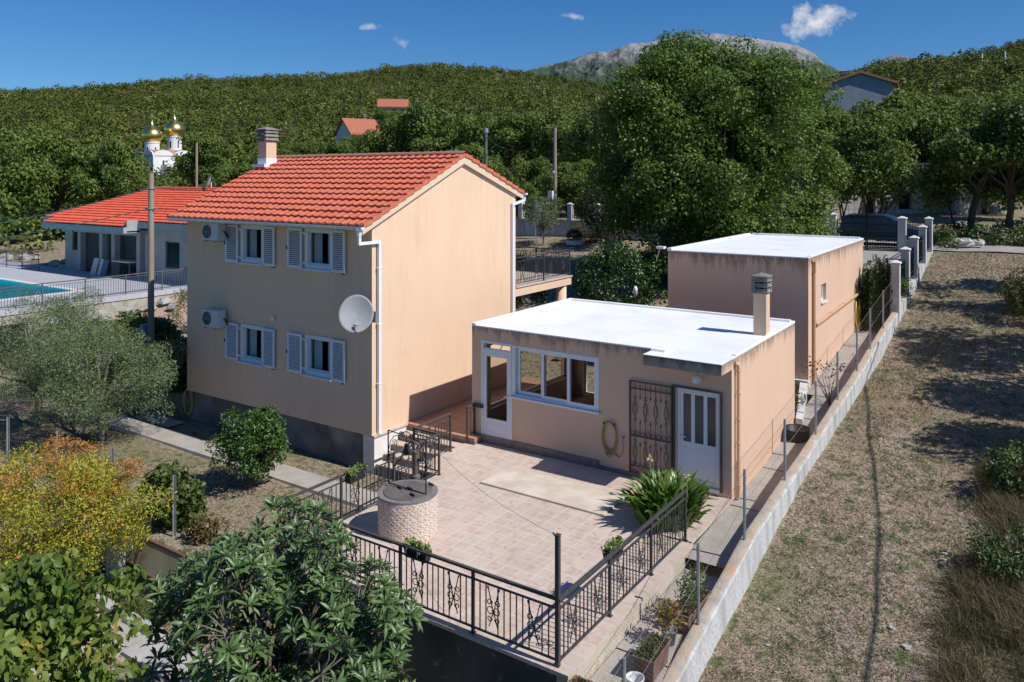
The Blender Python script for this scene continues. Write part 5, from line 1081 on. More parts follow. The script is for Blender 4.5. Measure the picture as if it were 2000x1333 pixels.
rng = np.random.default_rng(3); n = 260; d = unit(rng.normal(size=(n, 3)) + [0, 0, .6]); pos = np.array([0, -.05, .42]) + d * rng.uniform(.05, .27, (n, 1)); Vv, Tt = leaves(pos, d + rng.normal(size=(n, 3)) * .5, rng.normal(size=(n, 3)) + [0, 0, 1], rng.uniform(.06, .1, n), .045); npmesh('foliage', Vv, Tt, m_yel, pt)
mb = MB(); [mb.tube([(0, 0, .18), (.02 * math.cos(k), .02 * math.sin(k), .35), (.13 * math.cos(k), -.05 + .13 * math.sin(k), .55)], .005, 4) for k in range(6)]; mb.build('stem', m_bark, pt)
pb = thing('plastic_bucket', 'empty white plastic bucket on the path at the end of the herb trough', 'bucket', (5.58, -.24, -.38))
mb = MB(); mb.lathe([(.10, 0), (.13, .22), (.14, .22), (.14, .24), (.125, .24), (.12, .2), (.095, .02), (.001, .02)], (5.58, -.24, -.38), 24); mb.build('pail', M('white_plastic', (.66, .67, .66), .4), pb, smooth=True); mb = MB(); mb.tube([(5.44, -.24, -.17), (5.52, -.1, -.22), (5.66, -.1, -.22), (5.72, -.24, -.17)], .005, 4); mb.build('handle', m_galv, pb)
# agapanthus clump by the utility door
m_aga = leafmat('agapanthus_leaf', (.05, .11, .018), (.14, .23, .04), (.34, .32, .09), rough=.35, spec=.4, trans=.2, clump=3)
ag = thing('agapanthus_clump', 'dense clump of broad strap-leaved plants by the utility door at the terrace edge', 'plant', (3.95, 4.75, 0))
rng = np.random.default_rng(11); n = 560; th = rng.random(n) * 6.283; r = .72 * rng.random(n) ** .5; base = np.stack([3.98 + r * np.cos(th) * .85, 4.85 + r * np.sin(th) * 1.25, .02 + .12 * rng.random(n)], 1)
d = np.stack([np.cos(th) * r * 1.1 + rng.normal(size=n) * .35, np.sin(th) * r * 1.1 + rng.normal(size=n) * .35, np.full(n, 1.0)], 1); Ln = rng.uniform(.45, .8, n); Vv, Tt = leaves(base, d, np.stack([-np.cos(th) + rng.normal(size=n) * .5, -np.sin(th) + rng.normal(size=n) * .5, np.full(n, .5)], 1), Ln, .10, 'strap'); npmesh('leaves', Vv, Tt, m_aga, ag, smooth=True)
mb = MB(); fp = [(3.35, 5.3, 1.02), (4.42, 4.75, 1.0)]
for x, y, z in fp: mb.tube([(x + .1, y - .1, .1), (x, y, z)], .008, 5)
mb.build('flower_stalk', m_succ, ag)
m_fl = M('faded_cream_flower', (.66, .5, .33), .8)
for x, y, z in fp:
    n = 26; d = unit(rng.normal(size=(n, 3))); npmesh('flower', *leaves(np.array([x, y, z]) + d * .01, d, rng.normal(size=(n, 3)), .09, .03), m_fl, ag)

# ------------------------------------------------------------------ pool terrace and pool house on the left
DZ = 1.3
mb = MB(); PXE, PYE = -31.75, 10.55
mb.box(-62, -28.15, PYE, 15.6, 1.05, DZ); mb.box(PXE, -28.15, -12, PYE, 1.05, DZ); struct(mb.build('pool_deck', m_deck))
m_cop = M('cream_pool_coping', (.66, .62, .54), .7)
mb = MB(); mb.box(-62, PXE + .35, PYE, PYE + .35, DZ, DZ + .02); mb.box(PXE, PXE + .35, -12, PYE - .002, DZ, DZ + .02); mb.box(-62, PXE + 2.6, PYE + .001, PYE + .34, DZ + .002, DZ + .022) if False else None; struct(mb.build('pool_coping', m_cop))
m_basin = M('turquoise_basin', (.10, .66, .70), .5, c2=(.08, .58, .66), scale=2)
mb = MB(); mb.box(-62, PXE, -12, PYE, -.35, -.3); mb.box(-62, PXE, PYE - .06, PYE - .002, -.3, DZ); mb.box(PXE - .06, PXE - .002, -12, PYE - .06, -.3, DZ); struct(mb.build('pool_basin', m_basin))
mw = bpy.data.materials.new('pool_water'); mw.use_nodes = True; n_ = mw.node_tree.nodes; l_ = mw.node_tree.links; n_.remove(n_['Principled BSDF'])
tr_ = n_.new('ShaderNodeBsdfTransparent'); tr_.inputs[0].default_value = (.62, .95, .98, 1); gl_ = n_.new('ShaderNodeBsdfGlossy'); gl_.inputs['Roughness'].default_value = .04; fr_ = n_.new('ShaderNodeLayerWeight'); fr_.inputs[0].default_value = .12
nz_ = n_.new('ShaderNodeTexNoise'); nz_.inputs['Scale'].default_value = 3.; bp_ = n_.new('ShaderNodeBump'); bp_.inputs['Strength'].default_value = .25; bp_.inputs['Distance'].default_value = .05; l_.new(nz_.outputs[0], bp_.inputs['Height']); l_.new(bp_.outputs[0], gl_.inputs['Normal']); l_.new(bp_.outputs[0], fr_.inputs['Normal'])
mx_ = n_.new('ShaderNodeMixShader'); l_.new(fr_.outputs['Fresnel'], mx_.inputs[0]); l_.new(tr_.outputs[0], mx_.inputs[1]); l_.new(gl_.outputs[0], mx_.inputs[2]); l_.new(mx_.outputs[0], n_['Material Output'].inputs[0])
mb = MB(); mb.face([(-62, -12, DZ - .13), (PXE - .06, -12, DZ - .13), (PXE - .06, PYE - .06, DZ - .13), (-62, PYE - .06, DZ - .13)]); struct(mb.build('pool_water', mw))
mb = MB(); mb.wall('x', -28.45, -28.2, -12, 15.6, -1.6, 1.049, [(4.0, 6.62, -1.6, .62)]); mb.box(-33, -28.45, 6.7, 6.9, -1.6, 1.04); mb.box(-33, -32.8, -2, 6.7, -1.6, 1.04)
m_poolwall = M('streaked_concrete', (.42, .385, .335), .95, c2=(.30, .27, .225), scale=1.2, stretch=(2.5, 2.5, .3), c3=(.50, .48, .44), s3=2, f3=(.5, .68), bump=.25)
tag(mb.build('pool_retaining_wall', m_poolwall), 'long stained concrete retaining wall under the pool terrace railing', 'wall')
m_rail = M('dark_grey_railing', (.10, .115, .125), .5)
pr_ = thing('pool_railing', 'long plain grey railing along the edge of the pool terrace', 'railing', (-28.3, 6, DZ))
py = [15.4, 13.35, 11.35, 9.3, 7.3, 5.3, 3.2, 1.1]
for y in py: mb = MB(); mb.bar((-28.32, y, DZ), (-28.32, y, DZ + 1.0), .055); mb.build('post', m_rail, pr_)
for a, b in zip(py[1:], py[:-1]):
    mb = MB(); mb.bar((-28.32, a, DZ + 1.0), (-28.32, b, DZ + 1.0), .05); mb.bar((-28.32, a, DZ + .10), (-28.32, b, DZ + .10), .03); mb.bar((-28.32, a, DZ + .88), (-28.32, b, DZ + .88), .025)
    for i in range(1, 16): y = a + (b - a) * i / 16; mb.bar((-28.32, y, DZ + .1), (-28.32, y, DZ + .88), .018)
    mb.build('panel', m_rail, pr_)
pr2 = thing('garden_railing', 'thin grey railing at the rocky far end of the pool terrace', 'railing', (-46, 13.5, DZ))
for i in range(6): x = -42.9 - i * 2.2; mb = MB(); mb.bar((x, 13.9, DZ), (x, 13.9, DZ + 1.05), .05); mb.build('post', m_rail, pr2)
mb = MB()
for h in (.12, 1.05): mb.bar((-53.9, 13.9, DZ + h), (-42.9, 13.9, DZ + h), .04)
for i in range(1, 70): x = -53.9 + 11 * i / 70; mb.bar((x, 13.9, DZ + .12), (x, 13.9, DZ + 1.05), .018)
mb.build('panel', m_rail, pr2)
ph = thing('pool_house', 'single-storey grey rendered pool house with bright red tiled hip roof', 'house', (-36, 18, DZ))
m_phwall = M('grey_unpainted_render', (.40, .40, .395), .95, c2=(.33, .33, .33), scale=1.3, bump=.2)
mb = MB(); mb.wall('y', 15.6, 15.85, -43.0, -40.9, DZ - .2, 4.3, [(-42.1, -41.35, 2.55, 3.95)]); mb.wall('x', -41.15, -40.9, 15.85, 18.5, DZ, 4.3, [])
mb.wall('y', 18.5, 18.75, -41.15, -33.5, DZ, 4.3, [(-39.6, -37.4, DZ, 3.6), (-36.9, -34.2, DZ, 3.8)]); mb.wall('x', -33.7, -33.45, 15.85, 18.5, DZ, 4.3, []); mb.wall('y', 15.6, 15.85, -33.7, -26.5, DZ - .2, 4.3, [(-31.6, -30.2, 2.05, 3.6), (-33.3, -32.75, DZ, 3.6)])
mb.wall('x', -43.0, -42.75, 15.85, 24, DZ, 4.3, []); mb.wall('x', -26.75, -26.5, 15.85, 24, DZ, 4.3, []); mb.wall('y', 24, 24.25, -43, -26.5, DZ, 4.3, []); mb.box(-42.7, -26.8, 20.5, 20.6, DZ, 4.3)
mb.build('wall', m_phwall, ph)
for x0, x1, z0, z1 in ((-42.1, -41.35, 2.55, 3.95), (-31.6, -30.2, 2.05, 3.6), (-33.3, -32.75, DZ, 3.6)):
    mb = MB(); mb.wall('y', 15.68, 15.75, x0, x1, z0, z1, [(x0 + .07, x1 - .07, z0 + .07, z1 - .07)]); w = mb.build('window', m_rail, ph); mb = MB(); mb.box(x0 + .06, x1 - .06, 15.71, 15.72, z0 + .06, z1 - .06); mb.build('pane', m_glassdark, w)
for x in (-40.75, -38.15, -36.75, -34.0): mb = MB(); mb.box(x - .18, x + .18, 15.35, 15.71, DZ, 4.12); mb.build('column', m_phwall, ph)
m_fasc = M('grey_fascia', (.37, .38, .395), .8, c2=(.32, .33, .34), scale=2)
mb = MB(); mb.box(-41.2, -33.6, 15.25, 15.75, 3.82, 4.12); mb.build('beam', m_phwall, ph)
mb = MB(); mb.box(-42.6, -33.1, 13.95, 14.15, 4.08, 4.42); mb.box(-42.6, -33.1, 14.15, 18.5, 4.12, 4.2); mb.box(-44.3, -42.6, 14.8, 15.0, 4.35, 4.7); mb.box(-33.1, -26.0, 14.8, 15.0, 4.35, 4.7); mb.box(-44.3, -26, 15.0, 25.2, 4.32, 4.42); mb.box(-44.3, -44.1, 15, 25.2, 4.42, 4.7); mb.box(-33.28, -33.1, 14.15, 15.0, 4.08, 4.8); mb.build('fascia', m_fasc, ph)
m_redtile = M('bright_red_tile', (.60, .095, .05), .6, c2=(.66, .13, .07), scale=5, c3=(.5, .085, .05), s3=14, f3=(.55, .7))
RZ, RY = 6.55, 19.9
mb, a = roof_slope(-44.1, -26.2, 14.85, 4.72, RY, RZ, 14, .28)
# trim the front slope to the hip at its left end
def hipx(y): return -44.1 + (y - 14.85) / (RY - 14.85) * 4.6
mb.v = [(max(x, hipx(min(max(y, 14.85), RY))), y, z) for x, y, z in mb.v]; mb.build('roof', m_redtile, ph)
mb, a = roof_slope(-42.45, -33.15, 13.95, 4.46, 14.9, 4.82, 3, .28); mb.build('porch_roof', m_redtile, ph)
mb = MB(); mb.face([(-44.1, 14.85, 4.72), (hipx(RY), RY, RZ), (hipx(RY), RY, RZ), (-44.1, 25, 4.72)]); mb.face([(-26.2, RY, RZ), (hipx(RY), RY, RZ), (-44.1, 25, 4.72), (-26.2, 25, 4.72)]); mb.build('roof', m_redtile, ph)
ridge_tiles(-39.5, -26.2, RY, RZ + .04, 30, .14).build('ridge_tiles', [m_redtile, m_mortar], ph)
for nm, x, y, lean, mt, lb in (('leaning_board', -38.5, 15.25, .22, m_cop, 'pale yellow board leaning against the pool house porch column'), ('leaning_board', -37.45, 15.1, .2, m_cop, 'square cream board with a hole leaning beside the middle porch column'), ('leaning_board', -36.95, 15.0, .2, M('blue_board', (.10, .15, .24), .6), 'blue-grey board leaning at the right of the cream boards')):
    mb = MB(); mb.add([(x - .3, y - lean, DZ), (x + .3, y - lean, DZ), (x + .3, y + .05, DZ + .95), (x - .3, y + .05, DZ + .95), (x - .3, y - lean + .05, DZ), (x + .3, y - lean + .05, DZ), (x + .3, y + .1, DZ + .95), (x - .3, y + .1, DZ + .95)], [(0, 1, 2, 3), (7, 6, 5, 4), (0, 4, 5, 1), (1, 5, 6, 2), (2, 6, 7, 3), (3, 7, 4, 0)]); tag(mb.build(nm, mt), lb, 'board')
tb = thing('porch_table', 'pale table standing in the shade of the pool house porch', 'table', (-35.2, 15.2, DZ)); mb = MB(); mb.box(-36.1, -34.2, 14.9, 15.7, DZ + .92, DZ + .98); mb.build('table_top', m_cop, tb)
for x in (-36, -34.3):
    for y in (15, 15.6): mb = MB(); mb.bar((x, y, DZ), (x, y, DZ + .92), .06); mb.build('leg', m_rail, tb)
sd = MB(); sd.lathe([(.001, -.06), (.25, -.04), (.42, .03), (.40, .03), (.2, -.02), (.001, -.03)], (0, 0, 0), 20); sd.xf(Matrix.Translation((-33.4, RY - .2, RZ + .45)) @ Matrix.Rotation(R(70), 4, 'X') @ Matrix.Rotation(R(-25), 4, 'Y')); sd.tube([(-33.4, RY, RZ), (-33.4, RY, RZ + .45)], .03, 6); tag(sd.build('satellite_dish', m_white), 'tiny white satellite dish on the red pool house ridge', 'satellite dish')
# rocks by the pool house
def rock(rng, c, s):
    mb = MB(); seg = 7; prof = [(.001, -.4), (.7, -.35), (1, -.05), (.85, .3), (.45, .55), (.001, .6)]; mb.lathe(prof, (0, 0, 0), seg); mb.v = [tuple(np.array(c) + np.array(v) * s * np.array([1, .8, .75]) * (1 + .28 * rng.normal() * .8)) for v in mb.v]; return mb
rng = np.random.default_rng(21)
for i in range(16):
    x, y = rng.uniform(-54, -43.5), rng.uniform(14.4, 17.5); o = rock(rng, (x, y, float(zg(x, y)) + .1), rng.uniform(.25, .6)).build('boulder', m_stone); tag(o, 'pale limestone boulder among the rubble left of the pool house', 'rock', 'rubble beside the pool house')
# gravel bank
mb = MB(); mb.grid(np.linspace(-27.9, -18.5, 14), np.linspace(8.6, 15.5, 12), lambda x, y: float(zg(x, y)) + .03 + .03 * math.sin(x * 5) * math.sin(y * 7)); struct(mb.build('gravel_bank', M('pink_gravel', (.42, .29, .20), 1, c2=(.33, .23, .16), scale=3, c3=(.50, .42, .33), s3=25, f3=(.5, .65), bump=.8, bscale=30), smooth=True))
mb = MB(); mb.box(-27.2, -25.6, 14.2, 14.6, .6, .95); mb.box(-26.9, -25.3, 13.3, 13.7, .4, .7); tag(mb.build('concrete_block', m_conc), 'stacked grey concrete blocks at the top of the gravel bank', 'block')
for i, (x, y) in enumerate(((-27.4, 10.8), (-26.8, 11.8), (-26.9, 12.6), (-27.5, 9.6), (-26.2, 10.4), (-25.8, 12.3))):
    o = rock(rng, (x, y, float(zg(x, y)) + .2), rng.uniform(.25, .5)).build('boulder', M('white_rock', (.42, .41, .40), .9, c2=(.28, .27, .26), scale=3)) if i == 0 else rock(rng, (x, y, float(zg(x, y)) + .2), rng.uniform(.25, .5)).build('boulder', bpy.data.materials['white_rock']); tag(o, 'whitish rock heaped against the foot of the pool retaining wall', 'rock', 'white rocks under the pool wall')

# ------------------------------------------------------------------ utility poles and cables
def upole(name, label, x, y, z0, z1, r=.14, mat=None, group=None):
    t = thing(name, label, 'utility pole', (x, y, z0), group); mb = MB(); mb.tube([(x, y, z0 - .3), (x, y, z1)], [r, r * .8], 14); mb.build('pole', mat or m_polecon, t); return t
PLX, PLY = float(at(295, 338, 29)[0]), float(at(295, 338, 29)[1])
up = upole('utility_pole', 'tall round concrete utility pole between the house and the pool house', PLX, PLY, -1.2, 7.45, .125)
mb = MB()
for z in (6.85, 6.1): mb = MB(); mb.lathe([(.13, 0), (.135, .03), (.13, .06)], (PLX, PLY, z), 14); mb.bar((PLX - .2, PLY - .1, z + .03), (PLX + .2, PLY + .1, z + .03), .05); mb.build('clamp', m_galv, up)
mb = MB(); mb.box(PLX - .33, PLX - .10, PLY - .25, PLY - .02, .75, 1.85); mb.build('meter_box', M('blue_box', (.16, .24, .36), .5), up)
p0 = (PLX, PLY - .1, 6.88); p1 = (PLX, PLY - .1, 6.12)
def cable(a, b, sag, label, r=.012, mat=None):
    mb = MB(); a = Vector(a); b = Vector(b); mb.tube([a.lerp(b, t) - Vector((0, 0, 4 * sag * t * (1 - t))) for t in np.linspace(0, 1, 18)], r, 4); tag(mb.build('overhead_cable', mat or m_cable), label, 'cable')
cable(p0, (-62, 6, 4.2), 1.2, 'upper dark overhead cable running left from the concrete pole', .018, m_galv); cable(p1, (-62, 2, 2.6), 1.0, 'lower grey overhead cable running left from the concrete pole', .018, m_galv)
cable(p0, (-34, 44, 8.4), .8, 'dark overhead cable running back from the concrete pole over the red roof', .016)
cable(p1, (-13.2, 8, 6.3), .1, 'thin service cable from the concrete pole to the house eave', .010)
a = at(384, 280, 62); up2 = upole('utility_pole', 'slim pale utility pole among the trees right of the gold domes', a[0], a[1], 1.5, a[2], .11)
a = at(1084, 250, 52.5); up3 = upole('utility_pole', 'pale utility pole with a lamp arm and white box by the road fence', a[0], a[1], 3.9, a[2], .15)
mb = MB(); mb.bar((a[0], a[1], a[2] - .05), (a[0] - .35, a[1] - .2, a[2] + .03), .05); mb.bar((a[0] - .3, a[1] - .18, a[2] + .02), (a[0] - .6, a[1] - .35, a[2] + .03), .09, .04); mb.build('lamp_arm', m_galv, up3)
b = at(1078, 382, 52.1); mb = MB(); mb.box(b[0] - .2, b[0] + .14, b[1] - .2, b[1], b[2] - .25, b[2] + .3); mb.build('meter_box', m_white, up3)
b = at(1080, 337, 52.2); mb = MB(); mb.lathe([(.14, -.1), (.16, 0), (.14, .1)], (b[0], b[1], b[2]), 12); mb.build('clamp', m_galv, up3)
c = at(949, 259, 60); up4 = upole('utility_pole', 'dark capped utility pole showing above the house ridge', c[0], c[1], 3, c[2], .14, M('dark_pole', (.16, .14, .12), .8)); mb = MB(); mb.lathe([(.16, -.1), (.2, .0), (.17, .3), (.001, .35)], tuple(c), 10); mb.build('cap', m_galv, up4)
cable((a[0], a[1], a[2] - .3), (c[0], c[1], c[2] - .3), 1.2, 'dark cable slung between the two poles behind the house', .03); cable((a[0], a[1], a[2] - 1.3), (c[0], c[1], c[2] - 1.6), 1.4, 'lower dark cable slung between the two poles behind the house', .03)
d_ = at(1500, 330, 46); cable((a[0], a[1], a[2] - .3), tuple(d_), .8, 'dark cable running from the lamp pole into the big oak', .03)
for px, yt, d, lb in ((1918, 105, 300, 'left pale pole of the pair standing on the right-hand ridge'), (1963, 101, 290, 'right pale pole of the pair standing on the right-hand ridge')):
    a = at(px, yt, d); hz, _ = hillz(np.array(a[0]), np.array(a[1])); upole('utility_pole', lb, a[0], a[1], float(hz), a[2], .35, m_white)
# long cable above the right of the field whose shadow crosses the grass
ct = MB(); sp = [(5.37, 18.4, 1.02), (6.08, 15.26, .75), (6.68, 12.25, .54), (7.16, 9.98, .34), (7.59, 7.75, .19), (7.87, 6.21, -.04), (8.14, 4.32, -.33), (8.22, 3.23, -.5), (8.29, 2.4, -.63), (8.2, .6, -.95)]
ct.tube([(x + SUN_DIR.x * k, y + SUN_DIR.y * k, z + SUN_DIR.z * k) for x, y, z in sp for k in [8.5]], .028, 5); tag(ct.build('overhead_cable', m_cable), 'thick bundled cable high over the field that shades a line across the grass', 'cable')

# ------------------------------------------------------------------ church with gilded domes
def church():
    a = at(318, 325, 160); ang = math.atan2(a[1] - CAM[1], a[0] - CAM[0]) - math.pi / 2 + R(28); base = Vector((a[0], a[1], 5.))
    t = thing('orthodox_church', 'white church with two polished gold onion domes among the trees', 'church', base, local=True, rz=ang)
    mw_ = M('church_white', (.72, .72, .73), .8); mr = M('church_roof', (.45, .25, .12), .7, c2=(.3, .2, .13), scale=1)
    mb = MB(); mb.box(-4.2, 4.2, -4.2, 4.2, 0, 6.6); mb.box(-2.6, 2.6, -6.0, -4.2, 0, 5)
    for k in range(4):
        k0 = len(mb.v)
        for u in (-2.1, 2.1): mb.prism([(u + 2.05 * math.cos(s), 6.6 + 1.25 * math.sin(s)) for s in np.linspace(0, math.pi, 12)], 'y', -4.2, -3.9)
        mb.xf(Matrix.Rotation(k * math.pi / 2, 4, 'Z'), k0)
    mb.build('wall', mw_, t)
    mb = MB(); 
    for k in range(2):
        k0 = len(mb.v)
        for u in (-2.1, 2.1): mb.prism([(u + 2.15 * math.cos(s), 6.6 + 1.4 * math.sin(s)) for s in np.linspace(0, math.pi, 12)], 'y', -3.88, 3.88) if k == 0 else mb.prism([(u + 2.14 * math.cos(s), 6.598 + 1.39 * math.sin(s)) for s in np.linspace(0, math.pi, 12)], 'y', -3.87, 3.87)
        mb.xf(Matrix.Rotation(k * math.pi / 2, 4, 'Z'), k0)
    mb.build('roof', mr, t)
    inv = Matrix.Rotation(-ang, 4, 'Z') @ Matrix.Translation(-base)
    for px, py, dd in ((297, 262, 158), (341, 251, 163)):
        c = inv @ Vector(at(px, py, dd)); x, y, z = c
        mb = MB(); mb.lathe([(1.42, -5.2), (1.42, -2.0), (1.5, -1.9), (1.5, -1.6)], (x, y, z), 24); dr = mb.build('drum', mw_, t, smooth=False)
        mb = MB()
        for k in range(6): a_ = k * 1.047; mb.box(-.12, .12, -1.46, -1.38, z - 4.1, z - 2.7); mb.xf(Matrix.Translation((x, y, 0)) @ Matrix.Rotation(a_, 4, 'Z'), len(mb.v) - 8)
        mb.build('drum_window', m_dark, dr)
        mb = MB(); mb.lathe([(1.45, -1.6), (1.8, -1.15), (2.02, -.45), (1.98, .05), (1.68, .65), (1.1, 1.15), (.58, 1.55), (.25, 2.0), (.1, 2.5), (.08, 2.7)], (x, y, z), 32); dm = mb.build('onion_dome', m_gold, t, smooth=True)
        mb = MB(); mb.lathe([(.001, 2.6), (.16, 2.72), (.001, 2.9)], (x, y, z), 10); mb.box(x - .05, x + .05, y - .05, y + .05, z + 2.85, z + 4.1); mb.box(x - .4, x + .4, y - .05, y + .05, z + 3.55, z + 3.65); mb.box(x - .2, x + .2, y - .051, y + .051, z + 3.82, z + 3.9); mb.build('cross', m_gold, dm)
    for u in (-2.1, 2.1): mb = MB(); mb.box(u - .2, u + .2, -4.22, -4.19, 3.6, 5.8); mb.build('slit_window', m_dark, t)
church()
# ------------------------------------------------------------------ houses in the distance
def farhouse(name, label, px, py_eave, d, w, dep, hwall, hroof, rz, wallm, roofm, chim=True):
    a = at(px, py_eave, d); t = thing(name, label, 'house', (a[0], a[1], a[2] - hwall), local=True, rz=rz)
    mb = MB(); mb.box(-w / 2, w / 2, -dep / 2, dep / 2, -6, hwall); mb.prism([(-dep / 2, hwall), (dep / 2, hwall), (0, hwall + hroof)], 'x', -w / 2, w / 2); mb.build('wall', wallm, t)
    mb = MB(); o = .6; s = hroof / (dep / 2)
    mb.prism([(-dep / 2 - o, hwall - s * o + .02), (0, hwall + hroof + .02), (dep / 2 + o, hwall - s * o + .02), (dep / 2 + o, hwall - s * o + .3), (0, hwall + hroof + .32), (-dep / 2 - o, hwall - s * o + .3)], 'x', -w / 2 - .4, w / 2 + .4); rf = mb.build('roof', roofm, t)
    if chim: mb = MB(); mb.box(w * .2, w * .2 + .6, .3, .9, hwall, hwall + hroof + .7); chimney_cap(mb, w * .2 + .3, .6, hwall + hroof + .7, .4, 3); mb.build('chimney', m_cap, rf)
    mb = MB()
    for x in (-w * .3, w * .05, w * .32): mb.box(x - .5, x + .5, -dep / 2 - .03, -dep / 2 + .02, hwall - 2.2, hwall - .8)
    mb.build('window', m_dark, t)
    return t
m_farwall = M('far_grey_render', (.22, .27, .33), .95, c2=(.18, .22, .27), scale=1.5)
m_farroof = M('far_red_roof', (.42, .14, .08), .8, c2=(.35, .13, .08), scale=2)
farhouse('hillside_house', 'red-roofed house high among the hillside trees above the main ridge', 768, 211, 225, 8, 8, 5, 2.2, YAW + R(8), m_fascia, m_farroof, True)
farhouse('hillside_house', 'brown-red hipped roof house half hidden left of the centre trees', 700, 262, 150, 6, 7, 5, 2.6, YAW + R(35), M('far_white_wall', (.6, .6, .58), .9), m_farroof, True)
gh = farhouse('grey_house', 'blue-grey rendered gable house rising behind the trees right of the big oak', 1664, 172, 100, 9, 7.4, 7, 1.25, YAW + R(90 - 12), m_farwall, M('brown_tile', (.26, .13, .09), .8), True)
a = at(637, 217, 330); t = thing('white_hut', 'tiny white structure alone on the wooded hillside', 'hut', (a[0], a[1], a[2] - 1.5), local=True, rz=YAW); mb = MB(); mb.box(-.8, .8, -1, 1, -3, 1.2); mb.build('wall', m_white, t); mb = MB(); mb.prism([(-1.4, 1.2), (1.4, 1.2), (1.2, 2.0), (-1.3, 2.1)], 'y', -1.2, 1.2); mb.build('roof', m_white, t)
a = at(1992, 136, 290); t = thing('unfinished_house', 'unfinished pale house frame on the ridge at the right edge', 'house', (a[0], a[1], a[2] - 1), local=True, rz=YAW + R(10)); mf_ = M('bare_concrete_pink', (.42, .30, .26), .9)
mb = MB(); mb.box(-6, 7, -3, 3, -4, -.6); [mb.box(x - .25, x + .25, -3, -2.5, -.6, 2.2) for x in (-5.5, -2.5, .5, 3.5, 6.5)]; mb.build('wall', mf_, t); mb = MB(); mb.prism([(-7, 2.2), (8, 3.8), (8, 4.2), (-7, 2.6)], 'y', -3.5, 3.5); mb.build('roof', mf_, t)
# stone house with balustrade and stairs behind the gate trees
m_ashlar = tilemat('pale_ashlar_block', .45, (.40, .37, .33), (.34, .31, .28), (.27, .24, .21), (.20, .19, .17), gw=.06)
for nd in m_ashlar.node_tree.nodes:
    if nd.type == 'MAPPING': nd.inputs['Rotation'].default_value = (R(90), 0, 0)
a = at(1715, 400, 57); sh = thing('stone_house', 'stone-built terrace house with white balustrade behind the roadside trees', 'house', (a[0], a[1], 4.1), local=True, rz=YAW + R(6))
mb = MB(); mb.wall('y', 0, .4, -4.5, 5, -.5, 3.4, [(-1.3, -.2, 0, 2.2), (1.6, 2.6, .9, 2.1)]); mb.box(-4.5, 5, .4, 5, 3.2, 3.4); mb.box(-4.5, -4.1, .4, 5, -.5, 3.2); mb.box(4.6, 5, .4, 5, -.5, 3.2); mb.build('wall', m_ashlar, sh)
mb = MB()
for i in range(30): mb.lathe([(.06, 0), (.1, .15), (.05, .4), (.09, .6), (.06, .75)], (-4.4 + i * .32, .2, 3.4), 8)
mb.box(-4.55, 5.05, .05, .35, 4.15, 4.27); mb.build('balustrade', m_white, sh)
mb = MB()
for i in range(9): mb.box(5.2 + i * .42, 6.0 + i * .42 + .6, -1.6, .2, -.6, 2.4 - i * .28)
mb.build('stair', m_stone, sh)
mb = MB(); mb.box(-1.3, -.2, .3, .35, 0, 2.2); mb.build('door', m_dark, sh); mb = MB(); mb.box(1.6, 2.6, .3, .35, .9, 2.1); mb.build('window', m_dark, sh)
# roadside information board
a = at(1053, 400, 51.5); z = float(zg(a[0], a[1])); sg_ = thing('information_board', 'upright information board with small picture panels by the road', 'sign', (a[0], a[1], z), local=True, rz=YAW)
mb = MB(); mb.box(-.27, -.22, -.04, .04, 0, 2.5); mb.box(.22, .27, -.04, .04, 0, 2.5); mb.build('post', m_galv, sg_)
mb = MB(); mb.box(-.22, .22, -.03, .03, .9, 2.45); mb.build('board', M('navy_board', (.05, .06, .10), .5), sg_)
mb = MB(); k = 0
for i in range(4):
    for j in range(2): mb.cur = (i * 2 + j) % 3; mb.box(-.18 + j * .19, -.02 + j * .19, -.036, -.031, 2.1 - i * .34, 2.36 - i * .34)
mb.build('picture_panel', [M('panel_pale', (.5, .5, .52), .6), M('panel_pink', (.45, .25, .25), .6), M('panel_teal', (.1, .3, .32), .6)], sg_)

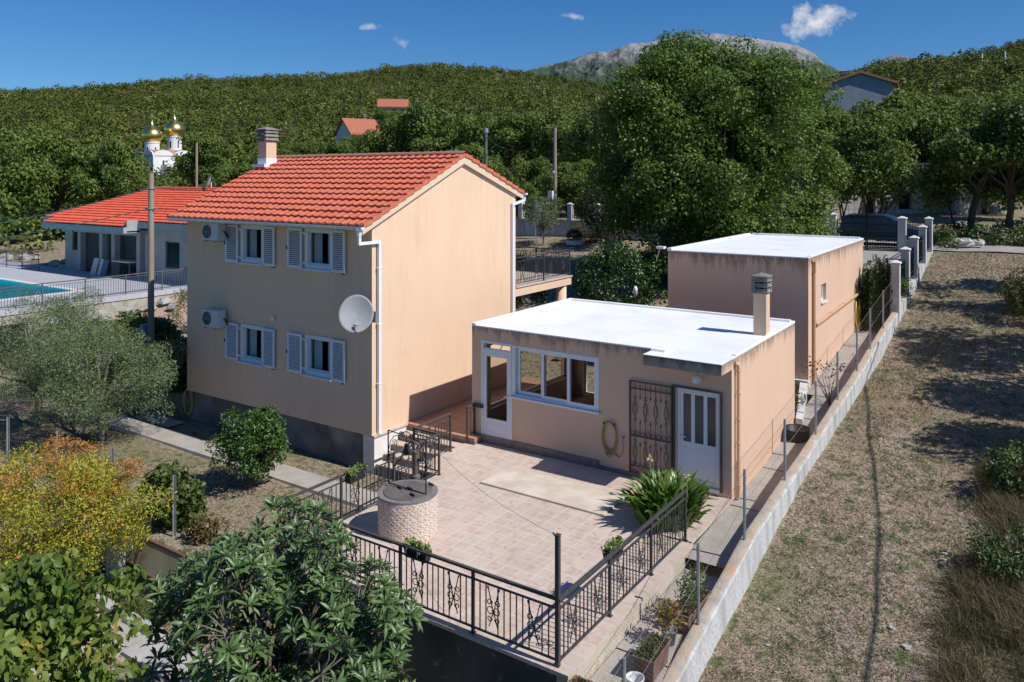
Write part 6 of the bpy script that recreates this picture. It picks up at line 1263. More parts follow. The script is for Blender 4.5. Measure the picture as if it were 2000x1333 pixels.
# ------------------------------------------------------------------ garden fountain and small garden things
fx, fy = -9.07, 28.34; fz = float(zg(fx, fy)); fo = thing('garden_fountain', 'grey two-tier garden fountain topped by a child figure in the shaded garden', 'fountain', (fx, fy, fz)); m_fount = M('blue_grey_stone', (.40, .44, .50), .8, c2=(.3, .33, .38), scale=6)
mb = MB(); mb.lathe([(.42, 0), (.45, .12), (.3, .2), (.2, .3), (.16, .55), (.24, .72), (.14, .82)], (fx, fy, fz), 20); mb.build('pedestal', m_fount, fo, smooth=True)
mb = MB(); mb.lathe([(.14, .82), (.45, .95), (.55, 1.06), (.52, 1.08), (.40, 1.0), (.001, .97)], (fx, fy, fz), 24); mb.build('bowl', m_fount, fo, smooth=True)
def figure(root, c, mat, h=.75):
    me = bpy.data.meshes.new('child_statue'); s = h
    vs = [(0, 0, .50), (0, 0, .72), (0, .0, .80), (0, -.01, .90), (0, -.01, .98), (.08, 0, .48), (.085, -.02, .26), (.08, 0, .02), (.08, -.07, 0), (-.08, 0, .48), (-.09, -.04, .27), (-.075, .02, .02), (-.08, -.05, 0), (.12, 0, .74), (.2, -.05, .62), (.13, -.16, .60), (-.12, 0, .74), (-.21, -.04, .66), (-.16, -.12, .80), (-.10, -.12, .90)]
    es = [(0, 1), (1, 2), (2, 3), (3, 4), (0, 5), (5, 6), (6, 7), (7, 8), (0, 9), (9, 10), (10, 11), (11, 12), (1, 13), (13, 14), (14, 15), (1, 16), (16, 17), (17, 18), (18, 19)]
    rs = [.10, .11, .05, .10, .08, .075, .05, .035, .03, .075, .05, .035, .03, .05, .035, .028, .05, .035, .028, .025]
    me.from_pydata([tuple(np.array(v) * s + np.array(c)) for v in vs], es, []); o = bpy.data.objects.new('child_statue', me); col.objects.link(o); hang(o, root)
    sk = o.modifiers.new('skin', 'SKIN'); 
    for v, r in zip(me.skin_vertices[0].data, rs): v.radius = (r * s, r * s)
    me.skin_vertices[0].data[0].use_root = True; o.modifiers.new('sub', 'SUBSURF').levels = 1; o.modifiers['sub'].render_levels = 2; me.materials.append(mat)
figure(fo, (fx, fy, fz + .98), m_fount, .72)
b = MB(); b.lathe([(.05, -.38), (.3, -.25), (.40, 0), (.3, .25), (.12, .38), (.001, .4)], (fx + .75, fy - .9, float(zg(fx + .75, fy - .9)) + .38), 16); tag(b.build('stone_ball', m_fount, smooth=True), 'round dark grey stone urn lying beside the fountain', 'urn')
gp = thing('round_planter', 'white-rimmed round planter with a dark bush near the garden wall', 'planter', (-13.55, 31.8, float(zg(-13.55, 31.8)))); z = float(zg(-13.55, 31.8)); mb = MB(); mb.lathe([(.5, 0), (.55, .28), (.45, .28), (.4, .2), (.001, .2)], (-13.55, 31.8, z), 20); mb.build('rim', m_whiteplinth, gp)
rng = np.random.default_rng(77); Vv, Tt = crown(rng, np.array([[-13.55, 31.8, z + .55]]), np.array([.5]), 420, .14, .07); npmesh('foliage', Vv, Tt, leafmat('planter_bush', (.02, .035, .012), (.05, .075, .02)), gp)
fl = MB(); fl.bar((-.95, 15.5, 4.25), (-.55, 14.9, 4.8), .03); fl = fl.build('floodlight', m_white); tag(fl, 'small white floodlight on an arm at the left corner of the garage roof', 'floodlight'); mb = MB(); mb.box(-.60, -.32, 14.68, 14.9, 4.79, 4.87); mb.build('lamp_head', m_white, fl)
fl.location = (.0, 0, 0)
a = at(1241, 566, 32); mb = MB(); mb.lathe([(.07, 0), (.08, .25), (.1, .3), (.06, .42), (.001, .45)], (a[0], a[1], a[2] - .3), 12); tag(mb.build('garden_lamp', m_white, smooth=True), 'short white bollard lamp in the garden beside the hedge', 'lamp')

# ------------------------------------------------------------------ lower yard: cold frame, posts, kerbs
cf = thing('cold_frame', 'brown-framed glazed panels leaning along the low garden wall', 'glass panel', (-6, -.6, -1.4)); m_brownfr = M('brown_painted_frame', (.13, .065, .04), .6, c2=(.18, .11, .08), scale=6); m_oldglass = M('dusty_green_glass', (.20, .185, .11), .25, c2=(.27, .25, .17), scale=1.4, c3=(.12, .115, .07), s3=2.5, f3=(.55, .7), spec=.5)
mb = MB(); mb.box(-12.5, -1.66, -.74, -.52, -2.4, -.92); mb.box(-1.66 - 3, -1.66, -1.0, -.745, -2.4, -1.85); tag(mb.build('low_garden_wall', m_mossdark), 'dark low wall holding the garden above the lower yard', 'wall')
for x0, x1, dz, yo in ((-8.2, -6.32, 0, 0), (-6.28, -4.75, -.06, -.04)):
    z0, z1 = -1.45 + dz, -.84 + dz; y0, y1 = -1.0 + yo, -.79 + yo
    mb = MB(); w = .06
    for p, q in (((x0, y1, z1), (x1, y1, z1)), ((x0, y0, z0), (x1, y0, z0)), ((x0, y0, z0), (x0, y1, z1)), ((x1, y0, z0), (x1, y1, z1))): mb.bar(p, q, w, .05)
    fr = mb.build('panel_frame', m_brownfr, cf); mb = MB(); mb.add([(x0, y0, z0 + .005), (x1, y0, z0 + .005), (x1, y1, z1 + .005), (x0, y1, z1 + .005), (x0, y0, z0 - .01), (x1, y0, z0 - .01), (x1, y1, z1 - .01), (x0, y1, z1 - .01)], [(0, 1, 2, 3), (7, 6, 5, 4), (0, 4, 5, 1), (2, 6, 7, 3)]); mb.build('pane', m_oldglass, fr)
mb = MB(); mb.box(-8.3, -4.7, -1.08, -.76, -1.98, -1.53); mb.build('base', m_mossdark, cf)
GP = [(-5.72, -.42, -.9, 1.42, 'grey angle-iron garden post standing at the cold frame'), (-9.1, .02, -.9, 1.25, 'grey garden post rising from the yellow pomegranate'), (-11.4, -.2, -.95, 1.4, 'whitish garden post between the pomegranate and the olive trees'), (-13.1, -.7, -1.0, 1.65, 'tall whitish garden post at the left edge below the olive')]
for x, y, z, h, lb in GP: mb = MB(); mb.box(x - .03, x + .03, y - .005, y + .005, z - .2, z + h); mb.box(x - .03, x - .02, y - .05, y - .005, z - .2, z + h); tag(mb.build('garden_post', m_galv), lb, 'post', 'angle iron posts of the garden wire')
mb = MB()
for h in (.45, 1.0):
    for (a_, b_) in zip(GP[:-1], GP[1:]): mb.tube([(a_[0], a_[1], a_[2] + h), (b_[0], b_[1], b_[2] + h)], .004, 4)
tag(mb.build('garden_wire', m_galv), 'thin wires strung between the grey garden posts', 'wire')
m_kerb = M('pale_concrete_kerb', (.46, .445, .42), .9, c2=(.36, .345, .32), scale=2, bump=.3)
mb = MB(); mb.box(-8.2, -4.1, -1.95, -1.72, -2.3, -1.82); tag(mb.build('concrete_kerb', m_kerb, bevel=.01), 'raised concrete kerb between the lower lawn and the yard slab', 'kerb')
mb = MB(); mb.box(-9.5, -4.3, -3.1, -1.96, -2.3, -1.93); struct(mb.build('yard_slab', m_path)); mb = MB(); mb.box(-5.2, -2.2, -4.1, -3.12, -2.3, -1.90); mb.box(-4.25, 2.2, -2.5, -1.5, -2.3, -1.95); struct(mb.build('yard_path', m_kerb))
mb = MB(); mb.box(-7.2, -6.7, -1.2, -1.02, -1.9, -1.2); tag(mb.build('concrete_pillar', m_kerb), 'small square concrete pillar end under the pomegranate', 'pillar')
mb = MB(); mb.box(-3.6, -1.75, -.62, -.18, -.95, -.72); tag(mb.build('stone_step', m_kerb, bevel=.01), 'pale concrete step showing through the loquat leaves', 'step')
hs2 = MB(); rng = np.random.default_rng(14)
for k in range(6): hs2.tube([(-13.25 - .03, HY0 + .5 + .24 * math.sin(t) + .02 * k, -.55 + .38 * math.cos(t) * (1 + .05 * k)) for t in np.linspace(0, 6.28, 24)], .014, 5)
hs2.v = [(y - HY0 - 13.75, HY0 + .02 + (x + 13.28) * .5, z + .3) for x, y, z in hs2.v]; tag(hs2.build('hose_coil', m_hose, smooth=True), 'dull yellow hose coil hanging at the far left foot of the house', 'hose')

# ------------------------------------------------------------------ vegetation
L_oak = leafmat('oak_leaf', (.065, .12, .020), (.18, .25, .05), (.28, .31, .09), clump=.9, trans=.36, spec=.28, rough=.45)
L_mid = leafmat('broad_tree_leaf', (.075, .125, .026), (.195, .25, .055), (.29, .30, .09), clump=.5, trans=.36, spec=.22, rough=.5)
L_olive = leafmat('olive_leaf', (.075, .125, .04), (.19, .26, .085), (.34, .40, .21), under=(.24, .28, .17), rough=.45, spec=.35, clump=1.5, trans=.18)
L_lemon = leafmat('lemon_leaf', (.028, .075, .012), (.09, .17, .03), (.20, .27, .07), rough=.35, spec=.5, clump=2, trans=.22)
L_pom = leafmat('pomegranate_leaf', (.16, .25, .025), (.55, .45, .05), (.62, .26, .06), rough=.45, clump=1.1, trans=.3)
L_pers = leafmat('persimmon_leaf', (.06, .12, .02), (.20, .25, .05), (.42, .30, .06), rough=.45, spec=.3, clump=1.4, trans=.3)
L_loq = leafmat('loquat_leaf', (.05, .11, .03), (.125, .20, .065), (.24, .30, .13), under=(.27, .29, .20), rough=.4, spec=.5, clump=1.5, trans=.15)
L_loqy = leafmat('young_loquat_leaf', (.13, .18, .08), (.24, .28, .13), rough=.5, clump=2, trans=.2)
L_ivy = leafmat('vine_leaf', (.045, .085, .018), (.12, .16, .035), (.25, .14, .05), clump=1.2, trans=.25)
L_shrub = leafmat('shrub_leaf', (.045, .085, .02), (.12, .165, .042), (.17, .15, .07), clump=1.6, trans=.2)
L_hedge = leafmat('glossy_hedge_leaf', (.022, .055, .012), (.07, .13, .03), (.15, .2, .06), rough=.35, spec=.55, clump=1.5, trans=.2)
L_grey = leafmat('grey_shrub_leaf', (.13, .11, .06), (.22, .18, .10), (.12, .15, .07), clump=2, trans=.15)
def plant(name, label, cat, loc, leafm, seed, crown_c, rad, k, rb, n, L, W, kind='diamond', lobes=0, lobe=.42, extra=(), trunk=None, barkm=None, group=None, stems=0, r0=.1, lump=.16, inner=.5, up=.35, hang_=0., zmin=None, forkh=None, parts=('trunk', 'crown')):
    """local builder: the plant's foot is at the origin"""
    t = thing(name, label, cat, loc, group, local=True); rng = np.random.default_rng(seed)
    P, r = lobed(rng, crown_c, rad, lobes, k, *rb, lobe=lobe, zmin=zmin) if lobes else blobs(rng, crown_c, rad, k, *rb, lump=lump, inner=inner, zmin=zmin)
    if extra: P = np.concatenate([P, np.array([np.array(e[:3]) + rng.normal(size=3) * .45 for e in extra for _ in range(9)])]); r = np.concatenate([r, np.array([e[3] for e in extra for _ in range(9)])])
    k = len(P); mb = MB(); cc = np.array(crown_c); tips = [tuple(P[i] * .92 + cc * .08) for i in rng.choice(k, min(k, 16 if not stems else stems), replace=False)]
    if stems: limbs2(mb, (0, 0, -.1), tips, r0, rng)
    else: limbs(mb, (0, 0, -.15), (cc[0] * .5, cc[1] * .5, forkh or max(cc[2] - rad[2] * .75, .4)), tips, r0, rng)
    mb.build(parts[0], barkm or m_bark, t, smooth=True)
    Vv, Tt = crown(rng, P, r, n, L, W, kind, up=up, hang_=hang_); npmesh(parts[1], Vv, Tt, leafm, t)
    return t
# the big oak in the front garden
plant('oak_tree', 'huge rounded dark green oak tree towering over the garage roof', 'tree', (-2.4, 26.2, 2.2), L_oak, 31, (-.1, 0, 6.35), (5.75, 4.2, 5.75), 620, (.6, 1.0), 165000, .17, .112, forkh=2.2, r0=.32, lobes=50, lobe=.36, extra=((4.5, 0, 3.4, .8), (5.2, .5, 5.2, .8), (-4.7, .3, 3.2, .8), (-5.2, 0, 4.8, .8), (3.6, -1.5, 2.6, .7), (1.6, -2.3, 2.6, .8), (-2.6, -2, 2.3, .8)), barkm=m_greybark, zmin=1.4).rotation_euler.z = YAW
# shared foliage for the trees beyond
def tree_variant(seed, leafm=L_mid, n=13500, L=.29, W=.19, rad=(3.6, 3.6, 3.6), h=5.2, k=70, rb=(.7, 1.2), r0=.16, barkm=None, inner=.45, lump=.16, stems=0):
    return dict(seed=seed, leafm=leafm, n=n, L=L, W=W, rad=rad, h=h, k=k, rb=rb, r0=r0, barkm=barkm, inner=inner, lump=lump, stems=stems)
VAR = [tree_variant(41), tree_variant(42, rad=(3.2, 3.4, 4.2), h=5.6), tree_variant(43, rad=(4.3, 4.0, 3.2), h=4.9, n=15000), tree_variant(44, rad=(2.7, 2.7, 4.4), h=5.8, n=11000)]
PROTO = {}
def far_tree(v, px, ytop, d, wpx, label, rz=0., group='broadleaf trees beyond the plots'):
    q = VAR[v]; a = at(px, ytop, d); base = float(zg(a[0], a[1])); H = a[2] - base; w = wpx * d / FPX
    if v not in PROTO:
        PROTO[v] = plant('broadleaf_tree', label, 'tree', (0, 0, 0), q['leafm'], q['seed'], (0, 0, q['h']), q['rad'], q['k'], q['rb'], q['n'], q['L'], q['W'], r0=q['r0'], barkm=q['barkm'], group=group, forkh=1.9, lobes=17, lobe=.44); t = PROTO[v]
    else: t = clone(PROTO[v], (0, 0, 0), label)
    t.location = (a[0], a[1], base - .1); hh = q['h'] + q['rad'][2] + .4; t.scale = (w / (2 * q['rad'][0] + 1.2), w / (2 * q['rad'][1] + 1.2), H / hh); t.rotation_euler.z = rz; return t
FT = [(2, 15, 236, 66, 230, 'leftmost broad tree at the left edge behind the pool house'), (0, 110, 232, 74, 190, 'tall dense tree left of the gold domes over the rubble'), (2, 205, 262, 70, 170, 'spreading tree just left of the church'),
      (1, 250, 330, 88, 100, 'small bright tree below the left gold dome'), (0, 372, 292, 118, 78, 'low tree hiding the foot of the church'), (0, 403, 250, 110, 110, 'dark tree right of the right-hand gold dome'),
      (2, 450, 312, 75, 150, 'low spreading tree behind the slim pale pole'), (0, 520, 285, 120, 110, 'small tree behind the house chimney'), (2, 590, 275, 130, 130, 'rounded tree right of the house chimney'), (1, 655, 268, 120, 90, 'narrow tree below the brown-red far roof'),
      (0, 760, 212, 92, 150, 'left tree of the big clump behind the roof ridge'), (2, 850, 192, 88, 200, 'broad middle tree of the clump behind the roof ridge'), (1, 940, 205, 82, 150, 'right tree of the clump above the dark capped pole'), (2, 900, 275, 66, 190, 'nearer low tree behind the roof ridge'),
      (1, 1010, 195, 76, 150, 'tall tree between the two mid poles'), (0, 1095, 190, 72, 160, 'tall tree behind the lamp pole'), (1, 1165, 200, 66, 150, 'tall tree touching the left flank of the oak'), (2, 1030, 300, 58, 140, 'low bushy tree over the roadside board'), (0, 1110, 300, 54, 130, 'low bushy tree behind the white fence pillars'), (3, 1160, 330, 52, 100, 'narrow pale-leaved tree beside the oak shade'),
      (1, 1590, 190, 66, 170, 'tree right behind the oak beside the grey house'), (2, 1672, 214, 62, 190, 'rounded tree in front of the grey house'), (0, 1765, 160, 60, 210, 'tall tree right of the grey house above the gate'), (3, 1835, 175, 66, 160, 'narrow tall tree on the slope above the gate'),
      (2, 1925, 172, 56, 230, 'broad tree leaning over the roadside at the right'), (1, 2010, 150, 52, 190, 'tall tree cut by the right edge of the photo'), (0, 1560, 145, 110, 140, 'distant tree beneath the far mountain'), (1, 1640, 128, 125, 120, 'distant tree rising behind the grey house roof'), (2, 1880, 178, 95, 200, 'distant spreading tree under the ridge poles'), (2, 770, 211, 205, 110, 'small distant tree hiding the walls of the high red-roofed house'), (0, 705, 258, 135, 100, 'tree in front of the brown-red hipped roof'), (1, 1655, 205, 84, 130, 'tree hiding the lower walls of the grey gable house'), (2, 1720, 200, 78, 170, 'full tree close behind the leaning roadside trees')]
for i, f in enumerate(FT): far_tree(*f, rz=i * 1.7)
# roadside trees with ivy-grown stems
def stem_tree(name, label, px, py, d, hgt, lean, rad, seed, n=7000, stems=0, r0=.13, leafm=L_mid):
    a = at(px, py, d); z = float(zg(a[0], a[1])); return plant(name, label, 'tree', (a[0], a[1], z), leafm, seed, (lean[0], lean[1], hgt), rad, 50, (.55, 1.0), n, .26, .17, stems=stems, r0=r0, barkm=m_bark, forkh=hgt - rad[2] * .9, group='roadside trees above the gate')
stem_tree('stemmed_tree', 'several-stemmed dark tree right behind the blue car', 1700, 420, 48, 4.6, (-.2, 0), (2.9, 2.6, 2.6), 51, stems=6, r0=.11, n=9000)
stem_tree('stemmed_tree', 'leaning stout tree on the bank right of the white pillars', 1893, 442, 45, 4.6, (.8, .3), (2.6, 2.4, 2.3), 52, r0=.2, n=8500)
stem_tree('stemmed_tree', 'ivy-clad tree near the right edge above the red bank', 1968, 452, 44, 4.8, (.3, .2), (2.5, 2.4, 2.5), 53, r0=.19, n=8500, leafm=L_ivy)
stem_tree('stemmed_tree', 'slim crooked sapling between the pillars and the stout tree', 1872, 440, 46, 2.8, (-.9, .2), (.9, .9, 1.2), 54, r0=.07, n=1500)
stem_tree('stemmed_tree', 'thin leaning sapling left of the double gate', 1648, 425, 50, 3.6, (.2, 0), (1.6, 1.6, 1.8), 55, stems=4, r0=.07, n=3500)
# the dark belt of scrub along the road, undergrowth that cannot be counted
rng = np.random.default_rng(61)
def scatter_blobs(pts, rlo, rhi, per, L, W, flat=.8):
    P = np.array(pts); r = rng.uniform(rlo, rhi, len(P)); return crown(rng, P, r, per * len(P), L, W, 'diamond', up=.4, flat=flat)
pts = []
for i in range(420):
    px = rng.uniform(-60, 2080); d = rng.uniform(58, 112); a = at(px, HOR, d); z = float(zg(a[0], a[1]))
    if d < 60 and 1500 < px < 1900: continue
    pts.append((a[0], a[1], z + rng.uniform(.3, 2.2)))
Vv, Tt = scatter_blobs(pts, 1.0, 2.0, 95, .42, .28); stuff(npmesh('undergrowth', Vv, Tt, L_mid), 'tangled green undergrowth between the trees at the foot of the hill')
# scrub forest covering the hills: one mass
L_hill = leafmat('hill_scrub_leaf', (.045, .075, .016), (.165, .185, .036), (.25, .215, .10), rough=.7, spec=.15, trans=.15, tint=True)
N = 17000; px = rng.uniform(-90, 2120, N); u = rng.random(N); d = 100 + 420 * u ** .62; aX = CAM[0] + d * (FW[0] + RT[0] * (px - 1000) / FPX); aY = CAM[1] + d * (FW[1] + RT[1] * (px - 1000) / FPX)
hz, dep = hillz(aX, aY); Rr = np.interp(px, RIDGE_PX, RIDGE_R); keep = d < Rr + 12; aX, aY, hz, d = aX[keep], aY[keep], hz[keep], d[keep]; n_t = len(aX)
rad = rng.uniform(1.0, 2.2, n_t) * (1 + .6 * (rng.random(n_t) < .12)); per = 38; tnt = np.clip(rng.normal(.36, .22, n_t) + .12 * np.sin(aX * .05) * np.sin(aY * .06 + 1), 0, .85)
pos = np.repeat(np.stack([aX, aY, hz + rad * .55], 1), per, 0); rr_ = np.repeat(rad, per); dd = unit(rng.normal(size=(n_t * per, 3)) + [0, 0, .35]); pos = pos + dd * (rr_ * rng.uniform(.65, 1.1, n_t * per))[:, None] * [1, 1, .85]
nn = unit(dd * 1.1 + rng.normal(size=dd.shape) * .4 + [0, 0, .3]); Vv, Tt = leaves(pos, np.cross(nn, rng.normal(size=nn.shape)), nn, rr_ * rng.uniform(.30, .5, len(rr_)), rr_ * .29, 'diamond'); stuff(npmesh('hill_woodland', Vv, Tt, L_hill, tint=np.repeat(tnt, per * 4)), 'low evergreen scrub forest covering the hills')

# olive trees at the left
def olive(label, loc, seed, h, rad, n, k=70, r0=.12, rb=(.3, .6), L=.085, W=.022):
    return plant('olive_tree', label, 'tree', loc, L_olive, seed, (0, 0, h), rad, k, rb, n, L, W, 'diamond', r0=r0, barkm=m_greybark, forkh=h - rad[2] * .85, lump=.2, inner=.3, up=.2, group='olive trees in the left garden')
olive('large silvery olive tree spreading beside the house corner', (-13.6, 2.1, -.95), 71, 2.25, (2.35, 2.2, 1.5), 38000, k=110)
olive('silvery olive tree cut by the left edge of the photo', (-17.0, 1.9, -1.0), 72, 2.6, (2.1, 2.1, 1.6), 22000, k=90)
olive('smaller olive tree behind the left one, against the pool wall', (-20.0, 4.4, -1.1), 73, 2.2, (1.6, 1.6, 1.6), 12000, k=60)
olive('young olive tree on a thin trunk in the rear garden before the fence', (-15.33, 31.0, 2.93), 74, 2.0, (1.25, 1.2, 1.05), 5200, k=36, r0=.05, rb=(.25, .5), L=.12, W=.035)
plant('laurel_tree', 'small round-crowned tree with the oak shade in its leaf colour, on a thin trunk behind the fountain', 'tree', (-11.42, 31.3, 2.97), leafmat('shaded_laurel_leaf', (.012, .022, .010), (.030, .045, .016), trans=.1), 75, (0, 0, 2.4), (1.25, 1.2, 1.2), 40, (.3, .55), 5500, .13, .07, r0=.06)  # leaf colour darkened, with the oak's shade put into it
# shrubs and bushes
def bush(name, label, loc, leafm, seed, rad, n, L, W, k=40, rb=(.2, .4), kind='diamond', up=.3, cat='shrub', group=None, hgt=None, r0=.03, stems=7, lump=.14, inner=.45):
    h = hgt or rad[2] * .95; return plant(name, label, cat, loc, leafm, seed, (0, 0, h), rad, k, rb, n, L, W, kind, stems=stems, r0=r0, group=group, up=up, lump=lump, inner=inner, zmin=.1, parts=('stem', 'foliage'))
plant('lemon_tree', 'round glossy green lemon bush standing on the dry lawn before the house', 'tree', (-6.55, 2.25, -.87), L_lemon, 81, (0, 0, 1.22), (.88, .88, .82), 60, (.2, .36), 5200, .115, .052, r0=.07, forkh=.35, lump=.1, inner=.4)
bush('hedge_bush', 'big glossy round hedge bush behind the annex roof by the balcony', (-4.87, 20.4, 1.25), L_hedge, 82, (1.85, 1.7, 1.52), 9500, .13, .075, k=70, rb=(.3, .55))
bush('garden_shrub', 'feathery grey-green shrub right of the big hedge bush', (-5.27, 25.1, 2.02), L_shrub, 83, (1.05, 1.0, .95), 4200, .12, .035, k=36, rb=(.25, .45))
bush('garden_shrub', 'dark shrub in the shade under the balcony', (-6.8, 15.5, .5), L_hedge, 84, (1.5, 1.2, 1.1), 4200, .14, .08, k=36)
bush('garden_shrub', 'left brownish dry shrub against the garden wall', (-13.1, 32.7, 3.17), L_grey, 85, (.95, .65, .7), 2600, .11, .035, k=26)
bush('garden_shrub', 'right brownish dry shrub against the garden wall', (-11.5, 32.7, 3.17), L_grey, 86, (.95, .65, .65), 2600, .11, .035, k=26)
bush('garden_shrub', 'pale grey-green shrub near the wall left of the garage roof', (-4.6, 32.5, 3.11), leafmat('pale_shrub', (.12, .15, .08), (.22, .25, .14)), 87, (.75, .65, .6), 2400, .12, .03, k=24)
bush('garden_shrub', 'dark shrub just behind the left corner of the garage roof', (-6.39, 29.6, 2.67), L_shrub, 88, (.8, .8, .6), 2200, .12, .05, k=22)
bush('garden_shrub', 'leafy shrub peeping past the back corner of the house', (-17.4, 28.7, 2.35), L_shrub, 89, (.9, .9, .9), 2600, .13, .06, k=24)
bush('garden_shrub', 'bright green fern-like plant beside the garage wall', (-1.0, 18.6, 1.0), L_succ if False else m_succ, 90, (.55, .5, .45), 900, .16, .05, k=14)
rng = np.random.default_rng(91)
def spiky(label, loc, n, L, W, leafm, seed):
    t = thing('yucca_plant', label, 'plant', loc, local=True); r = np.random.default_rng(seed); d = unit(r.normal(size=(n, 3)) * [1, 1, .6] + [0, 0, .55]); Vv, Tt = leaves(np.zeros((n, 3)) + [0, 0, .25] + d * .05, d, r.normal(size=(n, 3)) * .4 + [0, 0, 1], L * r.uniform(.75, 1.1, n), W, 'blade'); npmesh('leaves', Vv, Tt, leafm, t)
    mb = MB(); mb.tube([(0, 0, -.1), (0, 0, .3)], [.09, .07], 8); mb.build('stem', m_bark, t)
spiky('dark spiky yucca showing above the balcony railing', (-13.88, 26.1, 2.2), 90, .85, .05, leafmat('yucca_leaf', (.03, .05, .03), (.08, .11, .06)), 3)
spiky('dark spiky plant by the garden wall left of the pale shrub', (-6.5, 31.8, 3.05), 60, .7, .05, bpy.data.materials['yucca_leaf'], 4)
# columnar yew by the fence
t = thing('yew_bush', 'dense dark evergreen bush of upright plumes between garage and pillars', 'shrub', (5.25, 23.2, 1.25), local=True); rng = np.random.default_rng(95); parts = []
for i in range(46):
    a = rng.random() * 6.28; r = .66 * rng.random() ** .5; h = 2.85 - 1.0 * r + rng.uniform(-.3, .2); x, y = r * math.cos(a) * .8, r * math.sin(a) * 1.15; n = 260; zz = rng.random(n) ** .8 * h; w = .12 * (1 - (zz / h) ** 3) + .02; an = rng.random(n) * 6.28
    pos = np.stack([x * (1 + .25 * zz / h) + w * np.cos(an), y * (1 + .25 * zz / h) + w * np.sin(an), zz + .1], 1); d = np.stack([np.cos(an), np.sin(an), np.full(n, 1.1)], 1); parts.append(leaves(pos, d, np.stack([np.cos(an), np.sin(an), np.full(n, .2)], 1), .10, .04))
npmesh('foliage', *join(parts), leafmat('yew_leaf', (.018, .040, .012), (.055, .090, .022), (.10, .14, .035), clump=3, trans=.12), t); mb = MB(); limbs2(mb, (0, 0, -.1), [(.3 * math.cos(k), .4 * math.sin(k), 1.6) for k in range(6)], .06, rng); mb.build('stem', m_bark, t)
bush('wall_climber', 'loose green climbing shrub sprawling over the white wall by the first pillar', (5.70, 24.7, 1.7), L_shrub, 96, (.3, 1.0, .8), 1500, .10, .05, k=22, rb=(.15, .3))
bush('field_bush', 'yellow-green bush at the right edge of the field', (10.35, 24.6, 1.95), leafmat('field_bush_leaf', (.045, .06, .016), (.14, .14, .035), (.2, .16, .05), clump=2), 97, (1.0, 1.2, .9), 4200, .11, .06, k=36)
# vine mass on the bank behind the olives
bush('vine_tangle', 'dark tangle of autumn vines around the concrete pole', (-18.0, 6.2, -1.0), L_ivy, 98, (1.6, 1.4, 1.35), 5200, .17, .13, k=46, rb=(.3, .5))
bush('vine_tangle', 'reddish vine thicket behind the large olive tree', (-21.0, 7.6, -.9), L_ivy, 99, (2.2, 1.4, 1.25), 5600, .17, .13, k=50, rb=(.3, .5))
bush('vine_tangle', 'deep green creeper heaped against the hidden left side of the house', (-15.2, 6.6, -.9), L_hedge, 100, (1.4, 1.2, 1.2), 3800, .16, .1, k=36, rb=(.3, .5))
bush('bank_weed', 'tall weeds on the gravel bank right of the concrete pole', (-22.6, 11.2, .25), leafmat('bank_weed_leaf', (.10, .13, .04), (.2, .2, .09)), 101, (1.0, .8, .9), 1500, .14, .03, k=24, rb=(.2, .4))
bush('bank_weed', 'green weed clump on the gravel bank near the house wall', (-20.6, 12.6, .6), bpy.data.materials['bank_weed_leaf'], 102, (.9, .8, .7), 1500, .13, .05, k=22, rb=(.2, .35))
# pomegranate
pg_ = plant('pomegranate_tree', 'bright yellow and orange pomegranate tree with red fruit', 'tree', (-6.75, -2.5, -1.95), L_pom, 111, (0, 0, 1.95), (1.85, 1.6, 1.35), 130, (.28, .5), 30000, .075, .030, stems=14, r0=.05, lump=.2, inner=.4, up=.2)
rng = np.random.default_rng(112); m_fruit = M('pomegranate_skin', (.50, .10, .05), .4, c2=(.55, .22, .08), scale=9)
for i in range(16):
    a = rng.random() * 6.28; e = rng.uniform(-.6, .7); p = np.array([1.5 * math.cos(a) * math.cos(e), 1.25 * math.sin(a) * math.cos(e), 2.0 + 1.0 * math.sin(e)]); mb = MB(); mb.lathe([(.001, -.045), (.03, -.036), (.046, 0), (.036, .032), (.012, .045), (.02, .06)], tuple(p), 12); mb.build('fruit', m_fruit, pg_, smooth=True)
# yellow sprays at the top of the pomegranate
P, r = blobs(rng, (.1, .2, 2.9), (1.6, 1.35, .55), 40, .12, .28); Vv, Tt = crown(rng, P, r, 4600, .065, .022, up=.2); npmesh('orange_shoots', Vv, Tt, leafmat('orange_shoot_leaf', (.42, .16, .05), (.58, .30, .06), (.36, .11, .07), trans=.3), pg_)
bush('creeper_bush', 'green broad-leaved creeper round the post behind the cold frame', (-6.4, -.1, -.9), L_ivy, 113, (.85, .5, .7), 1500, .13, .10, k=26, rb=(.15, .3))
bush('creeper_bush', 'small rusty creeper beside the loquat leaves', (-4.9, -.2, -.9), leafmat('rusty_leaf', (.06, .08, .02), (.2, .12, .04)), 114, (.4, .3, .35), 380, .10, .07, k=12, rb=(.1, .2))
# persimmon, bottom left
plant('persimmon_tree', 'persimmon tree with large drooping dull green leaves in the bottom left corner', 'tree', (.45, -6.3, -2.2), L_pers, 121, (0, .1, 3.55), (1.15, 1.05, 1.15), 80, (.22, .4), 5600, .135, .066, 'droop', r0=.08, hang_=.9, up=.1, forkh=1.4, lump=.2, inner=.35)
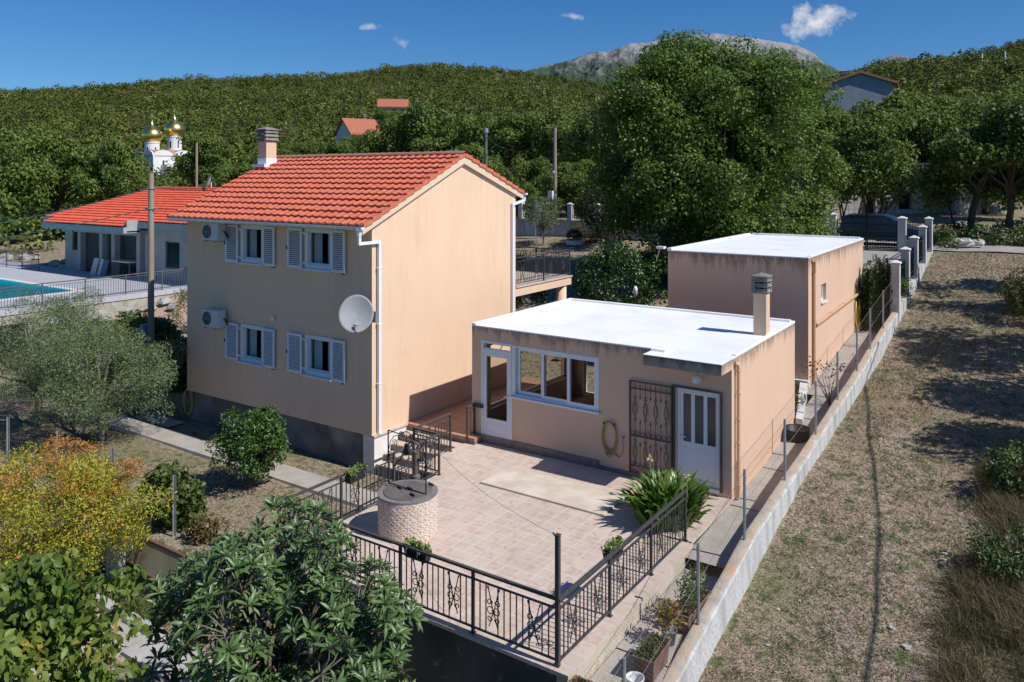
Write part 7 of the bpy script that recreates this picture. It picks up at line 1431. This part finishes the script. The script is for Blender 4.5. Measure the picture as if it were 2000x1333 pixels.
# loquat: rosettes of long ribbed leaves
lo = thing('loquat_tree', 'large loquat tree with rosettes of long ribbed leaves in the foreground', 'tree', (1.5, -3.5, -2.0), local=True); rng = np.random.default_rng(131)
P, r = blobs(rng, (-.1, 0, 2.45), (1.95, 1.6, 1.5), 44, .36, .6, lump=.22, inner=.3, zmin=.5)
extra = np.array([[-1.75, .75, 3.1], [-2.0, .3, 2.2], [1.25, .65, 2.7], [-.3, .9, 3.75], [.5, .6, 3.7], [-1.1, 1.0, 3.7], [1.3, -.2, 1.5], [-2.3, -.3, 1.6], [-1.5, -.9, 1.4], [.9, -.8, 1.3]]); P = np.concatenate([P, extra]); r = np.concatenate([r, np.full(len(extra), .42)])
parts = []; young = []; tipsl = []
for i in range(len(P)):
    nr_ = int(20 * (r[i] / .45) ** 2)
    for j in range(nr_):
        d = unit(rng.normal(size=3) + [0, 0, .35]); c = P[i] + d * r[i] * rng.uniform(.75, 1.05) * [1, 1, .85]; tipsl.append((P[i], c))
        ax = unit(d * .8 + [0, 0, .75] + rng.normal(size=3) * .2); u = unit(np.cross(ax, rng.normal(size=3))); w = np.cross(ax, u); nl = rng.integers(8, 13); th = np.arange(nl) * 2.4 + rng.random() * 6; el = np.linspace(.15, 1.0, nl)[::-1] * 1.1 - .1
        dirs = (np.cos(th)[:, None] * u + np.sin(th)[:, None] * w) * np.cos(el)[:, None] + ax * np.sin(el)[:, None]; Ls = rng.uniform(.16, .25, nl) * (1 - .35 * (np.linspace(0, 1, nl) < .2)); parts.append(leaves(c + dirs * .015, dirs, ax[None] + dirs * -.2, Ls, Ls * .255, 'long'))
        m_ = 3; th = rng.random(m_) * 6.28; dy = ax[None] + .35 * (np.cos(th)[:, None] * u + np.sin(th)[:, None] * w); young.append(leaves(np.repeat(c[None], m_, 0), dy, np.cross(dy, rng.normal(size=3)), rng.uniform(.09, .14, m_), .032, 'long'))
npmesh('crown', *join(parts), L_loq, lo); npmesh('young_leaves', *join(young), L_loqy, lo)
mb = MB(); limbs(mb, (0, 0, -.2), (0, 0, 1.0), [tuple(p) for p in P], .11, rng)
for p, c in tipsl[::2]: mb.tube([p * .85 + np.array([0, 0, 2]) * .15, p * .4 + c * .6, c], [.014, .010, .007], 4, cap=False)
mb.build('trunk', m_greybark, lo, smooth=True)
# trees and scrub just outside the right edge that shade the field
for i, (x, y, h, rd, sd) in enumerate(((14.6, 21.0, 6.2, 2.1, 141), (14.6, 16.6, 5.2, 1.5, 142), (13.9, 12.6, 4.3, 1.3, 143), (15.4, 27.8, 6.8, 2.7, 144))):
    plant('field_tree', ('tall tree outside the right edge shading the far field', 'tree outside the right edge shading the middle of the field', 'small tree outside the right edge shading the near field', 'large tree beyond the right edge near the road')[i], 'tree', (x, y, float(zg(x, y))), L_mid, sd, (0, 0, h), (rd, rd * 1.1, rd), 36, (.4, .8), 4200, .22, .14, r0=.14, forkh=h - rd)
bush('field_scrub', 'dark scrub at the right edge halfway down the field', (10.35, 9.3, .32), L_shrub, 145, (.75, 1.1, .55), 2600, .10, .05, k=30, rb=(.15, .3))
bush('field_scrub', 'low dark scrub under the tall dry grass at the right', (10.15, 6.3, .0), L_shrub, 146, (.55, .9, .4), 1900, .09, .04, k=26, rb=(.12, .25))
# potted-looking leggy shrub by the fence
t = thing('leggy_shrub', 'nearly bare leggy shrub with a few reddish leaves growing by the mesh fence', 'shrub', (5.42, 13.6, .55), local=True); rng = np.random.default_rng(151); mb = MB(); tips = [(rng.uniform(-.75, .5), rng.uniform(-.6, .8), rng.uniform(.7, 1.35)) for _ in range(13)]; limbs2(mb, (0, 0, -.05), tips, .016, rng, 4); mb.build('stem', m_bark, t)
P = np.repeat(np.array(tips), 9, 0) + rng.normal(size=(117, 3)) * .09; Vv, Tt = leaves(P, rng.normal(size=P.shape), rng.normal(size=P.shape) + [0, 0, 1], .085, .055); npmesh('foliage', Vv, Tt, leafmat('red_shrub_leaf', (.09, .04, .02), (.17, .06, .03), (.10, .16, .03)), t)
bush('leafy_weed', 'small leafy weed at the foot of the annex back corner', (4.55, 12.4, .3), L_shrub, 152, (.25, .8, .5), 700, .08, .05, k=14, rb=(.1, .2))

# ------------------------------------------------------------------ field grass, tall dry grass, stones
rng = np.random.default_rng(161)
def zfa(x, y): return zg(x, y)
N = 80000; x = rng.uniform(6.04, 11.0, N); y = 1 + 33.2 * rng.random(N) ** 1.4
dens = .5 + .5 * np.sin(x * 2.1 + 1.3 * np.sin(y * .7)) * np.sin(y * 1.1 + x); keep = rng.random(N) < .45 + .5 * dens; x, y = x[keep], y[keep]; n = len(x)
pos = np.stack([x, y, zfa(x, y) - .005], 1); d = np.stack([rng.normal(size=n), rng.normal(size=n), np.full(n, .55)], 1); Ln = rng.uniform(.05, .15, n); Vv, Tt = leaves(pos, d, rng.normal(size=(n, 3)) + [0, 0, .4], Ln, .006 + .0006 * (y + 4), 'blade')
stuff(npmesh('grass', Vv, Tt, leafmat('short_field_grass', (.50, .40, .29), (.26, .21, .13), (.075, .11, .03), rough=.8, spec=.1, clump=.9, trans=.15)), 'short dry grass over the field')
# green tufts
N = 800; x0 = rng.uniform(6.2, 10.6, N); y0 = 1.5 + 27 * rng.random(N) ** 1.3; per = 22; x = np.repeat(x0, per) + rng.normal(size=N * per) * .09; y = np.repeat(y0, per) + rng.normal(size=N * per) * .09; n = N * per
Vv, Tt = leaves(np.stack([x, y, zfa(x, y)], 1), np.stack([rng.normal(size=n), rng.normal(size=n), np.full(n, .8)], 1), rng.normal(size=(n, 3)) + [0, 0, .5], rng.uniform(.05, .11, n), .012, 'blade'); stuff(npmesh('green_weeds', Vv, Tt, leafmat('green_weed_blade', (.05, .09, .02), (.11, .16, .04), (.16, .2, .07), rough=.7, clump=1.2)), 'green weeds sprinkled through the dry field')
# garden lawns at left
N = 26000; x = rng.uniform(-16.5, -2.0, N); y = rng.uniform(-.45, 4.7, N); keep = ~((y > 2.9) & (y < 3.9)); x, y = x[keep], y[keep]; x2 = rng.uniform(-8.6, -1.8, 9000); y2 = rng.uniform(-1.7, -.9, 9000); x = np.concatenate([x, x2]); y = np.concatenate([y, y2]); n = len(x)
Vv, Tt = leaves(np.stack([x, y, zfa(x, y) - .003], 1), np.stack([rng.normal(size=n), rng.normal(size=n), np.full(n, .6)], 1), rng.normal(size=(n, 3)) + [0, 0, .4], rng.uniform(.04, .09, n), .010, 'blade'); stuff(npmesh('lawn_grass', Vv, Tt, leafmat('dry_lawn_blade', (.32, .25, .15), (.22, .18, .09), (.08, .13, .03), rough=.8, spec=.1, clump=.7, trans=.15)), 'thin dry lawn in the left garden')
n = 9000; x = rng.uniform(-8.4, -4.3, n); y = rng.uniform(-1.66, -1.0, n); Vv, Tt = leaves(np.stack([x, y, zfa(x, y)], 1), np.stack([rng.normal(size=n), rng.normal(size=n), np.full(n, .7)], 1), rng.normal(size=(n, 3)) + [0, 0, .4], rng.uniform(.05, .1, n), .014, 'blade'); stuff(npmesh('yard_grass', Vv, Tt, leafmat('green_lawn_blade', (.07, .12, .025), (.14, .19, .05), clump=1)), 'green grass strip in the lower yard')
# tall dry grass at the right edge
tus = [(9.85 + .9 * rng.random(), 1.5 + 11.0 * rng.random()) for _ in range(120)] + [(9.3 + .6 * rng.random(), 2.0 + 4.4 * rng.random()) for _ in range(45)] + [(9.6 + rng.random() * .6, 8 + rng.random() * 2.5) for _ in range(40)]
per = 75; tx = np.repeat([a for a, _ in tus], per); ty = np.repeat([b for _, b in tus], per); n = len(tx); x = tx + rng.normal(size=n) * .12; y = ty + rng.normal(size=n) * .14
d = np.stack([rng.normal(size=n) * .5 - .15, rng.normal(size=n) * .5, np.full(n, .85)], 1); Vv, Tt = leaves(np.stack([x, y, zfa(x, y) - .01], 1), d, rng.normal(size=(n, 3)) + [0, 0, .2], rng.uniform(.2, .55, n), .009, 'strap'); stuff(npmesh('tall_grass', Vv, Tt, leafmat('tall_dry_grass', (.12, .105, .05), (.22, .18, .10), (.08, .10, .03), rough=.8, spec=.1, clump=1.3, trans=.25)), 'tall straw-coloured grass along the right edge')
for i, (x, y, s) in enumerate(((8.47, 3.74, .065), (9.03, 6.31, .05), (8.76, 3.38, .085), (6.9, 4.88, .04), (7.53, 6.24, .045), (6.92, 3.86, .04), (6.75, 2.48, .045), (9.13, 3.96, .05), (6.65, 3.49, .045), (7.09, 11.5, .05), (8.2, 9.3, .05), (8.9, 13, .06))):
    o = rock(rng, (x, y, float(zg(x, y)) + s * .2), s).build('field_stone', m_stone); tag(o, 'small pale stone lying loose on the dry field', 'stone', 'loose stones on the dry field')
# rocks and a plank on the roadside bank
for i, (px, py, d) in enumerate(((1880, 478, 41), (1910, 480, 41), (1960, 460, 43), (1985, 455, 43), (1880, 425, 50), (1990, 430, 47))):
    a = at(px, py, d); o = rock(rng, (a[0], a[1], float(zg(a[0], a[1])) + .25), rng.uniform(.3, .6)).build('bank_rock', m_stone); tag(o, 'grey rock on the shaded roadside bank right of the pillars', 'rock', 'rocks on the roadside bank')
a = at(1932, 448, 42); mb = MB(); z = float(zg(a[0], a[1])) + .5; mb.bar((a[0] - .6, a[1], z + .35), (a[0] + .4, a[1] + .2, z), .3, .05); tag(mb.build('discarded_board', m_galv), 'pale board lying tilted on the roadside bank', 'board')
pts = []
rng = np.random.default_rng(171)
for i in range(46): a = at(rng.uniform(1830, 2030), HOR, rng.uniform(40.5, 46)); pts.append((a[0], a[1], float(zg(a[0], a[1])) + rng.uniform(.1, .7)))
Vv, Tt = crown(rng, np.array(pts), rng.uniform(.35, .7, len(pts)), 5200, .17, .10); stuff(npmesh('roadside_scrub', Vv, Tt, L_shrub), 'low scrub along the roadside bank under the trees')
